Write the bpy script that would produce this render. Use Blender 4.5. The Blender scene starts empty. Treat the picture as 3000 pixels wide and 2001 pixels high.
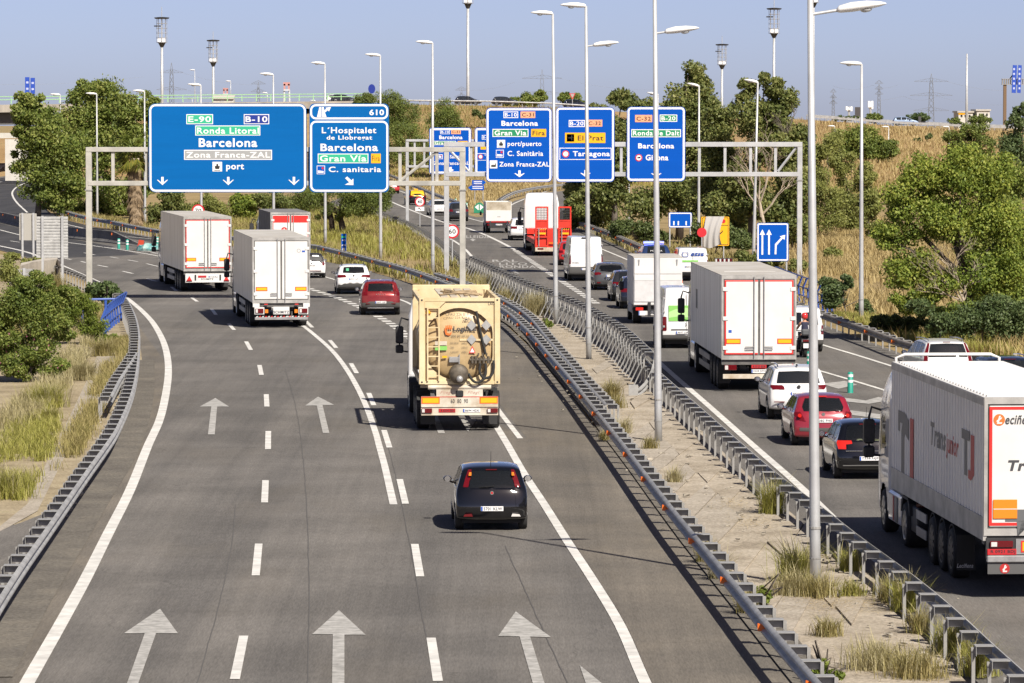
import bpy, math, random
import numpy as np
from mathutils import Vector, Matrix
SC = bpy.context.scene
COL = SC.collection
RND = random.Random(7)
NR = np.random.default_rng(11)
# ---------------------------------------------------------------- camera
FPX, CX, CY, CAMH = 13270.0, 1500.0, 1000.5, 9.7
PITCH = math.atan((1000.5 - 319.0) / FPX)
cam_d = bpy.data.cameras.new('camera'); cam = bpy.data.objects.new('camera', cam_d); COL.objects.link(cam)
cam.location = (0, 0, CAMH); cam.rotation_euler = (math.pi / 2 - PITCH, 0, 0)
cam_d.sensor_width = 36.0; cam_d.sensor_fit = 'HORIZONTAL'; cam_d.lens = 36.0 * FPX / 3000.0
cam_d.clip_start = 1.0; cam_d.clip_end = 20000.0
SC.camera = cam
# ---------------------------------------------------------------- sky, sun, exposure
SUN = Vector((0.49, -0.9, 1.0)).normalized()
W = bpy.data.worlds.new('World'); SC.world = W; W.use_nodes = True
nt = W.node_tree; nt.nodes.clear()
_o = nt.nodes.new('ShaderNodeOutputWorld'); _b = nt.nodes.new('ShaderNodeBackground'); _s = nt.nodes.new('ShaderNodeTexSky')
_s.sky_type = 'NISHITA'; _s.sun_disc = False
_s.sun_elevation = math.asin(SUN.z); _s.sun_rotation = math.atan2(SUN.x, SUN.y)
_s.air_density = 0.3; _s.dust_density = 0.6; _s.ozone_density = 2.0; _s.altitude = 0
_b.inputs[1].default_value = 0.076
_t = nt.nodes.new('ShaderNodeMixRGB'); _t.blend_type = 'MULTIPLY'; _t.inputs[0].default_value = 1.0; _t.inputs[2].default_value = (1.20, .985, .95, 1)
nt.links.new(_s.outputs[0], _t.inputs[1]); nt.links.new(_t.outputs[0], _b.inputs[0]); nt.links.new(_b.outputs[0], _o.inputs[0])
sl = bpy.data.lights.new('sun', 'SUN'); sl.energy = 4.3; sl.angle = math.radians(0.53); sl.color = (1.0, 0.93, 0.82)
so = bpy.data.objects.new('sun', sl); COL.objects.link(so)
so.rotation_euler = (-SUN).to_track_quat('-Z', 'Y').to_euler(); so.location = (60, -60, 120)
SC.view_settings.view_transform = 'Standard'; SC.view_settings.look = 'None'
SC.view_settings.exposure = 0.74; SC.view_settings.gamma = 1.0; SC.view_settings.use_curve_mapping = False
SC.cycles.use_denoising = True
SC.cycles.max_bounces = 6; SC.cycles.transparent_max_bounces = 8
SC.cycles.caustics_reflective = False; SC.cycles.caustics_refractive = False

# ---------------------------------------------------------------- measuring: photo pixel -> place
CP, SP = math.cos(PITCH), math.sin(PITCH)
def ray(px, py):
    u = (px - CX) / FPX; v = -(py - CY) / FPX
    return (u, CP + v * SP, -SP + v * CP)
def g(px, py, z=0.0):
    r = ray(px, py); t = (z - CAMH) / r[2]
    return (r[0] * t, r[1] * t, z)
def at(px, py, Y):
    r = ray(px, py); t = Y / r[1]
    return (r[0] * t, Y, CAMH + r[2] * t)
def gg(pts, z=0.0): return [g(x, y, z) for x, y in pts]
def smooth(pts, step=2.0):
    P = np.array([(p[0], p[1]) for p in pts], float); out = []
    for i in range(len(P) - 1):
        p0 = P[max(i - 1, 0)]; p1 = P[i]; p2 = P[i + 1]; p3 = P[min(i + 2, len(P) - 1)]
        n = max(1, int(np.linalg.norm(p2 - p1) / step))
        t1 = (p2 - p0); t2 = (p3 - p1); L = np.linalg.norm(p2 - p1)
        t1 = t1 / (np.linalg.norm(t1) + 1e-9) * L; t2 = t2 / (np.linalg.norm(t2) + 1e-9) * L
        for k in range(n):
            s = k / n
            out.append((2*s**3 - 3*s*s + 1) * p1 + (s**3 - 2*s*s + s) * t1 + (-2*s**3 + 3*s*s) * p2 + (s**3 - s*s) * t2)
    out.append(P[-1])
    return np.array(out)
def resample(P, step):
    P = np.asarray(P, float); d = np.r_[0, np.cumsum(np.linalg.norm(np.diff(P, axis=0), axis=1))]
    n = max(1, int(round(d[-1] / step))); s = np.linspace(0, d[-1], n + 1)
    return np.stack([np.interp(s, d, P[:, k]) for k in range(P.shape[1])], 1)
def normals2(P):
    T = np.gradient(P, axis=0); T /= np.linalg.norm(T, axis=1)[:, None] + 1e-9
    return np.stack([-T[:, 1], T[:, 0]], 1)          # left-hand normal
def offset(P, d): return P + normals2(P) * d

# ---------------------------------------------------------------- materials
MATS = {}
def mat(name, col=(.5,.5,.5), rough=.6, metal=0.0, var=0.0, vscale=3.0, bump=0.0, bscale=40.0, coat=0.0, emit=None, estr=0.0,
        col2=None, detail=6.0, stretch=None, spec=.5):
    if name in MATS: return MATS[name]
    m = bpy.data.materials.new(name); m.use_nodes = True; t = m.node_tree; n = t.nodes; l = t.links
    p = n['Principled BSDF']; p.inputs['Base Color'].default_value = (*col, 1); p.inputs['Roughness'].default_value = rough
    p.inputs['Metallic'].default_value = metal; p.inputs['Specular IOR Level'].default_value = spec
    if coat: p.inputs['Coat Weight'].default_value = coat; p.inputs['Coat Roughness'].default_value = .04
    if emit: p.inputs['Emission Color'].default_value = (*emit, 1); p.inputs['Emission Strength'].default_value = estr
    if var or col2 or bump:
        tc = n.new('ShaderNodeTexCoord'); src = tc.outputs['Object']
        if stretch:
            mp = n.new('ShaderNodeMapping'); mp.inputs['Scale'].default_value = stretch; l.new(src, mp.inputs[0]); src = mp.outputs[0]
    if var or col2:
        nz = n.new('ShaderNodeTexNoise'); nz.inputs['Scale'].default_value = vscale; nz.inputs['Detail'].default_value = detail
        nz.inputs['Roughness'].default_value = .65; l.new(src, nz.inputs['Vector'])
        rp = n.new('ShaderNodeValToRGB'); rp.color_ramp.elements[0].position = .36; rp.color_ramp.elements[1].position = .64
        a = col2 if col2 else tuple(c * (1 - var) for c in col); b = col if col2 else tuple(min(1, c * (1 + var * .6)) for c in col)
        rp.color_ramp.elements[0].color = (*a, 1); rp.color_ramp.elements[1].color = (*b, 1)
        l.new(nz.outputs[0], rp.inputs[0]); l.new(rp.outputs[0], p.inputs['Base Color'])
    if bump:
        nb = n.new('ShaderNodeTexNoise'); nb.inputs['Scale'].default_value = bscale; nb.inputs['Detail'].default_value = 4
        l.new(src, nb.inputs['Vector']); bm = n.new('ShaderNodeBump'); bm.inputs['Strength'].default_value = bump; bm.inputs['Distance'].default_value = .02
        l.new(nb.outputs[0], bm.inputs['Height']); l.new(bm.outputs[0], p.inputs['Normal'])
    MATS[name] = m; return m
def paint(name, col, rough=.32, metal=0.0, dust=.12):
    """vehicle paint: clear coat outside, dark trim on the inner side of the shell, thin uneven dust"""
    if name in MATS: return MATS[name]
    m = mat(name, col, rough, metal, coat=.9); t = m.node_tree; n = t.nodes; l = t.links; p = n['Principled BSDF']
    tc = n.new('ShaderNodeTexCoord'); nz = n.new('ShaderNodeTexNoise'); nz.inputs['Scale'].default_value = 2.2; nz.inputs['Detail'].default_value = 7
    l.new(tc.outputs['Object'], nz.inputs['Vector'])
    mr = n.new('ShaderNodeMapRange'); mr.inputs[1].default_value = .35; mr.inputs[2].default_value = .75; mr.inputs[3].default_value = 0; mr.inputs[4].default_value = dust
    l.new(nz.outputs[0], mr.inputs[0])
    mx = n.new('ShaderNodeMixRGB'); mx.inputs[1].default_value = (*col, 1); mx.inputs[2].default_value = (.30, .27, .22, 1); l.new(mr.outputs[0], mx.inputs[0])
    ge = n.new('ShaderNodeNewGeometry'); m2 = n.new('ShaderNodeMixRGB'); m2.inputs[2].default_value = (.02, .02, .022, 1)
    l.new(ge.outputs['Backfacing'], m2.inputs[0]); l.new(mx.outputs[0], m2.inputs[1]); l.new(m2.outputs[0], p.inputs['Base Color'])
    ad = n.new('ShaderNodeMath'); ad.operation = 'ADD'; ad.inputs[1].default_value = rough; l.new(mr.outputs[0], ad.inputs[0]); l.new(ad.outputs[0], p.inputs['Roughness'])
    return m
def glass(name, tint, opacity):
    if name in MATS: return MATS[name]
    m = bpy.data.materials.new(name); m.use_nodes = True; t = m.node_tree; n = t.nodes; l = t.links; n.clear()
    o = n.new('ShaderNodeOutputMaterial'); tr = n.new('ShaderNodeBsdfTransparent'); tr.inputs[0].default_value = (*tint, 1)
    gl = n.new('ShaderNodeBsdfGlossy'); gl.inputs[1].default_value = .03; df = n.new('ShaderNodeBsdfDiffuse'); df.inputs[0].default_value = (.02, .024, .028, 1)
    fr = n.new('ShaderNodeFresnel'); fr.inputs[0].default_value = 1.55
    m1 = n.new('ShaderNodeMixShader'); m1.inputs[0].default_value = opacity; l.new(tr.outputs[0], m1.inputs[1]); l.new(df.outputs[0], m1.inputs[2])
    m2 = n.new('ShaderNodeMixShader'); l.new(fr.outputs[0], m2.inputs[0]); l.new(m1.outputs[0], m2.inputs[1]); l.new(gl.outputs[0], m2.inputs[2])
    l.new(m2.outputs[0], o.inputs[0]); MATS[name] = m; return m
def leafmat(name, cols, trans=.42, rough=.55):
    if name in MATS: return MATS[name]
    m = bpy.data.materials.new(name); m.use_nodes = True; t = m.node_tree; n = t.nodes; l = t.links; n.clear()
    o = n.new('ShaderNodeOutputMaterial'); p = n.new('ShaderNodeBsdfPrincipled'); tl = n.new('ShaderNodeBsdfTranslucent')
    p.inputs['Roughness'].default_value = rough; p.inputs['Specular IOR Level'].default_value = .35
    ge = n.new('ShaderNodeNewGeometry'); rp = n.new('ShaderNodeValToRGB'); rp.color_ramp.interpolation = 'LINEAR'
    e = rp.color_ramp.elements
    while len(e) < len(cols): e.new(.5)
    for i, c in enumerate(cols): e[i].position = i / (len(cols) - 1); e[i].color = (*c, 1)
    tc = n.new('ShaderNodeTexCoord'); nz = n.new('ShaderNodeTexNoise'); nz.inputs['Scale'].default_value = .45; nz.inputs['Detail'].default_value = 2
    l.new(tc.outputs['Object'], nz.inputs['Vector'])
    mx = n.new('ShaderNodeMath'); mx.operation = 'MULTIPLY_ADD'; mx.inputs[1].default_value = .75; l.new(ge.outputs['Random Per Island'], mx.inputs[0])
    ms = n.new('ShaderNodeMath'); ms.operation = 'MULTIPLY_ADD'; ms.inputs[1].default_value = 1.2; ms.inputs[2].default_value = -.48; l.new(nz.outputs[0], ms.inputs[0])
    l.new(ms.outputs[0], mx.inputs[2]); l.new(mx.outputs[0], rp.inputs[0])
    l.new(rp.outputs[0], p.inputs['Base Color']); l.new(rp.outputs[0], tl.inputs[0])
    m1 = n.new('ShaderNodeMixShader'); m1.inputs[0].default_value = trans; l.new(p.outputs[0], m1.inputs[1]); l.new(tl.outputs[0], m1.inputs[2])
    l.new(m1.outputs[0], o.inputs[0]); MATS[name] = m; return m

# ---------------------------------------------------------------- objects
def link(name, me, m=None, parent=None, loc=None, rot=None):
    o = bpy.data.objects.new(name, me); COL.objects.link(o)
    if m is not None and me is not None and not me.materials: me.materials.append(m)
    if parent is not None: o.parent = parent
    if loc is not None: o.location = loc
    if rot is not None: o.rotation_euler = rot
    return o
def tag(o, label=None, cat=None, group=None, kind=None):
    if label: o['label'] = label
    if cat: o['category'] = cat
    if group: o['group'] = group
    if kind: o['kind'] = kind
    return o
def empty(name, loc=(0,0,0), rz=0.0, label=None, cat=None, group=None):
    o = bpy.data.objects.new(name, None); COL.objects.link(o); o.location = loc; o.rotation_euler = (0, 0, rz); o.empty_display_size = .2
    return tag(o, label, cat, group)
def copy_tree(o, parent=None):
    c = o.copy(); COL.objects.link(c); c.parent = parent
    if parent is not None: c.matrix_parent_inverse = o.matrix_parent_inverse.copy()
    for ch in list(o.children): copy_tree(ch, c)
    return c
def mesh(name, V, F, sm=False):
    me = bpy.data.meshes.new(name)
    V = np.asarray(V, float)
    if isinstance(F, np.ndarray):
        nf, k = F.shape
        me.vertices.add(len(V)); me.vertices.foreach_set('co', V.ravel())
        me.loops.add(nf * k); me.loops.foreach_set('vertex_index', F.ravel().astype(np.int32))
        me.polygons.add(nf); me.polygons.foreach_set('loop_start', np.arange(0, nf * k, k, dtype=np.int32))
        me.update(calc_edges=True)
    else:
        me.from_pydata([tuple(v) for v in V], [], [tuple(f) for f in F]); me.update()
    if sm: me.polygons.foreach_set('use_smooth', np.ones(len(me.polygons), bool))
    return me
class MB:
    def __init__(s): s.v = []; s.f = []
    def add(s, V, F):
        b = len(s.v); s.v += [tuple(p) for p in V]; s.f += [tuple(i + b for i in q) for q in F]; return s
    def box(s, c, d, R=None):
        V = [Vector((sx * d[0] / 2, sy * d[1] / 2, sz * d[2] / 2)) for sx in (-1, 1) for sy in (-1, 1) for sz in (-1, 1)]
        if R is not None: V = [R @ p for p in V]
        V = [(p.x + c[0], p.y + c[1], p.z + c[2]) for p in V]
        return s.add(V, [(0,1,3,2),(4,6,7,5),(0,4,5,1),(2,3,7,6),(0,2,6,4),(1,5,7,3)])
    def bx(s, x0, x1, y0, y1, z0, z1): return s.box(((x0+x1)/2, (y0+y1)/2, (z0+z1)/2), (abs(x1-x0), abs(y1-y0), abs(z1-z0)))
    def bbox(s, x0, x1, y0, y1, z0, z1, b=.02):
        """box with chamfered edges"""
        V = []; F = []
        for (dx, dy, dz) in ((b, b, 0), (b, 0, b), (0, b, b)): pass
        X = (x0, x1); Y = (y0, y1); Z = (z0, z1); idx = {}
        for i in (0, 1):
            for j in (0, 1):
                for k in (0, 1):
                    si = 1 - 2*i; sj = 1 - 2*j; sk = 1 - 2*k
                    for a, (ox, oy, oz) in enumerate(((0, b, b), (b, 0, b), (b, b, 0))):
                        idx[i, j, k, a] = len(V); V.append((X[i] + si*ox, Y[j] + sj*oy, Z[k] + sk*oz))
        for i in (0, 1): F.append(tuple(idx[i, j, k, 0] for j, k in ((0,0),(0,1),(1,1),(1,0))))
        for j in (0, 1): F.append(tuple(idx[i, j, k, 1] for i, k in ((0,0),(1,0),(1,1),(0,1))))
        for k in (0, 1): F.append(tuple(idx[i, j, k, 2] for i, j in ((0,0),(0,1),(1,1),(1,0))))
        for i in (0, 1):
            for j in (0, 1): F.append((idx[i,j,0,0], idx[i,j,0,1], idx[i,j,1,1], idx[i,j,1,0]))
            for k in (0, 1): F.append((idx[i,0,k,0], idx[i,0,k,2], idx[i,1,k,2], idx[i,1,k,0]))
        for j in (0, 1):
            for k in (0, 1): F.append((idx[0,j,k,1], idx[0,j,k,2], idx[1,j,k,2], idx[1,j,k,1]))
        for q in idx:
            if q[3] == 0: F.append((idx[q], idx[q[:3] + (1,)], idx[q[:3] + (2,)]))
        return s.add(V, F)
    def cyl(s, p0, p1, r0, r1=None, n=10, cap=True):
        r1 = r0 if r1 is None else r1
        p0 = Vector(p0); p1 = Vector(p1); d = (p1 - p0).normalized()
        a = d.orthogonal().normalized(); b = d.cross(a); V = []; F = []
        for p, r in ((p0, r0), (p1, r1)):
            for i in range(n):
                w = 2 * math.pi * i / n; V.append(p + (a * math.cos(w) + b * math.sin(w)) * r)
        F = [(i, (i + 1) % n, n + (i + 1) % n, n + i) for i in range(n)]
        if cap: F += [tuple(range(n))[::-1], tuple(range(n, 2 * n))]
        return s.add(V, F)
    def tube(s, path, r, n=8, cap=True):
        path = [Vector(p) for p in path]; rs = r if isinstance(r, (list, tuple)) else [r] * len(path)
        V = []; F = []; a = None
        for i, p in enumerate(path):
            d = (path[min(i + 1, len(path) - 1)] - path[max(i - 1, 0)]).normalized()
            a = d.orthogonal().normalized() if a is None else (a - d * a.dot(d)).normalized()
            b = d.cross(a)
            V += [p + (a * math.cos(2*math.pi*k/n) + b * math.sin(2*math.pi*k/n)) * rs[i] for k in range(n)]
        for i in range(len(path) - 1):
            F += [(i*n+k, i*n+(k+1) % n, (i+1)*n+(k+1) % n, (i+1)*n+k) for k in range(n)]
        if cap: F += [tuple(range(n))[::-1], tuple(range((len(path)-1)*n, len(path)*n))]
        return s.add(V, F)
    def prism(s, poly, y0, y1):
        """polygon in x,z extruded in y"""
        n = len(poly); V = [(x, y0, z) for x, z in poly] + [(x, y1, z) for x, z in poly]
        return s.add(V, [tuple(range(n)), tuple(range(n, 2*n))[::-1]] + [(i, n + i, n + (i+1) % n, (i+1) % n) for i in range(n)])
    def prism_x(s, poly, x0, x1):
        """polygon in y,z extruded in x"""
        n = len(poly); V = [(x0, y, z) for y, z in poly] + [(x1, y, z) for y, z in poly]
        return s.add(V, [tuple(range(n))[::-1], tuple(range(n, 2*n))] + [(i, (i+1) % n, n + (i+1) % n, n + i) for i in range(n)])
    def prism_z(s, poly, z0, z1):
        n = len(poly); V = [(x, y, z0) for x, y in poly] + [(x, y, z1) for x, y in poly]
        return s.add(V, [tuple(range(n))[::-1], tuple(range(n, 2*n))] + [(i, (i+1) % n, n + (i+1) % n, n + i) for i in range(n)])
    def lathe(s, prof, n=16, c=(0,0,0), axis='z', close=False):
        V = []; F = []; m = len(prof)
        for r, h in prof:
            for i in range(n):
                w = 2*math.pi*i/n; x = r*math.cos(w); y = r*math.sin(w)
                V.append((c[0]+x, c[1]+y, c[2]+h) if axis == 'z' else (c[0]+h, c[1]+x, c[2]+y))
        for j in range(m - 1): F += [(j*n+i, j*n+(i+1) % n, (j+1)*n+(i+1) % n, (j+1)*n+i) for i in range(n)]
        if close: F += [tuple(range(n))[::-1], tuple(range((m-1)*n, m*n))]
        return s.add(V, F)
    def mesh(s, name, sm=False): return mesh(name, s.v, s.f, sm)
    def build(s, name, m, parent=None, sm=False, loc=None, rot=None):
        return link(name, mesh(name, s.v, s.f, sm), m, parent, loc, rot)
def text_mesh(txt, bold=0.0, shear=0.0, spacing=1.0):
    cu = bpy.data.curves.new('t', 'FONT'); cu.body = txt; cu.offset = bold; cu.shear = shear; cu.space_character = spacing; cu.resolution_u = 3
    ob = bpy.data.objects.new('t', cu); me = bpy.data.meshes.new_from_object(ob)
    n = len(me.vertices); co = np.empty(n * 3); me.vertices.foreach_get('co', co); co = co.reshape(-1, 3)
    F = [tuple(p.vertices) for p in me.polygons]
    bpy.data.objects.remove(ob); bpy.data.curves.remove(cu); bpy.data.meshes.remove(me)
    return co[:, :2], F
def lettering(txt, x0, x1, z0, z1, y, m, parent, bold=.012, shear=0.0, spacing=1.06, name='lettering', plane='xz', flip=False):
    """text whose ink fills the box x0..x1, z0..z1 on the plane at y (faces -y); plane 'yz' lies on a side wall at x=y"""
    P, F = text_mesh(txt, bold, shear, spacing)
    lo = P.min(0); hi = P.max(0); Q = (P - lo) / (hi - lo)
    A = x0 + Q[:, 0] * (x1 - x0); B = z0 + Q[:, 1] * (z1 - z0); C = np.full(len(A), y)
    V = np.stack([A, C, B], 1) if plane == 'xz' else (np.stack([C, A, B], 1) if plane == 'yz' else np.stack([A, B, C], 1))
    return link(name, mesh(name, V, F), m, parent)
def flat(name, poly, y, m, parent):
    """thin plate outline in x,z facing -y"""
    return MB().prism(poly, y, y + .004).build(name, m, parent)
def rrect(x0, x1, z0, z1, r, n=5):
    out = []
    for cx, cz, a in ((x1-r, z1-r, 0), (x0+r, z1-r, 90), (x0+r, z0+r, 180), (x1-r, z0+r, 270)):
        for k in range(n + 1):
            w = math.radians(a + 90 * k / n); out.append((cx + r*math.cos(w), cz + r*math.sin(w)))
    return out
def ring(outer, inner, y, name, m, parent):
    n = len(outer); V = [(x, y, z) for x, z in outer] + [(x, y, z) for x, z in inner]
    return link(name, mesh(name, V, [(i, (i+1) % n, n + (i+1) % n, n + i) for i in range(n)]), m, parent)
def circle(cx, cz, r, n=20): return [(cx + r*math.cos(2*math.pi*k/n), cz + r*math.sin(2*math.pi*k/n)) for k in range(n)]

# shared materials
WHITE = mat('white_paint', (.78,.78,.77), .45)
def M_(n): return MATS[n]
mat('road_paint', (.62,.61,.58), .75, var=.22, vscale=1.6, detail=9)
mat('worn_paint', (.46,.45,.43), .8, col2=(.24,.235,.22), vscale=3.5, detail=10)
mat('galvanised', (.36,.36,.355), .55, .2, var=.25, vscale=2.0)
mat('galvanised_dull', (.31,.305,.295), .65, .1, var=.3, vscale=2.5)
mat('galvanised_worn', (.27,.245,.215), .7, .15, var=.35, vscale=1.5)
mat('galvanised_bright', (.47,.475,.47), .5, .15, var=.2)
mat('pole_steel', (.50,.51,.52), .5, .35, var=.15, vscale=1.2)
mat('gantry_steel', (.44,.43,.39), .6, .1, var=.25, vscale=.8)
mat('lamp_white', (.82,.82,.81), .35)
mat('lamp_glass', (.55,.57,.58), .15)
mat('black_plastic', (.022,.022,.024), .45)
mat('dark_metal', (.05,.05,.053), .5, .3, var=.3)
mat('rubber', (.024,.024,.024), .85, var=.3, vscale=9)
mat('rim_silver', (.45,.46,.47), .3, .8)
mat('rim_dark', (.10,.10,.105), .4, .5)
mat('chrome', (.75,.75,.76), .12, 1.0)
mat('plate_white', (.78,.78,.78), .4)
mat('plate_ink', (.02,.02,.025), .5)
mat('plate_blue', (.02,.09,.42), .4)
mat('plate_red', (.45,.02,.025), .4)
mat('lamp_red', (.115,.003,.006), .12, coat=.6)
mat('lamp_red_lit', (.30,.008,.008), .12, coat=.6, emit=(1,.04,.015), estr=.28)
mat('lamp_orange', (.75,.22,.02), .15, coat=.5)
mat('lamp_clear', (.62,.6,.58), .1, coat=.5)
mat('reflex_yellow', (.85,.42,.01), .4)
mat('reflex_red', (.62,.03,.025), .4)
mat('reflex_orange', (.8,.16,.015), .4)
mat('interior_dark', (.018,.018,.02), .8)
mat('seat_dark', (.03,.03,.033), .8)
mat('wiper_black', (.012,.012,.012), .4)
glass('glass_clear', (.62,.68,.66), .25)
glass('glass_tint', (.42,.45,.45), .38)
glass('glass_dark', (.20,.22,.23), .62)
# ================================================================ materials of the ground
def asphalt(name, c0, c1, dirt=(.16,.135,.10), dirt_amt=.25):
    m = bpy.data.materials.new(name); m.use_nodes = True; t = m.node_tree; n = t.nodes; l = t.links; p = n['Principled BSDF']
    p.inputs['Roughness'].default_value = .85; p.inputs['Specular IOR Level'].default_value = .25
    tc = n.new('ShaderNodeTexCoord')
    def noise(scale, detail, st=None, rough=.6):
        z = n.new('ShaderNodeTexNoise'); z.inputs['Scale'].default_value = scale; z.inputs['Detail'].default_value = detail; z.inputs['Roughness'].default_value = rough
        if st:
            mp = n.new('ShaderNodeMapping'); mp.inputs['Scale'].default_value = st; mp.inputs['Rotation'].default_value = (0, 0, -.045); l.new(tc.outputs['Object'], mp.inputs[0]); l.new(mp.outputs[0], z.inputs['Vector'])
        else: l.new(tc.outputs['Object'], z.inputs['Vector'])
        return z.outputs[0]
    def ramp(f, a, b, ca, cb):
        r = n.new('ShaderNodeValToRGB'); r.color_ramp.elements[0].position = a; r.color_ramp.elements[1].position = b
        r.color_ramp.elements[0].color = (*ca, 1); r.color_ramp.elements[1].color = (*cb, 1); l.new(f, r.inputs[0]); return r.outputs[0]
    def mix(a, b, fac=None, mode='MIX', v=1.0):
        x = n.new('ShaderNodeMixRGB'); x.blend_type = mode; x.inputs[0].default_value = v
        if fac is not None: l.new(fac, x.inputs[0])
        l.new(a, x.inputs[1]); l.new(b, x.inputs[2]); return x.outputs[0]
    grain = ramp(noise(34, 3), .3, .72, (.70,.70,.70), (1.22,1.22,1.22))
    patch = ramp(noise(.22, 5), .38, .66, c0, c1)
    lane = ramp(noise(1.0, 3, (.62, .014, 1), .5), .36, .62, (.83,.835,.84), (1.10,1.095,1.08))
    fine = ramp(noise(1.0, 6, (5, .12, 1), .7), .40, .60, (.93,.93,.93), (1.05,1.05,1.05))
    dst = ramp(noise(.35, 7, (1, .25, 1)), .52, .78, (0,0,0), (dirt_amt,)*3)
    col = mix(patch, grain, mode='MULTIPLY'); col = mix(col, lane, mode='MULTIPLY'); col = mix(col, fine, mode='MULTIPLY'); agg = ramp(noise(1.0, 2, (30, 2.2, 1), .5), .3, .7, (.84,.84,.84), (1.15,1.15,1.15)); col = mix(col, agg, mode='MULTIPLY')
    dd = n.new('ShaderNodeRGB'); dd.outputs[0].default_value = (*dirt, 1)
    col = mix(col, dd.outputs[0], fac=dst)
    vo = n.new('ShaderNodeTexVoronoi'); vo.feature = 'DISTANCE_TO_EDGE'; vo.inputs['Scale'].default_value = .16
    wz = n.new('ShaderNodeTexNoise'); wz.inputs['Scale'].default_value = .8; wz.inputs['Detail'].default_value = 5; l.new(tc.outputs['Object'], wz.inputs['Vector'])
    va = n.new('ShaderNodeMixRGB'); va.blend_type = 'ADD'; va.inputs[0].default_value = 2.6; l.new(tc.outputs['Object'], va.inputs[1]); l.new(wz.outputs[1], va.inputs[2])
    l.new(va.outputs[0], vo.inputs['Vector'])
    ck = ramp(vo.outputs['Distance'], .001, .0035, (.62,.62,.62), (1,1,1)); col = mix(col, ck, mode='MULTIPLY', v=.55)
    l.new(col, p.inputs['Base Color'])
    b = n.new('ShaderNodeBump'); b.inputs['Strength'].default_value = .35; b.inputs['Distance'].default_value = .01; l.new(noise(60, 2), b.inputs['Height']); l.new(b.outputs[0], p.inputs['Normal'])
    MATS[name] = m; return m
asphalt('asphalt_worn', (.130,.122,.113), (.172,.161,.149))
asphalt('asphalt_shoulder', (.138,.125,.108), (.188,.167,.140), (.21,.175,.125), .45)
asphalt('asphalt_new', (.050,.050,.054), (.066,.065,.068), dirt_amt=.12)
asphalt('asphalt_pale', (.16,.155,.145), (.22,.21,.195))
def soil(name, cols, scale=.25, det=8):
    m = bpy.data.materials.new(name); m.use_nodes = True; t = m.node_tree; n = t.nodes; l = t.links; p = n['Principled BSDF']
    p.inputs['Roughness'].default_value = .95; p.inputs['Specular IOR Level'].default_value = .1
    tc = n.new('ShaderNodeTexCoord'); z = n.new('ShaderNodeTexNoise'); z.inputs['Scale'].default_value = scale; z.inputs['Detail'].default_value = det; z.inputs['Roughness'].default_value = .68
    l.new(tc.outputs['Object'], z.inputs['Vector']); r = n.new('ShaderNodeValToRGB'); e = r.color_ramp.elements
    while len(e) < len(cols): e.new(.5)
    for i, c in enumerate(cols): e[i].position = .28 + .46 * i / (len(cols) - 1); e[i].color = (*c, 1)
    l.new(z.outputs[0], r.inputs[0])
    z2 = n.new('ShaderNodeTexNoise'); z2.inputs['Scale'].default_value = 12; z2.inputs['Detail'].default_value = 5; l.new(tc.outputs['Object'], z2.inputs['Vector'])
    r2 = n.new('ShaderNodeValToRGB'); r2.color_ramp.elements[0].position = .3; r2.color_ramp.elements[1].position = .7
    r2.color_ramp.elements[0].color = (.74,.74,.74,1); r2.color_ramp.elements[1].color = (1.18,1.18,1.18,1); l.new(z2.outputs[0], r2.inputs[0])
    x = n.new('ShaderNodeMixRGB'); x.blend_type = 'MULTIPLY'; x.inputs[0].default_value = 1; l.new(r.outputs[0], x.inputs[1]); l.new(r2.outputs[0], x.inputs[2])
    l.new(x.outputs[0], p.inputs['Base Color'])
    b = n.new('ShaderNodeBump'); b.inputs['Strength'].default_value = .7; b.inputs['Distance'].default_value = .06; l.new(z2.outputs[0], b.inputs['Height']); l.new(b.outputs[0], p.inputs['Normal'])
    MATS[name] = m; return m
soil('dry_field', [(.17,.13,.07), (.27,.205,.105), (.33,.25,.13), (.22,.20,.085)], .12)
soil('verge_soil', [(.17,.14,.09), (.29,.24,.16), (.38,.32,.22), (.24,.22,.11)], .5)
soil('median_soil', [(.20,.17,.13), (.33,.285,.225), (.42,.37,.30), (.46,.41,.34)], .45)
soil('median_concrete', [(.27,.235,.19), (.37,.33,.275), (.44,.395,.335)], .8)
soil('gravel_dark', [(.11,.10,.09), (.15,.138,.12), (.20,.18,.15)], .5, 4)
soil('slope_grass', [(.19,.12,.055), (.31,.205,.10), (.36,.25,.125), (.15,.14,.06)], .09)
mat('concrete', (.44,.40,.34), .85, var=.22, vscale=.7, bump=.3, bscale=14)
mat('concrete_dark', (.16,.155,.15), .85, var=.35, vscale=.9)
mat('concrete_light', (.56,.54,.49), .8, var=.15, vscale=.5)

def sheet(name, pts, z, m, parent=None, kind='structure'):
    me = mesh(name, [(p[0], p[1], z) for p in pts], [tuple(range(len(pts)))])
    if me.polygons[0].normal.z < 0: me.flip_normals()
    o = link(name, me, m, parent)
    if parent is None and kind: o['kind'] = kind
    return o
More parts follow.
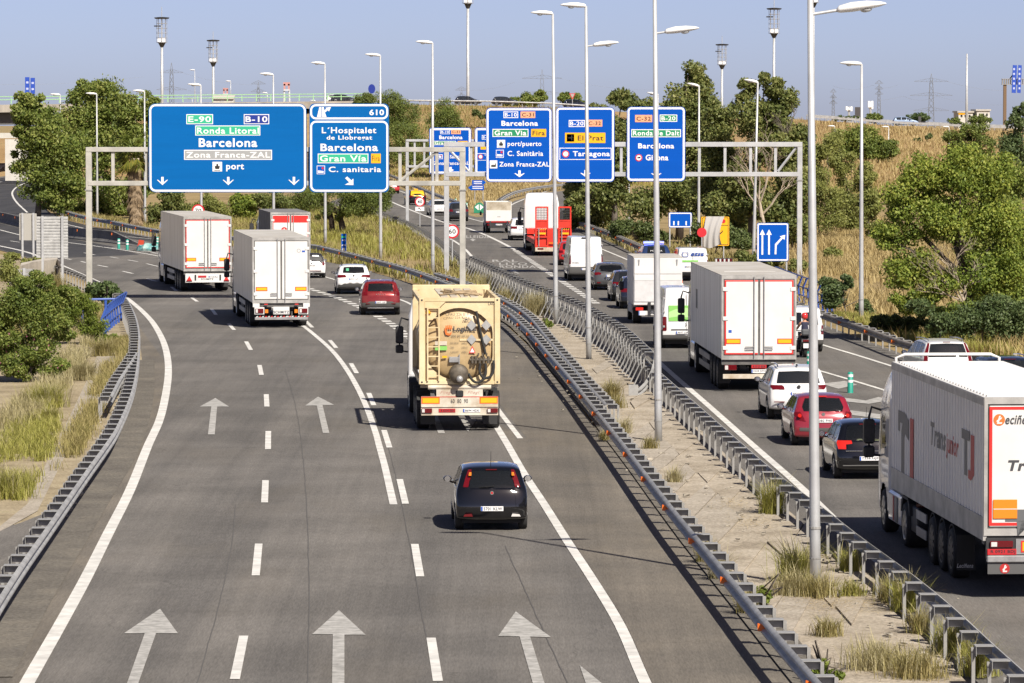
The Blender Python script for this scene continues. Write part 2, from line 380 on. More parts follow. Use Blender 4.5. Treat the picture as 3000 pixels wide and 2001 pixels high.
# ---------------------------------------------------------------- ground and carriageways
sheet('ground', [(-900, -60), (900, -60), (1500, 2600), (-1500, 2600)], -.03, M_('dry_field'))
L_EDGE = [(-60,1960),(0,1868),(154,1608),(250,1456),(344,1300),(370,1249),(405,1156),(421,1086),(415,1029),(405,975),(385,925),(355,885),(300,850),(240,815),(176,795),(120,770),(60,748),(0,733),(-150,700)]
L_TOP = [(-150,505),(0,518),(90,503),(140,497),(130,545),(118,575),(120,600),(150,625),(204,647),(271,664),(392,684),(478,700),(681,722),(908,758),(1000,775),(1090,797),(1175,821),(1262,850),(1370,893),(1480,950),(1545,1010)]
L_RIGHT = [(1600,1075),(1680,1170),(1823,1350),(1958,1520),(2106,1695),(2232,1862),(2340,2005),(2480,2190)]
left_road = sheet('left_carriageway', gg([(-60,2190)] + L_EDGE + L_TOP + L_RIGHT), 0.0, M_('asphalt_worn'))
A_PX = [(2470,2075),(2401,1993),(2274,1848),(2162,1712),(2068,1600),(1982,1497),(1900,1392),(1823,1291),(1734,1180),(1680,1112),(1610,1033),(1546,962),(1470,899),(1367,851),(1274,814),(1179,781),(1080,755),(1000,735),(908,715),(800,702),(681,692),(580,683),(478,674),(392,660),(319,645),(271,637),(204,621),(153,599),(124,577),(112,558),(118,540)]
B_PX = [(1779,1183),(1728,1128),(1664,1055),(1610,994),(1543,918),(1469,873),(1367,828),(1320,812),(1274,799)]
C2_PX = [(3060,2025),(3000,1969),(2915,1894),(2789,1778),(2667,1679),(2513,1567),(2405,1483),(2290,1398),(2171,1298),(2050,1192),(1941,1097),(1880,1043)]
C1_PX = [(1914,1030),(1823,950),(1715,888),(1638,856),(1542,819),(1470,786),(1392,750)]
D_PX = [(1420,786),(1390,772),(1327,731),(1294,703),(1230,664),(1164,635),(1100,614),(1040,599),(980,588)]
R_PX = [(3040,1072),(2904,1044),(2818,1029),(2740,1016),(2657,1000),(2553,964),(2473,937),(2400,911),(2322,883),(2263,862),(2150,820),(2020,775),(1883,722),(1771,675),(1672,640),(1640,624)]
LR_PX = [(-70,1860),(0,1743),(67,1640),(134,1546),(197,1456),(250,1380),(308,1300),(338,1255),(380,1160),(398,1085),(404,1020),(405,980),(400,945),(389,912),(367,872),(330,845),(290,826),(252,808),(215,792),(176,777)]
L2_PX = [(322,1160),(351,1105),(380,1062),(399,1032)]
E_PX = [(1342,590),(1270,565),(1210,540),(1150,514),(1090,495)]
F_PX = [(1465,584),(1480,574),(1508,561),(1545,552),(1585,545),(1649,538),(1720,533)]
def wpath(px, z, step=2.0): return resample(smooth(gg(px, z), 1.0), step)
PA, PB, PC2, PD, PR, PL, PL2 = (wpath(p, .74) for p in (A_PX, B_PX, C2_PX, D_PX, R_PX, LR_PX, L2_PX))
PC1 = wpath(C1_PX, 1.24); PE = wpath(E_PX, .74); PF = wpath(F_PX, .74)
RB = list(offset(PC2, .35)) + [p for p in offset(PC1, .35) if p[1] > 178] + [p for p in offset(PD, .3) if p[1] > PC1[-1][1] + 4]
R_TOP = [(960,598),(1090,528),(1150,543),(1210,570),(1342,622),(1395,636),(1440,634),(1465,612),(1508,588),(1585,566),(1740,550),(1740,572),(1660,604),(1640,650)]
right_poly = [(24, 30)] + [tuple(p[:2]) for p in RB] + [g(*p)[:2] for p in R_TOP] + [tuple(p) for p in offset(PR, -.55)[::-1]] + [(46, 150), (60, 30)]
right_road = sheet('right_carriageway', right_poly, 0.0, M_('asphalt_worn'))
# dark resurfaced lanes far left, pale shoulders
sheet('resurfaced_lanes', gg([(188,756),(408,746),(330,722),(201,699),(54,667),(0,654),(-150,610),(-150,700),(0,731),(60,746),(120,764)]), .004, M_('asphalt_new'))
sheet('ramp_lane', gg([(-150,510),(0,522),(88,506),(128,500),(116,560),(116,590),(150,628),(204,650),(271,668),(392,688),(478,704),(462,712),(325,690),(201,672),(54,638),(0,626),(-150,590)]), .004, M_('asphalt_new'))
LEL = [(20,2110),(80,2001),(179,1827),(250,1698),(317,1564),(380,1439),(435,1303),(465,1238),(482,1175),(493,1098),(490,1044),(477,998),(450,949),(423,918),(400,897),(370,873),(330,848),(281,823),(230,800),(150,765),(75,738),(0,721),(-150,690)]
lel_w = smooth(gg(LEL), 2.0)
def sub(px): return [p[:2] for p in gg(px)]
sheet('left_shoulder', [tuple(p) for p in offset(lel_w, .1) if p[1] < 175] + sub([(380,920),(403,975),(413,1029),(419,1086),(403,1156),(368,1249),(342,1300),(248,1456),(152,1608),(-2,1868),(-62,1960),(-60,2110)]), .004, M_('asphalt_shoulder'))
REL = [(1960,2130),(1890,2001),(1818,1836),(1738,1702),(1662,1586),(1595,1479),(1536,1389),(1485,1300),(1451,1244)]
rel_w = smooth(gg(REL), 2.0)
OUT = [(1524,1285),(1460,1202),(1390,1105),(1310,1005),(1260,945),(1204,892),(1171,878),(1070,845),(982,820),(900,797),(800,772),(690,748),(560,720),(462,702),(351,691),(271,675),(201,659),(130,645)]
sheet('right_shoulder', [tuple(p) for p in offset(rel_w, -.12)] + [tuple(p) for p in offset(smooth(gg([(1524,1285),(1460,1202),(1390,1105)]), 2.0), -.2)] + sub([(1480,1000),(1545,1015),(1600,1077),(1680,1172),(1823,1352),(1958,1522),(2106,1697),(2232,1864),(2330,2005),(2440,2130)]), .004, M_('asphalt_shoulder'))
# median: dusty concrete and soil between the two barriers
med = sub([(1440,905),(1480,945),(1545,1005),(1600,1070),(1680,1166),(1823,1346),(1958,1516),(2106,1690),(2232,1857),(2340,2000),(2480,2190)])
sheet('median_strip', [(24, 30)] + [tuple(p) for p in offset(PC2, .36)] + [tuple(p) for p in offset(PC1, .36) if 178 < p[1] < 235] + med, .03, M_('median_soil'))
# concrete slabs of the median, each a few centimetres proud and uneven
slab = []
def slabs():
    rng = random.Random(3); a = resample(np.array([g(*p)[:2] for p in [(1655,1120),(1745,1205),(1880,1370),(2010,1530),(2150,1690),(2290,1850),(2420,2001)]]), 3.2)
    b = resample(np.array([g(*p)[:2] for p in [(1800,1050),(1900,1130),(2080,1290),(2240,1440),(2430,1600),(2660,1790),(2900,2001)]]), 3.2)
    n = min(len(a), len(b)); root = None; k = 0
    for i in range(n - 1):
        for j in range(2):
            if rng.random() < .45: continue
            t0, t1 = j * .5 + .004, (j + 1) * .5 - .004
            q = [a[i] + (b[i]-a[i])*t0, a[i] + (b[i]-a[i])*t1, a[i+1] + (b[i+1]-a[i+1])*t1, a[i+1] + (b[i+1]-a[i+1])*t0]
            c = sum(q) / 4; q = [c + (p - c) * (.985 + .01*rng.random()) for p in q]
            zt = .055 + .018 * rng.random()
            pol = [(p[0] + rng.uniform(-.05, .05), p[1] + rng.uniform(-.12, .12)) for p in q]
            MB().prism_z(pol, -.02, zt).build('concrete_slab', M_(rng.choice(('median_concrete', 'median_soil'))), bpy.data.objects['median_strip'])
slabs()
# left verge: soil, service path and the dark track under it
sheet('left_verge', sub([(-400,2190),(-60,2190),(-62,1960),(-2,1868),(152,1608),(248,1456),(342,1300),(368,1249),(403,1156),(419,1086),(413,1029),(400,970),(350,900),(180,800),(0,745),(-300,690),(-900,900)]), .012, M_('verge_soil'))
sheet('service_path', sub([(-60,1560),(0,1545),(80,1480),(150,1330),(215,1200),(262,1100),(290,1030),(345,1030),(330,1100),(275,1190),(215,1290),(150,1420),(110,1500),(30,1545),(-60,1590)]), .03, M_('median_concrete'))
sheet('asphalt_track', sub([(-200,1600),(0,1552),(60,1535),(135,1505),(165,1500),(110,1600),(30,1720),(-60,1850),(-300,2190)]), .026, M_('asphalt_worn'))
for nm, a in (('gravel_margin', PL),):
    q = [p for p in a if 70 < p[1] < 175]; q = np.array(q)
    sheet(nm, [tuple(p) for p in offset(q, .5)] + [tuple(p) for p in offset(q, -.62)[::-1]], .02, M_('gravel_dark'))
q = np.array([p for p in PA if 60 < p[1] < 215])
sheet('gravel_margin', [tuple(p) for p in offset(q, -.12)] + [tuple(p) for p in offset(q, -.85)[::-1]], .04, M_('gravel_dark'))

# ---------------------------------------------------------------- painted markings (children of their carriageway)
def stripe(P, w, z, m, parent, name):
    a = offset(P, w / 2); b = offset(P, -w / 2); n = len(P)
    V = [(x, y, z) for x, y in a] + [(x, y, z) for x, y in b]
    return link(name, mesh(name, V, [(i, n + i, n + i + 1, i + 1) for i in range(n - 1)]), m, parent)
PAINT = M_('road_paint')
stripe(lel_w, .26, .012, PAINT, left_road, 'edge_line')
stripe(rel_w, .21, .012, PAINT, left_road, 'edge_line')
stripe(smooth(gg(OUT), 2.0), .17, .012, PAINT, left_road, 'edge_line')
SOL = [(1153,1479),(1127,1366),(1109,1300),(1101,1270),(1074,1194),(1047,1136),(1013,1079),(974,1029),(928,987),(886,954),(820,912),(770,887),(700,853),(640,822),(560,785),(478,754),(380,736),(271,720),(201,711),(100,697),(56,688),(0,674),(-100,650)]
stripe(smooth(gg(SOL), 2.0), .19, .012, PAINT, left_road, 'lane_line')
stripe(smooth(gg([(80,623),(48,592),(36,570),(39,558),(53,546),(82,534),(110,528)]), 2.0), .2, .012, PAINT, left_road, 'edge_line')
stripe(smooth(gg([(-100,548),(0,533),(45,523),(88,515),(120,508)]), 2.0), .2, .012, PAINT, left_road, 'edge_line')
def dash(a, b, w, parent, name='lane_dash', z=.012, m=None):
    A = np.array(g(*a)[:2]); B = np.array(g(*b)[:2]); return stripe(np.array([A, B]), w, z, m or PAINT, parent, name)
D1 = [(688,1991,714,1864),(749,1687,758,1594),(775,1473,778,1408),(785,1317,786,1264),(782,1192,780,1156),(766,1099,760,1070),(735,1026,721,1001),(686,967,670,949),(633,923,620,906),(578,884,562,873),(517,853,502,841),(459,825,431,817),(389,802,359,795),(316,783,286,777),(252,770,237,766),(209,761,188,757)]
D2 = [(1283,1997,1263,1870),(1231,1690,1215,1595),(1188,1477,1171,1405),(1141,1312,1125,1261),(1095,1188,1080,1152),(1045,1094,1028,1065),(985,1020,966,997),(915,960,896,941),(686,846,664,834)]
D3 = [(463,781,429,773),(404,767,375,762),(348,757,322,753),(278,747,246,741),(57,710,30,706)]
for w, D in ((.17, D1), (.17, D2), (.15, D3)):
    for a in D: dash(a[:2], a[2:], w, left_road)
def bars(px, step, length, w, parent, name='lane_block', m=None):
    P = resample(smooth(gg(px), 1.0), step)
    N = normals2(P); T = np.stack([N[:, 1], -N[:, 0]], 1)
    for p, t in zip(P, T): stripe(np.array([p - t*length/2, p + t*length/2]), w, .012, m or PAINT, parent, name)
bars([(1440,1228),(1400,1172),(1330,1095),(1260,1033),(1196,987),(1150,952),(1108,928),(1051,899),(997,876),(947,859),(909,847)], 2.35, 1.25, .42, left_road)
def arrow(px, parent, m=None, z=.012, name='lane_arrow'):
    return sheet(name, gg(px), z, m or M_('worn_paint'), parent)
arrow([(469,1785),(521,1857),(457,1857),(385,2060),(352,2060),(424,1857),(363,1857)], left_road)
arrow([(993,1789),(1071,1861),(1009,1861),(1009,2060),(972,2060),(975,1860),(914,1860)], left_road)
arrow([(1511,1793),(1614,1868),(1553,1867),(1613,2060),(1577,2060),(1522,1866),(1460,1865)], left_road)
arrow([(1698,1950),(1760,2001),(1830,2060),(1735,2060)], left_road)
arrow([(631,1167),(671,1192),(636,1192),(629,1274),(609,1274),(619,1192),(585,1192)], left_road)
arrow([(932,1163),(979,1187),(945,1188),(965,1270),(946,1270),(928,1189),(894,1189)], left_road)
arrow([(1250,1165),(1290,1187),(1268,1188),(1304,1270),(1284,1270),(1252,1189),(1222,1189)], left_road)
arrow([(1371,1265),(1345,1228),(1398,1228)], left_road)
for i in range(7):
    x = 300 + i * 27; dash((x, 724 + i*2.6), (x + 62, 727 + i*4.6), .22, left_road, 'chevron_bar', m=M_('worn_paint'))
# sealed joints
mat('joint_seal', (.088,.084,.08), .85)
for px in ([(1300,2060),(1250,1868),(1205,1620),(1160,1400),(1134,1300),(1085,1180)], [(560,2060),(640,1780),(678,1600),(690,1480)], [(900,2060),(905,1700),(893,1400),(868,1200),(835,1080)], [(1690,2060),(1570,1800),(1480,1600)]):
    stripe(smooth(gg(px), 1.0) + NR.normal(0, .006, (len(smooth(gg(px), 1.0)), 2)), .022, .0065, M_('joint_seal'), left_road, 'sealed_joint')
# right carriageway
RLL = [(2860,2060),(2700,1900),(2560,1772),(2405,1650),(2300,1545),(2200,1443),(2060,1310)]
stripe(smooth(gg([(2560,1640),(2372,1452),(2200,1300),(2080,1193),(1941,1071),(1850,985),(1800,935)]), 2.0), .22, .012, PAINT, right_road, 'edge_line')
bars([(1745,888),(1717,870),(1627,812),(1560,768),(1511,735)], 2.3, 1.3, .40, right_road)
stripe(smooth(gg([(1511,733),(1455,704),(1406,682),(1365,668),(1299,651),(1240,630),(1197,613),(1133,586),(1060,556)]), 2.0), .26, .012, PAINT, right_road, 'edge_line')
stripe(smooth(gg([(1390,762),(1370,738),(1345,716),(1320,700)]), 2.0), .2, .012, PAINT, right_road, 'edge_line')
stripe(smooth(gg([(1421,652),(1370,638),(1266,596),(1164,557),(1090,532)]), 2.0), .18, .012, PAINT, right_road, 'edge_line')
stripe(smooth(gg([(1470,625),(1498,601),(1530,586),(1570,570),(1640,553),(1720,545)]), 2.0), .2, .012, PAINT, right_road, 'edge_line')
stripe(smooth(gg([(3100,1232),(3000,1195),(2850,1147),(2700,1100),(2609,1072),(2500,1038),(2410,1011),(2330,983),(2200,930),(1990,830),(1830,758),(1765,731),(1700,705)]), 2.0), .17, .012, PAINT, right_road, 'edge_line')
stripe(smooth(gg([(3100,1320),(2900,1245),(2700,1180),(2582,1141),(2450,1101),(2318,1062),(2200,1018)]), 2.0), .17, .012, PAINT, right_road, 'edge_line')
stripe(smooth(gg([(2800,1425),(2700,1360),(2600,1295),(2494,1233),(2470,1215)]), 2.0), .17, .012, PAINT, right_road, 'edge_line')
for px in ([(2406,1125),(2475,1117),(2512,1128),(2456,1140)], [(2451,1163),(2536,1174),(2574,1164),(2610,1172),(2546,1184),(2456,1175)], [(2478,1201),(2590,1216),(2640,1203),(2680,1212),(2592,1230),(2484,1215)], [(2530,1250),(2650,1262),(2720,1246),(2750,1258),(2660,1278),(2550,1266)]):
    arrow(px, right_road, name='chevron_bar')
for i in range(6): dash((1395 + i*6, 630 + i*3.2), (1440 + i*7, 628 + i*4.4), .3, right_road, 'chevron_bar', m=M_('worn_paint'))
for i in range(4): dash((1768 + i*14, 763 + i*6), (1812 + i*16, 766 + i*6), .25, right_road, 'chevron_bar', m=M_('worn_paint'))
def road_word(txt, x0, x1, y0, y1):
    """elongated letters painted on the lane, read by the driver"""
    P, F = text_mesh(txt, .02, 0, 1.1); lo = P.min(0); hi = P.max(0); Q = (P - lo) / (hi - lo)
    A, B = g(x0, y1)[:2], g(x1, y1)[:2]; C, D = g(x0, y0)[:2], g(x1, y0)[:2]
    V = [((A[0]*(1-u)+B[0]*u)*(1-v) + (C[0]*(1-u)+D[0]*u)*v, (A[1]*(1-u)+B[1]*u)*(1-v) + (C[1]*(1-u)+D[1]*u)*v, .012) for u, v in Q]
    link('painted_word', mesh('painted_word', V, F), M_('worn_paint'), right_road)
road_word('RAL', 1442, 1518, 761, 768); road_word('LITO', 1462, 1545, 770, 777); road_word('RONDA', 1463, 1570, 778, 786)
arrow([(1500,788),(1523,796),(1510,796),(1524,802),(1516,802),(1502,797),(1493,796)], right_road)
road_word('LLEIDA', 1366, 1432, 690, 698); arrow([(1385,699),(1396,704),(1388,704),(1390,707),(1384,707),(1381,704),(1376,703)], right_road)
# ================================================================ guard rails
WPROF = [(0,.0),(.025,-.015),(.075,-.045),(.082,-.085),(.06,-.115),(.01,-.135),(.01,-.175),(.06,-.195),(.082,-.225),(.075,-.265),(.025,-.295),(0,-.31)]
def sweep(P, prof, z0, side):
    N = normals2(P) * side; V = []; k = len(prof)
    for p, n in zip(P, N): V += [(p[0] + n[0]*a, p[1] + n[1]*a, z0 + b) for a, b in prof]
    F = [(i*k+j, i*k+j+1, (i+1)*k+j+1, (i+1)*k+j) for i in range(len(P) - 1) for j in range(k - 1)]
    return V, F
def post_mesh(h=.70):
    b = MB()     # C-profile post, web towards the rail
    b.bx(-.05, .05, -.006, .0, 0, h); b.bx(-.05, -.044, -.06, -.0061, 0, h); b.bx(.044, .05, -.06, -.0061, 0, h)
    return b.mesh('post')
def spacer_mesh(d=.30):
    b = MB()     # shallow box bracket with a lip on top
    b.bx(-.15, .15, -.004, .004, -.17, -.012); b.bx(-.155, .155, -.01, d, -.011, 0); b.bx(-.03, .03, .005, d - .02, -.15, -.012)
    return b.mesh('spacer')
POST, SPACER = post_mesh(), spacer_mesh()
POST_TALL = post_mesh(1.18)
_refl = MB().prism([(-.07, -.07), (.07, -.07), (.07, .07), (-.07, .03)], -.01, .01).mesh('reflector')
def guard_rail(P, z0, side, label, name='guard_rail', spacing=2.0, refl=None, m='galvanised', bracket=.30, posts=True, spac=True, group='guard rails'):
    """side +1: the beam faces the left of the path, -1: the right"""
    root = empty(name, (P[0][0], P[0][1], 0), 0, label, 'guard rail', group); o = np.array(P[0])
    Q = P - o; V, F = sweep(Q, WPROF, z0, side); me = mesh('rail_beam', V, F, True)
    link('rail_beam', me, M_(m), root)
    if not posts: return root
    S = resample(Q, spacing); N = normals2(S) * side
    for k, (p, n) in enumerate(zip(S, N)):
        a = math.atan2(n[1], n[0]) - math.pi / 2
        po = link('post', POST, M_('galvanised_dull'), root, (p[0] - n[0]*(bracket+.005), p[1] - n[1]*(bracket+.005), 0), (0, 0, a))
        if spac: link('spacer', SPACER, M_('galvanised'), root, (p[0] - n[0]*bracket, p[1] - n[1]*bracket, z0 - .005), (0, 0, a))
        if refl and k % refl == refl // 2:
            r = link('reflector', _refl, M_('reflex_orange'), root, (p[0] + n[0]*.075, p[1] + n[1]*.075, z0 - .155), (0, 0, a + math.pi/2 * .85))
    return root
guard_rail(PA, .74, 1, 'long grey guard rail with orange reflectors edging the left carriageway along the median', refl=4)
guard_rail(PB, .74, 1, 'short second guard rail behind the first, ending in a turned-down tip beside the grassy median', refl=5)
guard_rail(PC2, .74, -1, 'near grey guard rail seen from behind, alongside the queue of cars')
guard_rail(PD, .74, -1, 'far guard rail seen from behind, beside the round 40 and 60 speed signs')
guard_rail(PR, .74, 1, 'weathered brown guard rail on the right verge below the big leafy tree', refl=4, m='galvanised_worn')
guard_rail(PL, .74, -1, 'curving grey guard rail on the left verge by the blue railing', spacing=2.0)
guard_rail(PL2, .74, -1, 'short stub of guard rail splayed into the dry grass on the left verge', spacing=2.0)
guard_rail(PE, .74, 1, 'small distant guard rail beside the taxi, edging the dry field', spacing=4.0)
guard_rail(PF, .74, -1, 'distant guard rail curving right around the far slip road', spacing=4.0)
# turned-down ends
for P, nm in ((PB, 'second'), (PL2, 'stub')):
    pass
# two-storey barrier with raking struts (seen from behind)
def tall_barrier():
    P = PC1; root = empty('double_guard_rail', (P[0][0], P[0][1], 0), 0, 'tall double-height guard rail with raking struts between the median and the traffic queue', 'guard rail', 'guard rails')
    o = np.array(P[0]); Q = P - o
    for z0 in (1.24, .74):
        V, F = sweep(Q, WPROF, z0, -1); link('rail_beam', mesh('rail_beam', V, F, True), M_('galvanised_dull'), root)
    strut = MB().tube([(0, -.40, 0), (0, -.06, .70)], .026, 6).mesh('strut')
    plate = MB().bx(-.16, .16, -.005, .005, -.33, .02).mesh('bracket_plate')
    S = resample(Q, 2.0); N = -normals2(S)
    for p, n in zip(S, N):
        a = math.atan2(n[1], n[0]) - math.pi / 2
        link('post', POST_TALL, M_('galvanised_dull'), root, (p[0] - n[0]*.3, p[1] - n[1]*.3, 0), (0, 0, a))
        for z0 in (1.235, .735): link('spacer', SPACER, M_('galvanised'), root, (p[0] - n[0]*.3, p[1] - n[1]*.3, z0), (0, 0, a))
        link('bracket_plate', plate, M_('galvanised_bright'), root, (p[0] - n[0]*.42, p[1] - n[1]*.42, 1.0), (0, 0, a))
        link('strut', strut, M_('galvanised'), root, (p[0] - n[0]*.3, p[1] - n[1]*.3, .02), (0, 0, a))
    # end terminal: the upper beam bends down to the ground on the median side
    e = o + Q[0]; n = -normals2(Q)[0]; t = (Q[0] - Q[1]) / np.linalg.norm(Q[0] - Q[1])
    T = []
    for k in range(9):
        s = k / 8; T.append((e[0] + t[0]*s*5.5 - n[0]*s*s*1.0 - o[0], e[1] + t[1]*s*5.5 - n[1]*s*s*1.0 - o[1], 1.24 - 1.0*s*s*(3-2*s) * 1.0))
    V = []; kk = len(WPROF)
    for q in T: V += [(q[0] + n[0]*a, q[1] + n[1]*a, q[2] + b) for a, b in WPROF]
    F = [(i*kk+j, i*kk+j+1, (i+1)*kk+j+1, (i+1)*kk+j) for i in range(8) for j in range(kk - 1)]
    link('end_terminal', mesh('end_terminal', V, F, True), M_('galvanised'), root)
    q = T[-1]; MB().bx(-.16, .16, -.02, .02, 0, .42).build('end_plate', M_('galvanised'), root, loc=(q[0], q[1], 0), rot=(0, 0, math.atan2(n[1], n[0])))
tall_barrier()
# concrete safety barrier far left
def jersey():
    P = resample(smooth(gg([(-120,625),(0,650),(54,663),(130,682),(201,697),(271,706),(330,712),(430,724)]), 1.0), 2.0)
    o = np.array(P[0]); Q = P - o; root = empty('concrete_barrier', (P[0][0], P[0][1], 0), 0, 'dark concrete safety barrier with orange reflectors between the far left lanes', 'barrier')
    pr = [(-.3,0),(-.3,.08),(-.14,.28),(-.08,.85),(.08,.85),(.14,.28),(.3,.08),(.3,0)]; N = normals2(Q)
    seg = 5
    for s in range(0, len(Q) - 1, seg):
        e = min(s + seg, len(Q) - 1); V = []; m = e - s + 1
        for i in range(s, e + 1):
            f = 1.0 if i < len(Q) - 5 else max(.12, (len(Q) - 1 - i) / 5)
            V += [(Q[i][0] + N[i][0]*a, Q[i][1] + N[i][1]*a, b * f) for a, b in pr]
        k = len(pr); F = [(i*k+j, i*k+j+1, (i+1)*k+j+1, (i+1)*k+j) for i in range(m - 1) for j in range(k - 1)] + [tuple(range(k)), tuple(range((m-1)*k, m*k))[::-1]]
        link('barrier_unit', mesh('barrier_unit', V, F), M_('concrete_dark'), root)
    for i in range(3, len(Q) - 5, 5):
        link('reflector', MB().box((0,0,0), (.12,.05,.16)).mesh('reflector'), M_('reflex_orange'), root, (Q[i][0] - N[i][0]*.13, Q[i][1] - N[i][1]*.13, .66), (0, 0, math.atan2(N[i][1], N[i][0]) + math.pi/2))
jersey()
# ================================================================ shells for cars, vans and truck cabs
def inpoly(P, poly):
    x, y = P[:, 0], P[:, 1]; c = np.zeros(len(P), bool); n = len(poly)
    for i in range(n):
        x1, y1 = poly[i]; x2, y2 = poly[i - 1]
        k = ((y1 > y) != (y2 > y))
        with np.errstate(divide='ignore', invalid='ignore'): c ^= k & (x < (x2 - x1) * (y - y1) / (y2 - y1 + 1e-12) + x1)
    return c
def snap(P, poly, tol):
    best = np.full(len(P), 1e9); Q = P.copy()
    for i in range(len(poly)):
        a = np.array(poly[i - 1]); b = np.array(poly[i]); d = b - a; L = d @ d + 1e-12
        t = np.clip(((P - a) @ d) / L, 0, 1); C = a + t[:, None] * d; e = np.linalg.norm(P - C, axis=1)
        k = e < best; best[k] = e[k]; Q[k] = C[k]
    m = best < tol; return Q, m
def shell(outline, Wfun, N, T, S, R=(.22, .09, .35, .05), kx=2.6, mid=(.9, .9, .62)):
    """body skin: side outline (y,z) swept across the width with rounded shoulders, then closed by the flanks"""
    top = smooth(outline, .03); P = np.vstack([top, top[:1]]); P = resample(P, 1e-3 + np.linalg.norm(np.diff(P, axis=0), axis=1).sum() / N)[:-1]
    n = len(P); Tn = np.roll(P, -1, 0) - np.roll(P, 1, 0); Tn /= np.linalg.norm(Tn, axis=1)[:, None] + 1e-9
    nor = np.stack([-Tn[:, 1], Tn[:, 0]], 1); q = nor**2
    Rp = q[:, 0] * np.where(nor[:, 0] < 0, R[0], R[2]) + q[:, 1] * np.where(nor[:, 1] > 0, R[1], R[3])
    for _ in range(6): Rp = (np.roll(Rp, 1) + Rp + np.roll(Rp, -1)) / 3
    L = P[:, 0].max(); rows = []
    for u in np.linspace(0, 1, T):
        t = math.sin(u * math.pi / 2); d = Rp * (1 - (1 - t**kx)**(1 / kx)); Q = P - nor * d[:, None]
        rows.append(np.stack([t * Wfun(Q[:, 0], Q[:, 1]), Q[:, 0], Q[:, 1]], 1))
    E = rows[-1][:, 1:]; md = np.stack([np.clip(E[:, 0], mid[0], L - mid[1]), np.full(n, mid[2])], 1)
    for s in np.linspace(0, 1, S + 1)[1:]:
        Q = E + (md - E) * s; rows.append(np.stack([Wfun(Q[:, 0], Q[:, 1]), Q[:, 0], Q[:, 1]], 1))
    neg = [r * np.array([-1, 1, 1]) for r in rows[:0:-1]]
    G = np.array(neg + rows); nr = len(G); V = G.reshape(-1, 3)
    r = np.arange(nr - 1)[:, None]; c = np.arange(n)[None, :]; c2 = (c + 1) % n
    F = np.stack([r*n + c, r*n + c2, (r+1)*n + c2, (r+1)*n + c], -1).reshape(-1, 4)
    return V, F
def fnorm(V, F):
    a = V[F[:, 2]] - V[F[:, 0]]; b = V[F[:, 3]] - V[F[:, 1]]; N = np.cross(a, b); return N / (np.linalg.norm(N, axis=1)[:, None] + 1e-12)
def submesh(V, F, name, m, parent, push=0.0, VN=None, sm=True):
    if len(F) == 0: return None
    u, inv = np.unique(F, return_inverse=True); v = V[u]
    if push and VN is not None: v = v + VN[u] * push
    return link(name, mesh(name, v, inv.reshape(F.shape), sm), m, parent)
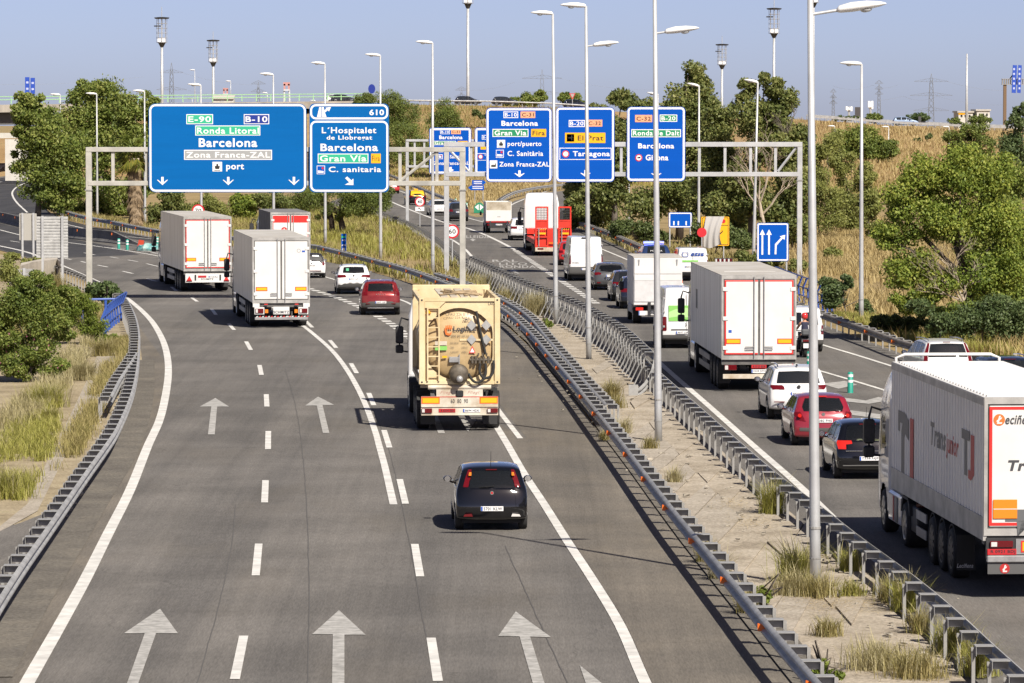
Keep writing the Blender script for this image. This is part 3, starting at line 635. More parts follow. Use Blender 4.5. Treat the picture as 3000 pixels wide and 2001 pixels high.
def split_shell(V, F, regions, m, parent, tol, holes=(), bodyname='body'):
    """cut regions (windows, lamps, bumpers) out of the skin along crisp outlines; each becomes a part"""
    N = fnorm(V, F); cen = V[F].mean(1)
    if (N * cen).sum(1)[np.abs(cen[:, 0]) > np.abs(cen[:, 0]).max() * .8].sum() == 0: pass
    sgn = np.sign((N[:, 0] * np.sign(cen[:, 0]) * (np.abs(N[:, 0]) > .8)).sum())
    if sgn < 0: F = F[:, ::-1]; N = -N
    VN = np.zeros_like(V); np.add.at(VN, F.ravel(), np.repeat(N, 4, 0)); VN /= np.linalg.norm(VN, axis=1)[:, None] + 1e-9
    def cond(k, n):
        if k == 'rear': return n[:, 1] < -.2
        if k == 'front': return n[:, 1] > .25
        if k == 'side': return np.abs(n[:, 0]) > .5
        if k == 'top': return n[:, 2] > .5
    def uv(k, p):
        return np.stack([np.abs(p[:, 0]), p[:, 2]], 1) if k in ('rear', 'front') else (np.stack([p[:, 1], p[:, 2]], 1) if k == 'side' else np.stack([np.abs(p[:, 0]), p[:, 1]], 1))
    moved = np.zeros(len(V), bool)
    for rg in regions:
        k, poly = rg[1], rg[2]; c = cond(k, VN) & ~moved; idx = np.where(c)[0]
        Q, mk = snap(uv(k, V[idx]), poly, tol); i = idx[mk]; q = Q[mk]
        if k in ('rear', 'front'): V[i, 0] = np.where(np.abs(V[i, 0]) < 1e-6, 0, np.sign(V[i, 0]) * q[:, 0]); V[i, 2] = q[:, 1]
        elif k == 'side': V[i, 1] = q[:, 0]; V[i, 2] = q[:, 1]
        moved[i] = True
    for (hy, hz, hr) in holes:
        c = np.where((np.abs(VN[:, 0]) > .5) & ~moved)[0]; d = V[c][:, 1:] - np.array([hy, hz]); e = np.linalg.norm(d, axis=1); mk = np.abs(e - hr) < tol
        V[c[mk], 1:] = np.array([hy, hz]) + d[mk] / e[mk][:, None] * hr
    N = fnorm(V, F); cen = V[F].mean(1); own = np.full(len(F), -1)
    for j, rg in enumerate(regions):
        mk = cond(rg[1], N) & inpoly(uv(rg[1], cen), rg[2]); own[mk] = j
    for j in range(len(regions)):                      # stray faces go back to the body
        for s in (-1, 1):
            idx = np.where((own == j) & (np.sign(cen[:, 0]) == s))[0]
            if len(idx) < 2: own[idx] = -1; continue
            f = F[idx]; lab = np.arange(len(V))
            for _ in range(200):
                mn = lab[f].min(1); old = lab[f].copy(); np.minimum.at(lab, f.ravel(), np.repeat(mn, 4))
                if (lab[f] == old).all(): break
            c = lab[f[:, 0]]; u, cnt = np.unique(c, return_counts=True); own[idx[c != u[cnt.argmax()]]] = -1
    keep = np.ones(len(F), bool)
    for (hy, hz, hr) in holes: keep &= ~((np.abs(N[:, 0]) > .3) & (np.hypot(cen[:, 1] - hy, cen[:, 2] - hz) < hr))
    body = submesh(V, F[(own < 0) & keep], bodyname, m, parent)
    out = {}
    names = {}
    for j, rg in enumerate(regions):
        key = rg[0]; sel = (own == j) & keep; push = rg[4] if len(rg) > 4 else 0.0
        if rg[1] in ('side',) or (len(rg) > 5 and rg[5]):
            for s in (-1, 1): out[key, j, s] = submesh(V, F[sel & (np.sign(cen[:, 0]) == s)], key, rg[3], parent, push, VN)
        else: out[key, j] = submesh(V, F[sel], key, rg[3], parent, push, VN)
    return body, out
# ---------------------------------------------------------------- small vehicle parts
_wh = {}
def wheel(parent, x, y, r, w, rim='rim_silver', spokes=5, side=None):
    key = (round(r, 3), round(w, 3), rim, spokes)
    if key not in _wh:
        t = MB().lathe([(r*.6, -w*.42), (r*.66, -w*.5), (r*.93, -w*.5), (r, -w*.36), (r, w*.36), (r*.93, w*.5), (r*.66, w*.5), (r*.6, w*.42)], 26, axis='x', close=True).mesh('wheel', True)
        b = MB().lathe([(r*.56, w*.42), (r*.56, w*.47), (r*.66, w*.505), (r*.68, w*.47)], 26, axis='x')
        for k in range(spokes):
            a = 2*math.pi*k/spokes; R = Matrix.Rotation(a, 3, 'X')
            b.box(R @ Vector((w*.46, 0, r*.33)), (.03, r*.17, r*.56), R)
        b.lathe([(0.001, w*.50), (r*.15, w*.49), (r*.17, w*.40)], 12, axis='x')
        _wh[key] = (t, b.mesh('rim', False))
    s = (1 if x > 0 else -1) if side is None else side
    o = link('wheel', _wh[key][0], M_('rubber'), parent, (x, y, r))
    link('rim', _wh[key][1], M_(rim), o, (0, 0, 0), (0, 0, 0) if s > 0 else (0, 0, math.pi))
    return o
def plate(parent, x, y, z, txt, w=.52, h=.11, kind='white', yellow=False):
    p = MB().bbox(x - w/2, x + w/2, y - .012, y, z - h/2, z + h/2, .004).build('number_plate', M_('plate_white' if kind == 'white' else 'plate_red'), parent)
    if kind == 'white': MB().bx(x - w/2 + .006, x - w/2 + .045, y - .0145, y - .0125, z - h/2 + .006, z + h/2 - .006).build('country_band', M_('plate_blue'), p)
    if txt: lettering(txt, x - w/2 + .065, x + w/2 - .025, z - h*.33, z + h*.33, y - .0145, M_('plate_ink'), p, .02)
    return p
_mir = {}
def mirror(parent, x, y, z, m, s=1.0):
    sg = 1 if x > 0 else -1; b = MB(); n = 10; prof = [(.001, -.075), (.055, -.06), (.08, -.02), (.085, .03), (.07, .07), (.001, .09)]
    V = []
    for r, h in prof: V += [(1.25 * r * math.cos(2*math.pi*k/n), h, .9 * r * math.sin(2*math.pi*k/n)) for k in range(n)]
    b.add([(a*s, c*s, d*s) for a, c, d in V], [(j*n+i, j*n+(i+1) % n, (j+1)*n+(i+1) % n, (j+1)*n+i) for j in range(len(prof)-1) for i in range(n)])
    b.cyl((0, .0, -.03*s), (-sg*.12*s, .03, -.09*s), .022*s, n=6)
    o = b.build('door_mirror', m, parent, True, (x, y, z))
    MB().prism(circle(0, 0, .072*s, 12), -.0745*s, -.064*s).build('mirror_glass', M_('chrome'), o)
    return o
def seats(parent, W_, ys, zs, m='seat_dark'):
    for y in ys:
        for sx in (-1, 1):
            b = MB(); x = sx * W_ * .22
            b.bbox(x - .23, x + .23, y, y + .14, zs - .55, zs + .02, .05); b.bbox(x - .13, x + .13, y + .02, y + .12, zs + .05, zs + .24, .04)
            b.build('seat', M_(m), parent)
OUT_ = {
 'hatch': (4.05, 1.49, [(.30,.24),(.10,.27),(.02,.42),(0,.55),(.03,.72),(.09,.90),(.15,1.0),(.30,1.22),(.42,1.37),(.52,1.435),(.85,1.475),(1.3,1.49),(1.8,1.475),(2.25,1.41),(2.65,1.22),(3.10,.99),(3.45,.90),(3.80,.78),(3.98,.62),(4.05,.45),(4.0,.28),(3.8,.22),(2.0,.2)]),
 'suv': (4.40, 1.65, [(.32,.30),(.12,.34),(.03,.48),(0,.62),(.03,.80),(.07,.98),(.14,1.08),(.30,1.35),(.40,1.50),(.50,1.58),(.90,1.63),(1.5,1.65),(2.1,1.62),(2.5,1.54),(2.95,1.30),(3.35,1.12),(3.7,1.05),(4.1,.95),(4.33,.78),(4.40,.55),(4.32,.32),(4.1,.26),(2.2,.25)]),
 'mpv': (4.59, 1.66, [(.30,.26),(.10,.29),(.02,.45),(0,.62),(.03,.80),(.07,.97),(.15,1.15),(.28,1.40),(.36,1.53),(.46,1.59),(.9,1.635),(1.6,1.66),(2.2,1.64),(2.7,1.55),(3.15,1.32),(3.65,1.06),(4.05,.93),(4.4,.80),(4.55,.62),(4.59,.45),(4.52,.28),(4.3,.22),(2.2,.2)]),
 'van': (5.4, 2.45, [(.22,.36),(.06,.38),(.02,.5),(0,.75),(.01,1.3),(.03,1.9),(.07,2.25),(.16,2.40),(.35,2.44),(1.5,2.45),(3.2,2.43),(3.75,2.34),(4.05,2.10),(4.55,1.55),(4.75,1.30),(5.15,1.10),(5.35,.85),(5.4,.6),(5.35,.4),(5.1,.32),(2.5,.32)]),
 'partner': (4.4, 1.82, [(.25,.28),(.08,.31),(.02,.45),(0,.6),(.01,1.0),(.04,1.4),(.10,1.68),(.20,1.77),(.5,1.81),(1.4,1.82),(2.1,1.80),(2.5,1.70),(2.95,1.40),(3.35,1.14),(3.8,1.02),(4.2,.86),(4.37,.65),(4.4,.45),(4.33,.28),(4.1,.23),(2.2,.22)]),
}
def car(label, px, yaw, style, L, W_, H, pm, wb=2.55, ro=.72, tyre=(.31, .2), reg=None, res=0, roofk=.74, belt=.60, txt=None, plate_z=.55, plate_y=0.0,
        name='car', cat='car', R=None, kx=2.6, inter=True, sidewin=True, gl='glass_tint', rim='rim_silver', extra=None, group='cars', mirr=True, mm='black_plastic', rg_scale=True, splits=2, seatz=None):
    gx = g(*px) if len(px) == 2 else px; root = empty(name, (gx[0], gx[1], gx[2] + .004), math.radians(yaw), label, cat, group)
    L0, H0, ol = OUT_[style]; ol = [(y * L / L0, z * H / H0) for y, z in ol]
    hw = W_ / 2; zb = belt * H
    def Wf(y, z):
        f = np.interp(z, [.15, .32, .5, .78, zb, H], [.93, .975, 1, 1, .975, roofk])
        q = 1 - .05 * np.clip(1 - y / .9, 0, 1)**2 - .10 * np.clip((y - (L - 1.1)) / 1.1, 0, 1)**2
        return hw * f * q
    N, T, S = ((110, 11, 10), (170, 18, 16), (250, 27, 24))[res]
    V, F = shell(ol, Wf, N, T, S, R or (.20, .09, .38, .05), kx, (.9, .9, .55 * H * .6))
    V[:, 1] -= ro                                    # origin: rear axle on the ground
    tol = (.05, .034, .024)[res]
    regs = list(reg or [])
    if sidewin:
        # side glass follows the roofline
        top = H * .935; yb = 2.95 / 4.05 * L - ro; y0 = sidewin if isinstance(sidewin, float) else .12 * L - ro
        zt = lambda y: float(np.interp(y + ro, [p[0] for p in ol[7:16]], [p[1] for p in ol[7:16]])) - .09
        ys = np.linspace(y0, yb, 22); up = [(y, max(zb + .03, min(top, zt(y)))) for y in ys]
        poly = [(y0 + .10, zb + .04)] + up + [(yb, zb + .03)]
        cut = [y0] + [y0 + (yb - y0) * (k + 1) / (splits + 1) for k in range(splits)] + [yb + .2]
        for a, b in zip(cut[:-1], cut[1:]):
            pp = [(min(max(y, a + .03), b - .03), z) for y, z in poly]
            regs.append(('side_window', 'side', pp, M_(gl), -.006))
    regs.append(('windscreen', 'front', [(-.01, H*.665), (hw*.86, H*.665), (hw*.70, H*.93), (-.01, H*.93)], M_('glass_clear')))
    r, tw = tyre
    split_shell(V, F, regs, pm, root, tol, [(0, r, r + .055), (wb, r, r + .055)])
    MB().bx(-hw*.80, hw*.80, -ro*.6, wb + .35, .17, .5).build('underbody', M_('interior_dark'), root)
    for x in (-1, 1):
        for y in (0, wb): wheel(root, x * (hw - tw*.5 - .012), y, r, tw, rim)
    if inter:
        MB().bbox(-hw*.85, hw*.85, wb - .25, wb + .25, .6, zb + .05, .04).build('dashboard', M_('interior_dark'), root)
        sz = seatz or zb + .02
        seats(root, W_, (.25, wb * .52), sz)
        MB().bx(-hw*.8, hw*.8, -ro + .35, .2, .45, zb - .06).build('parcel_shelf', M_('interior_dark'), root)
    if txt is not None: plate(root, 0, -ro - .006 + plate_y, plate_z, txt)
    if mirr:
        for s in (-1, 1): mirror(root, s * (hw + .10), wb - .62, zb + .07, M_(mm))
    if extra: extra(root, dict(L=L, W=W_, H=H, ro=ro, wb=wb, hw=hw, zb=zb))
    return root
def half(*p): return list(p)
def emblem(root, y, z, r, m='chrome', pts=None, x=0):
    MB().prism(circle(x, z, r, 14), y - .012, y).build('emblem', M_(m), root)
def wiper(root, y, z, x0, x1):
    MB().tube([(x0, y, z), ((x0+x1)/2, y - .02, z + .015), (x1, y - .01, z + .03)], .011, 6).build('wiper', M_('wiper_black'), root)
def antenna(root, y, z, l=.35, x=0): MB().tube([(x, y, z), (x, y - l*.35, z + l)], [.008, .004], 5).build('antenna', M_('black_plastic'), root)
def rails_roof(root, d, m='chrome', y0=.0, y1=None):
    for s in (-1, 1):
        x = s * d['hw'] * .66; MB().tube([(x, y0, d['H'] - .05), (x, y0 + .12, d['H'] + .02), (x, y0 + 1.0, d['H'] + .035), (x, (y1 or 1.7), d['H'] - .02)], .02, 6).build('roof_rail', M_(m), root)
def box_part(root, name, m, *b): return MB().bbox(*b, b=.008).build(name, M_(m), root)

BLK = M_('black_plastic'); RED = M_('lamp_red'); GT = M_('glass_tint'); GD = M_('glass_dark')
def lights2(root, name, m, x0, x1, y, z0, z1):
    for s in (-1, 1): MB().bbox(min(s*x0, s*x1), max(s*x0, s*x1), y - .012, y + .01, z0, z1, .004).build(name, M_(m), root)

# ---------------------------------------------------------------- left carriageway cars
P_BLACK = paint('paint_black', (.004, .0043, .006), .1, 0, .004)
def ex(root, d):
    y = -d['ro']; emblem(root, y + .062, .88, .045); emblem(root, y + .048, .88, .026, 'plate_red')
    wiper(root, y + .145, 1.0, -.30, .05); antenna(root, .05, 1.46, .34)
    MB().bbox(-.13, .13, y + .40, y + .43, 1.375, 1.40, .006).build('brake_lamp', M_('lamp_red'), root)
    for s in (-1, 1): MB().prism([(s*.44, .34), (s*.66, .34), (s*.63, .39), (s*.47, .405)], y + .0, y + .05).build('bumper_reflector', M_('lamp_red' if s < 0 else 'lamp_clear'), root)
    for s in (-1, 1): MB().prism([(s*.465, 1.26), (s*.53, 1.26), (s*.515, 1.34), (s*.462, 1.34)], y + .285, y + .33).build('turn_signal', M_('lamp_orange'), root)
FIAT = [('rear_window', 'rear', half((-.01,.985),(.52,.985),(.455,1.365),(-.01,1.375)), GT, -.004), ('tail_light', 'rear', half((.535,1.0),(.66,1.0),(.60,1.2),(.53,1.385),(.462,1.385)), RED, .006, True)]
car('black hatchback in the foreground passing beside the white edge line', (1438,1549), 2.6, 'hatch', 4.03, 1.69, 1.49, P_BLACK, 2.51, .68, (.305,.195), FIAT, 2, txt='5701 KLW', plate_z=.52, plate_y=.005, extra=ex, belt=.63, rim='rim_silver', mm='paint_black')
P_RED = paint('paint_red_metallic', (.22, .012, .014), .25, .35, .05)
def ex(root, d):
    y = -d['ro']
    for k in range(5): MB().bbox(-.20 + k*.1 - .018, -.20 + k*.1 + .018, y + .03, y + .05, .985, 1.02, .003).build('badge_letter', M_('chrome'), root)
    rails_roof(root, d, 'black_plastic', -.1); MB().bbox(-.62, .62, y - .02, y + .04, .33, .385, .01).build('skid_trim', M_('chrome'), root)
    lights2(root, 'bumper_reflector', 'lamp_red', .50, .70, y + .03, .53, .57)
VOLVO = [('rear_window', 'rear', half((-.01,1.13),(.60,1.13),(.56,1.48),(-.01,1.50)), GT, -.004), ('tail_light', 'rear', half((.62,.93),(1,.93),(1,1.04),(.72,1.10),(.68,1.40),(.61,1.40),(.63,1.06)), RED, .006, True),
         ('bumper', 'rear', half((-.01,.2),(1,.2),(1,.60),(.62,.60),(.55,.66),(-.01,.66)), mat('grey_plastic', (.085,.083,.08), .6))]
car('dark red crossover just ahead of the tank truck', (1114,922), 3.4, 'suv', 4.42, 1.87, 1.65, P_RED, 2.70, .86, (.35,.22), VOLVO, 1, txt='5642 LBF', plate_z=.62, plate_y=.012, extra=ex, belt=.64, mm='paint_red_metallic')
P_WHITE = paint('paint_white', (.74, .74, .74), .3, 0, .06)
def ex(root, d):
    y = -d['ro']; emblem(root, y + .05, 1.0, .045); rails_roof(root, d, 'black_plastic', -.1)
    MB().bbox(-.40, -.25, y + .255, y + .262, 1.22, 1.36, .002).build('window_sticker', mat('sticker_green', (.12,.5,.28), .5), root)
SEAT = [('rear_window', 'rear', half((-.01,1.10),(.58,1.12),(.52,1.42),(-.01,1.44)), GT, -.004), ('tail_light', 'rear', half((.40,.90),(.88,.86),(.90,1.02),(.44,1.02)), RED, .006, True), ('bumper', 'rear', half((-.01,.2),(1,.2),(1,.48),(.62,.50),(.52,.58),(-.01,.58)), MATS['grey_plastic'])]
car('white compact crossover with a green sticker in its rear window', (1035,861), 4.5, 'suv', 4.14, 1.78, 1.55, P_WHITE, 2.57, .76, (.33,.21), SEAT, 1, txt='8027 LJT', plate_z=.80, plate_y=.03, extra=ex, belt=.64)
def ex(root, d):
    y = -d['ro']; emblem(root, y + .06, .86, .04); lights2(root, 'exhaust_pipe', 'chrome', .05, .16, y + .0, .22, .28)
    MB().bbox(-.55, .55, y - .008, y + .03, .40, .43, .006).build('bumper_trim', M_('lamp_red'), root)
MINI = [('rear_window', 'rear', half((-.01,.97),(.62,.97),(.56,1.30),(-.01,1.31)), GD, -.004), ('tail_light', 'rear', half((.62,.72),(.74,.72),(.74,.94),(.62,.94)), RED, .006, True), ('bumper', 'rear', half((-.01,.1),(1,.1),(1,.28),(-.01,.30)), BLK), ('roof_panel', 'top', half((-.01,-.5),(1,-.5),(1,3),(-.01,3)), BLK)]
car('small white hatchback with a black roof, half hidden by the white trailer', (911,814), 6.0, 'hatch', 3.70, 1.68, 1.41, P_WHITE, 2.47, .6, (.30,.2), MINI, 1, txt='3158 GBT', plate_z=.74, plate_y=.02, extra=ex, belt=.63)

# ---------------------------------------------------------------- right carriageway, near queue
def ex(root, d):
    y = -d['ro']; emblem(root, y + .055, 1.04, .06, 'dark_metal'); rails_roof(root, d, 'chrome', -.3)
    MB().prism_x([(y + .55, 1.66), (y + .85, 1.66), (y + .75, 1.72)], -.02, .02).build('antenna', M_('black_plastic'), root)
    lights2(root, 'bumper_reflector', 'lamp_red', .45, .78, y + .0, .56, .59); MB().bbox(-.60, .60, y - .01, y + .05, .34, .44, .01).build('diffuser', M_('black_plastic'), root)
TIG = [('rear_window', 'rear', half((-.01,1.14),(.68,1.14),(.60,1.50),(-.01,1.52)), GD, -.004), ('tail_light', 'rear', half((.42,.95),(.80,.95),(.92,1.09),(.50,1.09)), RED, .006, True)]
car('white SUV with chrome roof rails directly behind the silver trailer', (2332,1226), 2.4, 'suv', 4.49, 1.84, 1.67, P_WHITE, 2.68, .88, (.35,.23), TIG, 2, txt='6932 LBK', plate_z=.83, plate_y=.03, extra=ex, belt=.63, rim='rim_silver')
def ex(root, d):
    y = -d['ro']; emblem(root, y + .09, .92, .05); wiper(root, y + .165, 1.0, -.05, .35)
    MB().bbox(-.13, .13, y + .43, y + .47, 1.40, 1.43, .006).build('brake_lamp', M_('lamp_red_lit'), root)
    for s in (-1, 1): MB().cyl((s*.69, y + .03, .89), (s*.69, y + .06, .89), .055, n=12).build('brake_light', M_('lamp_red_lit'), root)
P207 = [('rear_window', 'rear', half((-.01,1.0),(.56,1.0),(.60,1.12),(.50,1.36),(-.01,1.38)), GT, -.004), ('tail_light', 'rear', half((.50,.70),(.70,.74),(.88,.96),(.66,.99)), RED, .006, True), ('bumper_strip', 'rear', half((-.01,.42),(.68,.44),(.70,.54),(-.01,.53)), MATS['grey_plastic'], .006)]
P_RED2 = paint('paint_cherry', (.26, .012, .028), .2, .15, .05)
car('cherry red hatchback with brake lights lit, right behind the white SUV', (2405,1303), 2.6, 'hatch', 4.03, 1.75, 1.47, P_RED2, 2.54, .70, (.31,.2), P207, 2, txt='0382 FHS', plate_z=.74, plate_y=.012, extra=ex, belt=.63, gl='glass_clear', mm='paint_cherry')
def ex(root, d):
    y = -d['ro']; wiper(root, y + .16, 1.03, -.25, .30); antenna(root, .05, 1.52, .36)
    b = MB()
    for k, zz in enumerate((.90, .94)): b.prism([(-.06, zz - .035), (0, zz), (.06, zz - .035), (.06, zz - .018), (0, zz + .02), (-.06, zz - .018)], y + .05, y + .065)
    b.build('emblem', M_('chrome'), root)
    MB().bbox(-.62, .62, y + .012, y + .03, .745, .77, .006).build('chrome_strip', M_('chrome'), root)
    MB().bbox(-.70, .70, y - .01, y + .03, .36, .39, .008).build('bumper_trim', MATS['grey_plastic'], root)
    MB().bbox(-.22, .22, y + .41, y + .45, 1.42, 1.445, .006).build('brake_lamp', M_('lamp_red'), root)
C3 = [('rear_window', 'rear', half((-.01,1.02),(.62,1.02),(.53,1.40),(-.01,1.42)), M_('glass_clear'), -.004), ('tail_light', 'rear', half((.60,.80),(.80,.80),(.84,1.02),(.44,1.02),(.44,.94),(.60,.92)), M_('lamp_red_lit'), .006, True)]
c3 = car('black hatchback with two pale hats on its parcel shelf, beside the white lorry cab', (2537,1400), 2.8, 'hatch', 3.94, 1.73, 1.52, P_BLACK, 2.46, .70, (.31,.2), C3, 2, txt='7256 HJF', plate_z=.56, plate_y=.01, extra=ex, belt=.64, gl='glass_tint')
P_SILV = paint('paint_silver_white', (.60,.61,.62), .28, .2, .08)
def ex(root, d):
    y = -d['ro']; rails_roof(root, d, 'rim_silver', -.3, 2.0); antenna(root, .7, 1.64, .36); wiper(root, y + .16, 1.12, 0, .5)
    MB().bbox(-.13, .13, y + .42, y + .45, 1.585, 1.605, .005).build('brake_lamp', M_('lamp_red'), root)
PIC = [('rear_window', 'rear', half((-.01,1.08),(.70,1.08),(.58,1.53),(-.01,1.55)), GD, -.004), ('tail_light', 'rear', half((.72,.72),(.90,.72),(.80,1.22),(.66,1.56),(.60,1.56),(.71,1.10)), RED, .006, True)]
car('white people carrier with tall red tail lights by the right guard rail', (2765,1134), 5.5, 'mpv', 4.59, 1.83, 1.66, P_WHITE, 2.73, .9, (.33,.21), PIC, 2, txt='9217 FXW', plate_z=.75, plate_y=.03, extra=ex, belt=.63, gl='glass_tint', splits=3)
P_NAVY = paint('paint_navy', (.010, .015, .034), .18, .2, .03)
def ex(root, d):
    MB().bbox(-.2, .2, -d['ro'] + .44, -d['ro'] + .47, 1.375, 1.395, .006).build('brake_lamp', M_('lamp_red'), root); rails_roof(root, d, 'chrome', -.3)
    emblem(root, -d['ro'] + .06, .9, .05)
GEN = lambda H, lx=.5: [('rear_window', 'rear', half((-.01,H*.665),(.56,H*.665),(.50,H*.915),(-.01,H*.925)), GD, -.004), ('tail_light', 'rear', half((lx,H*.52),(.86,H*.52),(.86,H*.63),(lx,H*.63)), RED, .006, True), ('bumper', 'rear', half((-.01,.1),(1,.1),(1,.36),(-.01,.38)), BLK)]
car('dark blue car roof at the right edge, behind the white lorry trailer', (2950,1172), 6.5, 'hatch', 4.5, 1.83, 1.46, P_NAVY, 2.7, .9, (.33,.21), GEN(1.46), 2, txt='', extra=ex, belt=.63)
# ---------------------------------------------------------------- right carriageway, farther queue
P_GREY = paint('paint_grey', (.075,.078,.085), .25, .3, .06); P_CHAR = paint('paint_charcoal', (.022,.024,.03), .22, .25, .05)
def exg(root, d):
    y = -d['ro']; emblem(root, y + .05, d['H']*.58, .045); wiper(root, y + .15, d['H']*.665, -.3, .1)
FOC = [('rear_window', 'rear', half((-.01,1.0),(.50,1.02),(.62,1.14),(.54,1.32),(-.01,1.35)), M_('glass_clear'), -.004), ('tail_light', 'rear', half((.50,.86),(.84,.80),(.90,.95),(.60,.97)), RED, .006, True), ('bumper', 'rear', half((-.01,.1),(1,.1),(1,.30),(-.01,.34)), BLK)]
def exf(root, d): exg(root, d); lights2(root, 'bumper_reflector', 'lamp_red', .55, .75, -d['ro'] + .05, .38, .44)
car('grey hatchback directly behind the white panel van in the queue', (1787,849), 2.4, 'hatch', 4.36, 1.82, 1.47, P_GREY, 2.65, .85, (.32,.21), FOC, 1, txt='7132 JGV', plate_z=.78, plate_y=.03, extra=exf, belt=.64, gl='glass_clear')
car('dark brownish grey car half hidden by the white box van, behind the grey hatchback', (1842,882), 2.4, 'suv', 4.4, 1.82, 1.56, P_CHAR, 2.66, .85, (.33,.21), GEN(1.56, .46), 1, txt='4410 KTR', plate_z=.78, extra=exg, belt=.64)
def exr(root, d): exg(root, d); plate(root, 0, -d['ro'] + .01, .62, '', kind='red')
car('dark blue-grey car with a red rear plate squeezed beside the white box van', (1868,904), 2.4, 'suv', 4.2, 1.78, 1.58, P_NAVY, 2.6, .8, (.33,.21), GEN(1.58, .46), 1, txt=None, extra=exr, belt=.63)
P_RED3 = paint('paint_red', (.42, .012, .014), .25, 0, .06)
car('small red car tucked between the red low-loader and the white panel van', (1673,777), 2.6, 'hatch', 3.7, 1.64, 1.48, P_RED3, 2.4, .6, (.29,.18), GEN(1.48, .52), 1, txt='B 4521 VN', plate_z=.6, extra=exg, belt=.63)
car('white crossover beside the red low-loader lorry, near the white tipper', (1530,704), 3.0, 'suv', 4.6, 1.86, 1.66, P_WHITE, 2.7, .85, (.34,.22), GEN(1.66, .42), 1, txt='6641 LTD', plate_z=.80, plate_y=.03, extra=exg, belt=.64)
car('dark grey compact people carrier beside the green and white nose marker', (1342,648), 6.0, 'mpv', 4.28, 1.76, 1.62, P_CHAR, 2.6, .75, (.31,.2), GEN(1.62, .50), 0, txt='5520 GWX', plate_z=.80, plate_y=.03, extra=exg, belt=.63)
car('white hatchback behind the black and yellow taxi on the far slip road', (1287,631), 7.0, 'hatch', 4.2, 1.78, 1.46, P_WHITE, 2.6, .8, (.31,.2), GEN(1.46, .5), 0, txt='2091 KMR', plate_z=.62, extra=exg, belt=.63)
P_YEL = paint('paint_taxi_yellow', (.72, .42, .01), .3, 0, .04)
def ext(root, d): exg(root, d); MB().bbox(-.2, .2, .7, .85, 1.47, 1.60, .02).build('taxi_sign', M_('reflex_yellow'), root)
TAXI = GEN(1.48, .5) + [('hatch_panel', 'rear', half((-.01,.86),(.60,.90),(.60,.99),(-.01,.99)), P_YEL, .004), ('hatch_panel', 'rear', half((.56,.99),(.70,.99),(.62,1.45),(-.01,1.45),(-.01,1.375),(.50,1.37)), P_YEL, .004), ('roof_panel', 'top', half((-.01,-.6),(.6,-.6),(.6,.2),(-.01,.2)), P_YEL)]
car('black and yellow taxi behind the round 40 speed limit sign', (1221,600), 9.0, 'hatch', 4.4, 1.8, 1.48, P_BLACK, 2.65, .85, (.32,.2), TAXI, 0, txt='3377 LDS', plate_z=.60, extra=ext, belt=.63)
car('red car farthest up the left branch, half behind the exit sign', (1147,567), 11.0, 'hatch', 4.1, 1.75, 1.46, P_RED3, 2.5, .75, (.31,.2), GEN(1.46, .5), 0, txt='1128 HNB', plate_z=.62, extra=exg, belt=.63)
def police(root, d):
    y = .9; bar = MB().bbox(-.62, .62, y, y + .3, d['H'] + .03, d['H'] + .15, .03).build('light_bar', mat('beacon_blue', (.03,.05,.5), .2, emit=(.10,.12,1.0), estr=5.0), root)
    MB().bbox(.1, .62, y - .004, y + .1, d['H'] + .04, d['H'] + .14, .01).build('beacon_lens', M_('lamp_clear'), bar)
    MB().bx(-.5, .5, y + .05, y + .25, d['H'] - .04, d['H'] + .028).build('bar_mount', M_('black_plastic'), root)
    lettering('POLICIA', -.36, .36, 1.12, 1.2, -d['ro'] + .175, M_('plate_white'), root)
P_POL = paint('paint_police_blue', (.012,.03,.10), .25, 0, .04)
car('dark blue police car with a glowing blue light bar under the trees', (1920,790), 3.5, 'hatch', 4.5, 1.82, 1.52, P_POL, 2.65, .85, (.32,.2), GEN(1.52, .5), 1, txt='CME 4411', plate_z=.6, extra=police, belt=.63, cat='police car')
def police2(root, d):
    police(root, d); b = MB().bbox(-.05, .88, .2, .26, d['H'] + .08, d['H'] + .42, .01).build('matrix_board', M_('dark_metal'), root)
    for k in range(8): MB().bx(-.02 + k*.11, .06 + k*.11, .194, .199, d['H'] + .12, d['H'] + .38).build('lamp_cell', M_('lamp_red' if k % 2 else 'lamp_clear'), b)
car('police car with a red and white lamp board, behind the silver trailer roof', (2098,866), 3.5, 'hatch', 4.5, 1.82, 1.52, P_POL, 2.65, .85, (.32,.2), GEN(1.52, .5), 0, txt='', extra=police2, belt=.63, cat='police car')
# ---------------------------------------------------------------- vans
VANR = (.07, .10, .35, .04)
def van_doors(root, d, glassless=True):
    y = -d['ro']; MB().bx(-.006, .006, y - .004, y + .012, .6, d['H'] - .25).build('door_seam', M_('black_plastic'), root)
    for s in (-1, 1):
        for zz in (.9, 1.5, 2.05)[: 3 if d['H'] > 2.2 else 2]: MB().bbox(s*(d['hw'] - .1) - .04, s*(d['hw'] - .1) + .04, y - .02, y + .03, zz - .04, zz + .04, .008).build('hinge', M_('grey_metal') if 'grey_metal' in MATS else M_('galvanised'), root)
def exv(root, d):
    van_doors(root, d); y = -d['ro']; MB().bbox(-.26, .26, y + .06, y + .10, d['H'] - .10, d['H'] - .03, .01).build('roof_lamp', M_('black_plastic'), root)
    lettering('35S14 HI-MATIC', -.78, -.42, 1.0, 1.07, y - .008, M_('dark_metal'), root); plate(root, .0, y - .02, .68, '5129 KJZ')
VAN = [('tail_light', 'rear', half((.86,.95),(1.02,.95),(1.02,1.45),(.86,1.45)), RED, .006, True), ('bumper', 'rear', half((-.01,.2),(1.2,.2),(1.2,.85),(-.01,.85)), MATS['grey_plastic'], .02)]
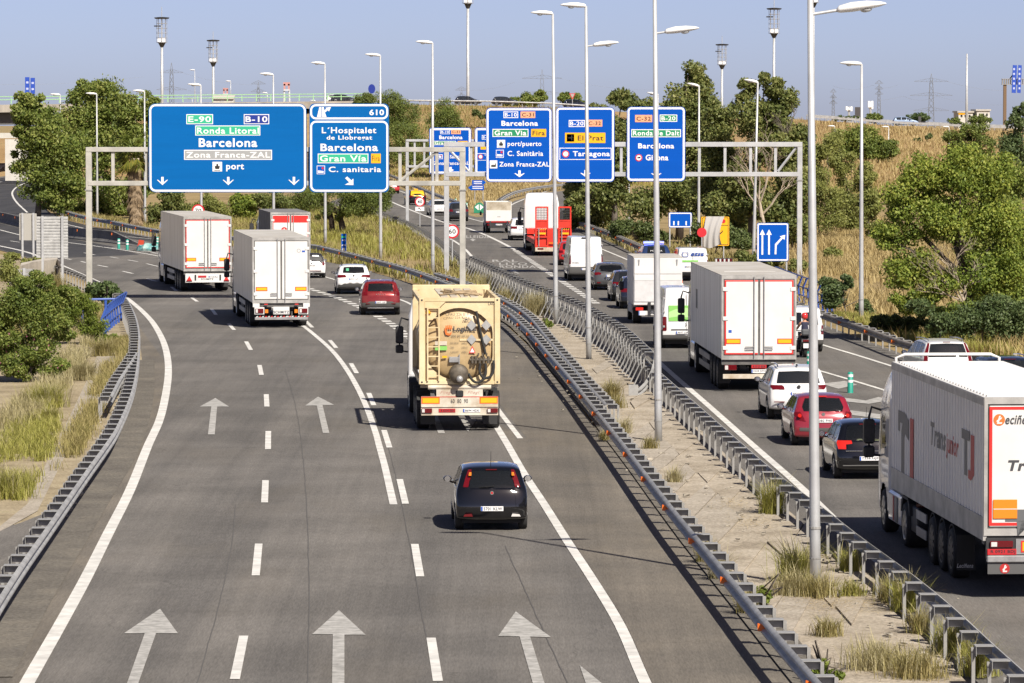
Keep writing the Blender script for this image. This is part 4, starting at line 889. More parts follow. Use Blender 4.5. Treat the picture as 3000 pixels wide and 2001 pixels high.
car('white windowless panel van in the queue behind the small red car', (1714,822), 2.4, 'van', 5.9, 2.0, 2.50, P_WHITE, 3.5, 1.0, (.34,.22), VAN, 1, name='panel_van', cat='van', R=VANR, kx=5, roofk=.86, belt=.5, txt=None, extra=exv, inter=False, sidewin=False, group='vans')
def exp(root, d):
    van_doors(root, d); y = -d['ro']; G_ = mat('decal_green', (.22,.52,.12), .4); G2 = mat('decal_light_green', (.42,.68,.28), .4)
    MB().prism([(-.72, 1.12), (.72, 1.12), (.72, 1.75), (-.72, 1.75)], y - .014, y + .02).build('green_panel', G_, root)
    MB().prism([(-.72, 1.48), (-.45, 1.60), (-.1, 1.66), (.3, 1.62), (.72, 1.5), (.72, 1.12), (.2, 1.25), (-.4, 1.3), (-.72, 1.25)], y - .019, y - .015).build('green_swoosh', G2, root)
    plate(root, -.16, y - .02, .66, '4697 LSR'); MB().bbox(-.62, .62, y - .02, y + .02, .745, .79, .008).build('handle_strip', M_('black_plastic'), root)
    lettering('\u03bb', -.06, .06, .88, 1.03, y - .016, M_('plate_ink'), root, name='emblem')
VAN2 = [('tail_light', 'rear', half((.80,.72),(.96,.72),(.96,1.30),(.80,1.30)), RED, .008, True), ('bumper', 'rear', half((-.01,.2),(1.2,.2),(1.2,.56),(-.01,.56)), MATS['grey_plastic'], .02), ('side_trim', 'side', [(-2,.2),(6,.2),(6,.75),(-2,.75)], MATS['grey_plastic'])]
car('white van with a green rear door panel, between the lamp post and the silver trailer', (2005,1018), 2.4, 'van', 5.4, 2.03, 2.48, P_WHITE, 3.45, 1.0, (.34,.22), VAN2, 1, name='panel_van', cat='van', R=VANR, kx=5, roofk=.84, belt=.5, txt=None, extra=exp, inter=False, sidewin=False, group='vans')
def exe(root, d):
    van_doors(root, d); y = -d['ro']; B_ = mat('decal_blue', (.02,.07,.30), .4)
    lettering('ezsa', -.12, .62, 1.42, 1.60, y - .0, B_, root, .03, .25)
    ring(rrect(-.62, -.26, 1.36, 1.66, .09), rrect(-.585, -.295, 1.395, 1.625, .07), y + .0, 'logo_frame', B_, root)
    MB().prism([(-.80, 1.08), (.28, 1.08), (.30, 1.18), (-.80, 1.18)], y - .012, y + .03).build('green_band', mat('decal_green', (.22,.52,.12), .4), root); plate(root, -.2, y - .01, .82, '8609 LVY')
VAN3 = [('tail_light', 'rear', half((.80,.80),(.98,.80),(.98,1.2),(.80,1.2)), RED, .006, True), ('bumper', 'rear', half((-.01,.2),(1.2,.2),(1.2,.52),(-.01,.52)), BLK, .02)]
car('white van lettered ezsa in blue, beyond the white box van', (2026,822), 2.6, 'partner', 4.75, 1.85, 1.88, P_WHITE, 2.95, .95, (.32,.2), VAN3, 1, name='panel_van', cat='van', R=(.08,.10,.35,.04), kx=4.5, roofk=.84, belt=.56, txt=None, extra=exe, inter=False, sidewin=.4, group='vans')
def exb(root, d): van_doors(root, d); plate(root, -.22, -d['ro'] - .012, .63, '8430 GBD')
VAN4 = [('rear_window', 'rear', half((.06,1.10),(.62,1.10),(.56,1.60),(.06,1.60)), GT, -.004, True), ('tail_light', 'rear', half((.72,.72),(.90,.72),(.88,1.08),(.74,1.08)), RED, .006, True), ('bumper', 'rear', half((-.01,.2),(1.2,.2),(1.2,.50),(-.01,.50)), MATS['grey_plastic'], .02)]
car('small white van with twin rear windows, just ahead of the scooter rider', (2346,1030), 2.8, 'partner', 4.14, 1.72, 1.81, P_WHITE, 2.69, .75, (.30,.19), VAN4, 1, name='small_van', cat='van', R=(.09,.10,.35,.04), kx=4, roofk=.80, belt=.58, txt=None, extra=exb, inter=True, sidewin=True, group='vans')
# straw hats on the black hatchback's shelf
for hx, lab in ((-.20, 'wide pale straw hat on the black hatchback parcel shelf, nearer its left side'), (.24, 'pale straw hat on the black hatchback parcel shelf, nearer the lorry cab')):
    p = c3.matrix_basis @ Vector((hx, -.24, .94))
    o = MB().lathe([(.18,0),(.17,.012),(.095,.02),(.085,.08),(.06,.10),(.001,.105)], 14).build('straw_hat', mat('straw', (.62,.58,.36), .8), None, True, p)
    tag(o, lab, 'hat')
# ================================================================ lorries
mat('trailer_white', (.66,.655,.64), .5, var=.07, vscale=.8)
mat('trailer_side', (.58,.605,.64), .30, .25, var=.2, vscale=1.1, stretch=(1, 3, .22))
mat('trailer_roof', (.50,.485,.455), .6, col2=(.40,.37,.32), vscale=.7)
mat('trailer_frame', (.42,.41,.39), .5, .3, var=.3, vscale=1.5)
mat('frame_dark', (.11,.105,.10), .6, var=.3)
mat('chassis', (.03,.03,.032), .6, var=.4)
mat('grey_metal', (.35,.35,.35), .45, .4, var=.2)
mat('mudflap', (.025,.025,.025), .7)
mat('tank_cream', (.54,.405,.22), .42, col2=(.42,.30,.155), vscale=1.3, detail=9)
mat('frame_cream', (.70,.59,.38), .55, col2=(.58,.45,.25), vscale=1.1, detail=9)
mat('grimy_white', (.62,.58,.50), .6, col2=(.40,.32,.22), vscale=1.6, detail=9)
mat('ink_grey', (.055,.055,.06), .5)
mat('ink_red', (.42,.02,.02), .5)
mat('logo_grey', (.12,.125,.13), .5)
mat('logo_orange', (.70,.16,.03), .5)
mat('hazard_orange', (.80,.22,.01), .45)
mat('lorry_red', (.62,.035,.018), .45, var=.2, vscale=2)
P_CAB = paint('paint_cab_white', (.70,.70,.70), .3, 0, .10)
CAB = [(.10,.42),(.0,.6),(0,1.2),(0,2.6),(.05,3.3),(.25,3.62),(.6,3.72),(1.0,3.62),(1.5,3.25),(1.85,2.75),(2.05,2.2),(2.22,1.5),(2.30,1.0),(2.28,.5),(2.1,.38),(1.2,.36)]
def tractor(root, y, H=3.72, m=None, skirts=True, wbk=3.7, cabpaint=None, arms=True):
    """tractor unit: y is its drive axle"""
    m = m or P_CAB; k = H / 3.72; ol = [(a, b * (k if b > 1.3 else 1)) for a, b in CAB]
    def Wf(yy, zz): return 1.22 * np.interp(zz, [.3, .6, 2.0, H*.8, H], [.97, 1, 1, .98, .86]) * (1 - .06 * np.clip((yy - 1.2) / 1.1, 0, 1)**2)
    V, F = shell(ol, Wf, 130, 12, 14, (.10, .15, .30, .05), 4, (.5, .6, 1.5)); y0 = y + wbk - .85; V[:, 1] += y0
    regs = [('side_window', 'side', [(y0+.55, 1.95), (y0+1.55, 1.85), (y0+1.45, 2.6), (y0+.75, 2.7)], M_('glass_dark'), -.004), ('windscreen', 'front', [(-.01, 1.9), (1.1, 1.9), (1.05, 2.85), (-.01, 2.85)], M_('glass_dark'))]
    split_shell(V, F, regs, m, root, .03, [(y + wbk, .5, .62)], 'cab')
    MB().bx(-.45, .45, y - .9, y0 + 1.2, .62, .95).bx(-1.0, 1.0, y0 + .2, y0 + 1.6, .45, 1.2).build('tractor_chassis', M_('chassis'), root)
    for s in (-1, 1):
        wheel(root, s * 1.06, y + wbk, .5, .32, 'rim_silver', 8); wheel(root, s * 1.0, y, .5, .56, 'rim_silver', 8)
        MB().prism_x([(y - .68, .75), (y - .62, 1.0), (y - .35, 1.13), (y + .35, 1.13), (y + .62, 1.0), (y + .68, .75), (y + .60, .75), (y + .33, 1.07), (y - .33, 1.07), (y - .60, .75)], s*.70, s*1.27).build('mudguard', M_('mudflap'), root)
        if skirts: MB().bbox(min(s*.75, s*1.24), max(s*.75, s*1.24), y + .75, y + wbk - .9, .35, 1.05, .05).build('side_skirt', m, root)
        if arms:
            x = s * 1.47; yy = y0 + 1.55; b = MB().tube([(s*1.18, yy, 2.75), (s*1.40, yy + .05, 2.82), (x, yy, 2.6), (x, yy, 1.75), (s*1.2, yy, 1.7)], .03, 6)
            b.bbox(x - .13, x + .13, yy - .09, yy + .09, 1.98, 2.55, .04); b.bbox(x - .13, x + .13, yy - .09, yy + .09, 1.66, 1.93, .04)
            o = b.build('mirror_arm', M_('black_plastic'), root); MB().bx(x - .11, x + .11, yy - .096, yy - .0905, 2.02, 2.50).build('mirror_glass', M_('dark_metal'), o)
    return y0
def lorry_light(root, x0, x1, z0, z1, y, m='lamp_red'):
    o = MB().bbox(x0, x1, y - .04, y, z0, z1, .01).build('tail_light', M_(m), root); w = x1 - x0
    MB().bx(x0 + w*.05, x0 + w*.3, y - .046, y - .041, z0 + .02, z1 - .02).build('turn_signal', M_('lamp_clear'), o); return o
def marker(root, x0, x1, z0, z1, y):
    o = MB().bx(x0, x1, y - .006, y, z0, z1).build('marker_plate', M_('reflex_red'), root)
    MB().bx(x0 + .03, x1 - .03, y - .010, y - .0065, z0 + .028, z1 - .028).build('marker_field', M_('reflex_yellow'), o)
def semi(label, px, yaw, oh=2.2, Lt=13.6, H=4.0, zf=1.12, W_=2.55, side='smooth', cab=None, red=True, extra=None, wheels=True, rear=True, drive=True, Hc=3.75, name='articulated_lorry', roofm='trailer_roof', sidem='trailer_side', fit=True):
    gx = g(*px); root = empty(name, (gx[0], gx[1], .004), math.radians(yaw), label, 'lorry', 'lorries'); hw = W_ / 2; yr = -oh; yf = Lt - oh
    # box walls
    b = MB(); n = int(Lt / .36) if side == 'ribs' else (int(Lt / .9) if side == 'panels' else 1)
    for s in (-1, 1):
        ys = [yr + .06]; xs = [hw]
        if side != 'smooth':
            p = (Lt - .12) / n; dep = .035 if side == 'ribs' else .006; a = .62 if side == 'ribs' else .96
            for k in range(n):
                q = yr + .06 + k * p
                ys += [q + p*.04, q + p*(.04 + (.1 if side == 'ribs' else .01)), q + p*a, q + p*(a + (.1 if side == 'ribs' else .01))]; xs += [hw - dep, hw, hw, hw - dep]
        ys.append(yf); xs.append(hw); m_ = len(ys)
        zl, zh = (zf + .34, H - .16) if side == 'ribs' else (zf, H - .02)
        b.add([(s*x, y, zl) for x, y in zip(xs, ys)] + [(s*x, y, zh) for x, y in zip(xs, ys)], [(i, i+1, m_+i+1, m_+i) for i in range(m_ - 1)])
    b.bx(-hw + .01, hw - .01, yf - .02, yf, zf, H - .02); b.build('box_walls', M_(sidem), root)
    if side == 'ribs':
        for s in (-1, 1):
            MB().bx(s*(hw - .06), s*(hw + .012), yr + .02, yf + .01, zf - .12, zf + .345).build('lower_rail', M_('trailer_frame'), root)
            MB().bx(s*(hw - .06), s*(hw + .012), yr + .02, yf + .01, H - .165, H - .02).build('upper_rail', M_('trailer_frame'), root)
    MB().bx(-hw + .005, hw - .005, yr + .03, yf - .005, H - .018, H).build('roof', M_(roofm), root)
    MB().bx(-hw + .02, hw - .02, yr + .1, yf - .05, zf - .01, zf + .02).build('floor', M_('chassis'), root)
    if rear:
        f = MB(); e = .07
        f.bx(-hw, -hw + e, yr, yr + .06, zf - .02, H); f.bx(hw - e, hw, yr, yr + .06, zf - .02, H); f.bx(-hw + e, hw - e, yr, yr + .06, H - .13, H); f.bx(-hw + e, hw - e, yr, yr + .06, zf - .02, zf + .12)
        f.build('rear_frame', M_('trailer_frame'), root)
        MB().bx(-hw + e, hw - e, yr + .02, yr + .055, zf + .12, H - .13).build('door_gap', M_('frame_dark'), root)
        for s in (-1, 1):
            x0, x1 = (s*.035, s*(hw - e - .035)); d = MB().bbox(min(x0, x1), max(x0, x1), yr - .006, yr + .02, zf + .155, H - .165, .012).build('rear_door', M_('trailer_white'), root)
            if red:
                t = .05; a0, a1 = min(x0, x1) + .004, max(x0, x1) - .004; z0, z1 = zf + .16, H - .17; yy = yr - .008
                if s < 0: MB().bx(a0, a0 + t, yy, yy + .002, z0, z1).bx(a0 + t, a1, yy, yy + .002, z1 - t, z1).bx(a0 + t, a1, yy, yy + .002, z0, z0 + t).build('contour_tape', M_('reflex_red'), d)
                else: MB().bx(a1 - t, a1, yy, yy + .002, z0, z1).bx(a0, a1 - t, yy, yy + .002, z1 - t, z1).bx(a0, a1 - t, yy, yy + .002, z0, z0 + t).build('contour_tape', M_('reflex_red'), d)
            for zz in (np.linspace(zf + .38, H - .48, 3) if fit else ()): MB().bbox(s*(hw - .13) - .09, s*(hw - .13) + .10, yr - .03, yr - .0065, zz - .07, zz + .07, .012).build('hinge', M_('trailer_white'), root)
            if not fit: continue
            xb = s * .17; MB().cyl((xb, yr - .04, zf + .05), (xb, yr - .04, H - .05), .019, n=8).build('lock_bar', M_('grey_metal'), root)
            MB().tube([(xb, yr - .045, zf + .42), (xb + s*.30, yr - .05, zf + .42), (xb + s*.30, yr - .05, zf + .33), (xb + s*.02, yr - .045, zf + .33)], .014, 6).build('door_handle', M_('grey_metal'), root)
            marker(root, *((-hw + .15, -hw + .66) if s < 0 else (hw - .66, hw - .15)), zf + .52, zf + .70, yr - .010)
        MB().bx(-hw + .02, hw - .02, yr + .08, yr + .35, zf - .2, zf - .03).build('rear_crossbeam', M_('frame_dark'), root)
    # chassis
    MB().bx(-.62, -.42, yr + .3, yf - .4, .78, zf - .02).bx(.42, .62, yr + .3, yf - .4, .78, zf - .02).build('chassis_beams', M_('chassis'), root)
    if wheels:
        for k in range(3):
            for s in (-1, 1): wheel(root, s * (hw - .20), k * 1.31, .52, .385, 'rim_dark', 10)
        for s in (-1, 1): MB().bx(s*(hw - .40), s*(hw - .02), -.72, -.70, .22, .95).build('mudflap', M_('mudflap'), root)
        for s in (-1, 1):
            for k in range(3): MB().prism_x([(k*1.31 + .60*math.cos(a), .52 + .60*math.sin(a)) for a in np.linspace(.35, 2.8, 9)] + [(k*1.31 + .57*math.cos(a), .52 + .57*math.sin(a)) for a in np.linspace(2.8, .35, 9)], s*(hw - .40), s*(hw - .03)).build('mudguard', M_('mudflap'), root)
    y1 = 3.6; y2 = yf - 3.6
    if y2 > y1:
        for s in (-1, 1): 
            for z0, z1 in ((.42, .62), (.78, .98)): MB().bx(s*(hw - .06), s*(hw - .03), y1, y2, z0, z1).build('side_guard', M_('grey_metal'), root)
            MB().bbox(min(s*.65, s*(hw-.07)), max(s*.65, s*(hw-.07)), y1 + 1.5, y1 + 3.6, .40, .98, .03).build('pallet_box', M_('chassis'), root)
    if drive: tractor(root, yf - 2.1, Hc, cab)
    if extra: extra(root, yr, yf, hw, zf, H)
    return root
def schmitz1(root, yr, yf, hw, zf, H):
    y = yr - .02
    MB().bbox(-hw + .08, hw - .08, y, y + .08, .50, .98, .015).build('bumper_panel', M_('trailer_white'), root)
    for s in (-1, 1):
        MB().prism([(s*.85, .62), (s*1.12, .62), (s*.985, .86)], y - .012, y - .001).build('reflector_triangle', M_('reflex_red'), root)
        MB().bbox(min(s*.84, s*1.15), max(s*.84, s*1.15), y - .03, y - .001, .56, .615, .006).build('tail_light', M_('lamp_red'), root)
        MB().bx(s*.62, s*.70, y - .02, y - .001, .62, .92).build('rubber_buffer', M_('rubber'), root)
    plate(root, -.30, y - .002, .82, '', .44, .11, 'red'); plate(root, .30, y - .002, .82, 'R 4128 BCZ', .52, .11)
    lettering('SCHMITZ', -.36, .30, .64, .73, y - .004, M_('plate_ink'), root, .02)
semi('white trailer lorry with red-edged doors, farthest ahead in the left lanes', (597,851), 9.5, extra=schmitz1, side='panels')
def schmitz2(root, yr, yf, hw, zf, H):
    y = yr - .02
    for s in (-1, 1):
        MB().bbox(s*(hw - .30) - .22, s*(hw - .30) + .22, y - .01, y + .05, .60, .92, .01).build('lamp_box', M_('trailer_white'), root)
        lorry_light(root, s*(hw - .30) - .18, s*(hw - .30) + .18, .66, .86, y - .011)
        MB().bbox(s*(hw - .62) - .07, s*(hw - .62) + .07, y, y + .04, .66, .82, .006).build('side_marker', M_('lamp_orange'), root)
        MB().bbox(s*(hw - .16) - .15, s*(hw - .16) + .15, y - .01, y + .05, zf - .20, zf - .03, .01).build('corner_block', M_('trailer_white'), root)
        MB().bx(s*.60, s*.76, y - .004, y + .02, zf - .09, zf - .05).build('rear_reflector', M_('reflex_red'), root)
    MB().bbox(-.36, .36, y, y + .03, .60, .94, .008).build('name_board', M_('trailer_white'), root); lettering('SCHMITZ', -.35, .35, .64, .76, y - .003, M_('plate_ink'), root, .025)
    MB().bbox(-hw + .1, hw - .1, y - .03, y + .1, .36, .48, .01).build('bumper_bar', M_('grey_metal'), root)
    for k in range(18): MB().prism([(-hw + .15 + k*.132, .482), (-hw + .21 + k*.132, .482), (-hw + .25 + k*.132, .53), (-hw + .19 + k*.132, .53)], y - .005, y + .05).build('warning_stripe', M_('reflex_red' if k % 2 else 'trailer_white'), root)
    ring(circle(.78, 3.42, .085), circle(.78, 3.42, .065), yr - .008, 'badge_ring', M_('grey_metal'), root); MB().bx(.92, 1.06, yr - .009, yr - .0065, 3.35, 3.43).build('blue_badge', M_('plate_blue'), root)
semi('large white trailer lorry whose rear board reads SCHMITZ, in the middle left lane', (814,954), 7.0, extra=schmitz2, side='panels', red=False)
def rear3(root, yr, yf, hw, zf, H):
    for s in (-1, 1):
        MB().bx(s*.06, s*(hw - .14), yr - .012, yr - .007, H - .62, H - .20).build('red_panel', M_('reflex_red'), root)
        MB().bx(s*(hw - .17), s*(hw - .14), yr - .012, yr - .007, zf + .2, H - .64).build('red_strip', M_('reflex_red'), root)
    MB().prism(circle(-.38, H - 1.08, .19, 20), yr - .012, yr - .007).build('round_logo', M_('reflex_red'), root)
    MB().prism([(-.49, H - 1.18), (-.45, H - 1.18), (-.38, H - 1.02), (-.31, H - 1.18), (-.27, H - 1.18), (-.38, H - .94)], yr - .017, yr - .0125).build('logo_letter', M_('trailer_white'), root)
mat('curtain_grey', (.14,.135,.12), .7, var=.25, vscale=1.2); mat('roof_dark', (.20,.195,.19), .6, var=.2)
semi('lorry with red-topped white rear doors and dark curtain sides, partly hidden by the other lorry', (845,790), 7.5, oh=1.6, Lt=9.5, H=3.5, zf=1.05, W_=2.4, side='panels', red=False, extra=rear3, Hc=3.2, name='curtain_lorry', sidem='curtain_grey', roofm='roof_dark')
def rear4(root, yr, yf, hw, zf, H):
    y = yr - .01
    lorry_light(root, -hw + .10, -hw + .52, .74, .92, y); lorry_light(root, hw - .52, hw - .10, .74, .92, y)
    MB().bbox(-hw + .05, hw - .05, y - .03, y + .08, .44, .60, .01).build('bumper_bar', M_('grimy_white'), root)
    plate(root, .0, y - .0, .86, 'R 8123 BDK', .52, .12, 'red'); plate(root, .0, y - .0, .70, '3228 JWH', .52, .12)
    for k in range(4): MB().bx(-hw - .004, -hw - .0005, yf - 2.6 - k*.2, yf - 2.48 - k*.2, 2.4, 3.1).build('faded_letter', mat('faded_ink', (.16,.16,.155), .6, var=.4), root)
    MB().bx(-1.05, -.94, yr - .009, yr - .0065, zf + .9, zf + 1.0).build('sticker', M_('plate_blue'), root)
    MB().bx(-.9, .9, yr + 3.5, yr + 3.56, H + .0005, H + .008).build('roof_seam', M_('trailer_white'), root)
semi('silver-sided trailer lorry with white doors in the queue, behind the green and white van', (2209,1138), 2.2, oh=1.8, extra=rear4, side='panels', W_=2.58)
mat('lec_side', (.72,.72,.715), .4, var=.06, vscale=1.2)
# ---------------------------------------------------------------- corrugated tipping lorry at the right edge
def lec(root, yr, yf, hw, zf, H):
    y = yr - .012; x = -hw - .003; G_ = M_('logo_grey'); R_ = M_('ink_red')
    MB().bx(-hw + .10, -hw + .16, y, y + .003, zf + .18, H - .18).bx(hw - .16, hw - .10, y, y + .003, zf + .18, H - .18).bx(-hw + .16, hw - .16, y, y + .003, H - .24, H - .18).bx(-hw + .16, hw - .16, y, y + .003, zf + .18, zf + .24).build('red_border', M_('reflex_red'), root)
    MB().prism(circle(-.98, H - .44, .115, 20), y - .003, y).build('round_logo', M_('logo_orange'), root); lettering('\u0141', -1.04, -.92, H - .52, H - .36, y - .005, M_('trailer_white'), root, .03, .3)
    lettering('eci\u00f1ena', -.86, -.25, H - .53, H - .35, y - .002, M_('ink_grey'), root, .02, .25); lettering('Transjunior', -.80, .9, H - 1.52, H - 1.24, y - .002, M_('ink_grey'), root, .035, .2)
    MB().prism([(-.85, H - 2.22), (1.0, H - 2.22), (1.0, H - 2.42), (-.25, H - 2.42), (-.38, H - 2.62), (-.42, zf + .26), (-.62, zf + .26), (-.60, H - 2.75), (-.52, H - 2.46), (-.85, H - 2.46)], y - .002, y).build('big_numeral', G_, root)
    o = MB().bbox(-hw + .18, -hw + .66, y - .02, y - .001, zf + .32, zf + .70, .006).build('hazard_plate', M_('hazard_orange'), root); MB().bx(-hw + .185, -hw + .655, y - .0235, y - .0205, zf + .505, zf + .52).build('plate_line', M_('trailer_white'), o)
    # side lettering, reads front to rear
    MB().prism_x([(yf - 1.05, 2.98), (yf - 2.05, 2.98), (yf - 2.6, 2.86), (yf - 2.6, 2.40), (yf - 2.15, 2.52), (yf - 2.0, 2.42), (yf - 2.0, 1.52), (yf - 1.55, 1.52), (yf - 1.55, 2.55), (yf - 1.7, 2.72), (yf - 1.35, 2.72), (yf - 1.35, 2.52), (yf - 1.05, 2.52)], x - .002, x).build('side_logo', G_, root)
    MB().prism_x([(yf - 2.85, 2.92), (yf - 3.35, 2.92), (yf - 3.35, 1.44), (yf - 2.85, 1.52)], x - .002, x).build('side_logo', R_, root)
    lettering('Trans', yf - 5.8, yf - 7.9, 2.55, 3.05, x, G_, root, .03, .15, plane='yz'); lettering('junior', yf - 7.95, yf - 9.6, 2.42, 2.96, x, R_, root, .02, .15, plane='yz')
    MB().prism_x([(yf - 10.0, 3.2), (yf - 11.0, 3.2), (yf - 11.0, 3.0), (yf - 10.65, 3.0), (yf - 10.75, 2.28), (yf - 10.35, 2.28), (yf - 10.35, 3.0), (yf - 10.0, 3.0)], x - .002, x).build('side_logo', G_, root)
    MB().prism_x([(yf - 11.15, 3.15), (yf - 11.6, 3.15), (yf - 11.6, 2.36), (yf - 11.2, 2.22), (yf - 10.85, 2.25), (yf - 10.85, 2.42), (yf - 11.15, 2.42)], x - .002, x).build('side_logo', R_, root)
    lorry_light(root, -hw + .12, -hw + .58, 1.03, 1.16, y); plate(root, -hw + .36, y - .005, .94, 'R 0921 BDJ', .58, .12, 'red')
    MB().bx(-hw + .05, hw - .05, y + .01, y + .1, .80, zf - .06).build('lamp_board', M_('chassis'), root); MB().bbox(-hw + .06, hw - .06, y - .05, y + .06, .73, .87, .02).build('bumper_bar', M_('grey_metal'), root)
    MB().bx(-hw + .08, hw - .08, y + .0, y + .02, .50, .725).build('spray_flap', mat('flap_grey', (.09,.09,.09), .6), root); MB().prism(circle(-hw + .42, .61, .10, 18), y - .006, y - .001).build('round_logo', M_('ink_red'), root)
    lettering('\u0141', -hw + .37, -hw + .47, .54, .68, y - .008, M_('trailer_white'), root, .03, .3)
    MB().bx(-hw + .64, -.15, y - .01, y, .89, 1.2).build('marker_mount', M_('grey_metal'), root); marker(root, -hw + .74, -.2, .93, 1.16, y - .012)
    lettering('Leci\u00f1ena', -hw + .02, -hw + .36, .27, .36, -.725, M_('trailer_white'), root, .02, .25)
    yf2 = yf; MB().tube([(-hw + .1, yf + .05, 3.2), (-hw + .1, yf + .05, H + .08), (-hw + .3, yf + .05, H + .16), (hw - .3, yf + .05, H + .16), (hw - .1, yf + .05, H + .08), (hw - .1, yf + .05, 3.2)], .035, 8).build('front_hoop', M_('trailer_white'), root)
    n = 32
    for k in range(n): 
        q = yr + .3 + k * (yf - yr - .5) / n; MB().bx(-hw + .10, hw - .10, q, q + .16, H + .0005, H + .03).build('roof_rib', M_('trailer_white'), root)
    plate(root, -hw + .22, yf - 3.2, .86, '49', .26, .13); MB().bbox(-hw + .1, -hw + .5, yf - 3.19, yf - 3.1, .95, 1.06, .01).build('tail_light', M_('lamp_red'), root)
    for a, b, m in ((.75, .35, 'logo_grey'), (1.15, .2, 'ink_red')): MB().bx(-1.252, -1.2485, yf - 1.2 + a - b, yf - 1.2 + a, .42, .98).build('skirt_logo', M_(m), root)
semi('big white corrugated lorry at the right edge, lettered Transjunior, with an orange hazard plate', (2963,1691), 3.4, oh=4.2, Lt=12.8, side='ribs', extra=lec, zf=1.28, red=False, sidem='lec_side', roofm='trailer_white', Hc=3.8, fit=False)
# ---------------------------------------------------------------- tank container lorry
def tanker():
    gx = g(1341, 1254); root = empty('tank_lorry', (gx[0], gx[1], .004), math.radians(2.9), 'cream tank container lorry with a rear ladder and hoses, nearest lorry on the left', 'lorry', 'lorries')
    FC = M_('frame_cream'); TC = M_('tank_cream'); yr = -1.5; z0, z1 = 1.42, 4.02; hw = 1.22; Lc = 7.0; cz = 2.62; Rr = 1.14
    # tank barrel with domed ends
    prof = [(.001, .0)] + [(Rr * math.sin(a), .0 + .40 * (1 - math.cos(a))**1.25) for a in np.linspace(.12, math.pi/2, 10)] + [(Rr, Lc - .5), (Rr*.8, Lc - .22), (.001, Lc - .1)]
    V = []; F = []; n = 48
    for r, h in prof: V += [(r*math.cos(2*math.pi*k/n), yr + h, cz + r*math.sin(2*math.pi*k/n)) for k in range(n)]
    F = [(j*n+i, j*n+(i+1) % n, (j+1)*n+(i+1) % n, (j+1)*n+i) for j in range(len(prof)-1) for i in range(n)]
    link('tank_barrel', mesh('tank_barrel', V, F, True), TC, root)
    for yy in (1.2, 3.4, 5.2): MB().lathe([(Rr + .005, 0), (Rr + .03, .01), (Rr + .03, .09), (Rr + .005, .1)], 48).build('tank_band', FC, root, False, (0, yr + yy, cz), (math.radians(-90), 0, 0))
    # frame: rear and front portals with the round cut-out, corner castings, rails
    def portal(y, th):
        n = 40; outer = []; inner = []
        for k in range(n):
            a = 2*math.pi*k/n + math.pi/4; c, s = math.cos(a), math.sin(a); m_ = max(abs(c) / (hw - .02), abs(s) / ((z1 - z0) / 2 - .02)); outer.append((c / m_, (z0 + z1)/2 + s / m_)); inner.append((1.10 * c, cz + 1.10 * s if s > -.2 else cz + 1.10*s))
        inner = [(max(-1.0, min(1.0, x)), max(z0 + .16, z)) for x, z in inner]
        V = [(x, y, z) for x, z in outer] + [(x, y, z) for x, z in inner] + [(x, y + th, z) for x, z in outer] + [(x, y + th, z) for x, z in inner]
        F = []
        for i in range(n):
            j = (i+1) % n; F += [(i, j, n+j, n+i), (2*n+i, 3*n+i, 3*n+j, 2*n+j), (n+i, n+j, 3*n+j, 3*n+i)]
        link('end_frame', mesh('end_frame', V, F), FC, root)
    portal(yr + .06, .05); portal(yr + Lc - .1, .05)
    for s in (-1, 1):
        for y in (yr, yr + Lc - .16): MB().bbox(min(s*(hw - .17), s*hw), max(s*(hw - .17), s*hw), y, y + .16, z0, z1, .012).build('corner_post', FC, root)
        for z in (z0 + .02, z1 - .14): MB().bx(s*(hw - .10), s*hw, yr + .165, yr + Lc - .165, z, z + .12).build('side_rail', FC, root)
        MB().tube([(s*(hw - .06), yr + .2, z0 + .2), (s*(hw - .06), yr + 1.6, z1 - .2)], .035, 6).build('diagonal_brace', FC, root)
        for z in (z0 + .005, z1 - .125):
            for k in (-1,): MB().prism(circle(s*(hw - .085), z + .06, .03, 10), yr - .004, yr + .002).build('twistlock_hole', M_('plate_ink'), root)
    for z in (z0, z1 - .10): MB().bx(-hw + .172, hw - .172, yr + .01, yr + .12, z, z + .10).build('cross_member', FC, root)
    MB().prism([(-hw + .17, z1 - .11), (-.42, z1 - .11), (-.62, z1 - .30), (-hw + .17, z1 - .30)], yr + .0, yr + .055).build('gusset_plate', FC, root)
    wk = MB()
    for k in range(4): wk.bx(-.55 + k*.3, -.33 + k*.3, yr + .3, yr + Lc - .4, z1 + .0, z1 + .03)
    wk.build('walkway', M_('grimy_white'), root)
    rr = random.Random(5); tb = MB()
    for k in range(9): tb.tube([(rr.uniform(-.6, .6), yr + .3 + k*.3, z1 + .06), (rr.uniform(-.5, .7), yr + .5 + k*.35, z1 + .11), (rr.uniform(-.2, .8), yr + .6 + k*.3, z1 + .06)], .03, 5)
    tb.build('top_pipework', mat('rusty_pipe', (.30,.22,.13), .7, var=.4), root)
    MB().bbox(-hw, hw, yr + Lc - .05, yr + Lc, z1 - .05, z1 + .13, .02).build('front_header', FC, root)
    # ladder
    lx0, lx1 = -.96, -.62; lad = MB().bx(lx0 - .02, lx0 + .02, yr - .05, yr - .01, z0 + .1, z1 - .28).bx(lx1 - .02, lx1 + .02, yr - .05, yr - .01, z0 + .1, z1 - .28)
    for k in range(8): lad.bx(lx0 + .021, lx1 - .021, yr - .045, yr - .015, z0 + .25 + k*.29, z0 + .28 + k*.29)
    lad.build('ladder', FC, root)
    yd = yr - .03
    IK = M_('ink_grey')
    lettering('CPAU 226 819 0', -.42, .36, 3.48, 3.57, yd + .03, IK, root, .0); lettering('2MNI', .10, .36, 3.33, 3.41, yd + .02, IK, root)
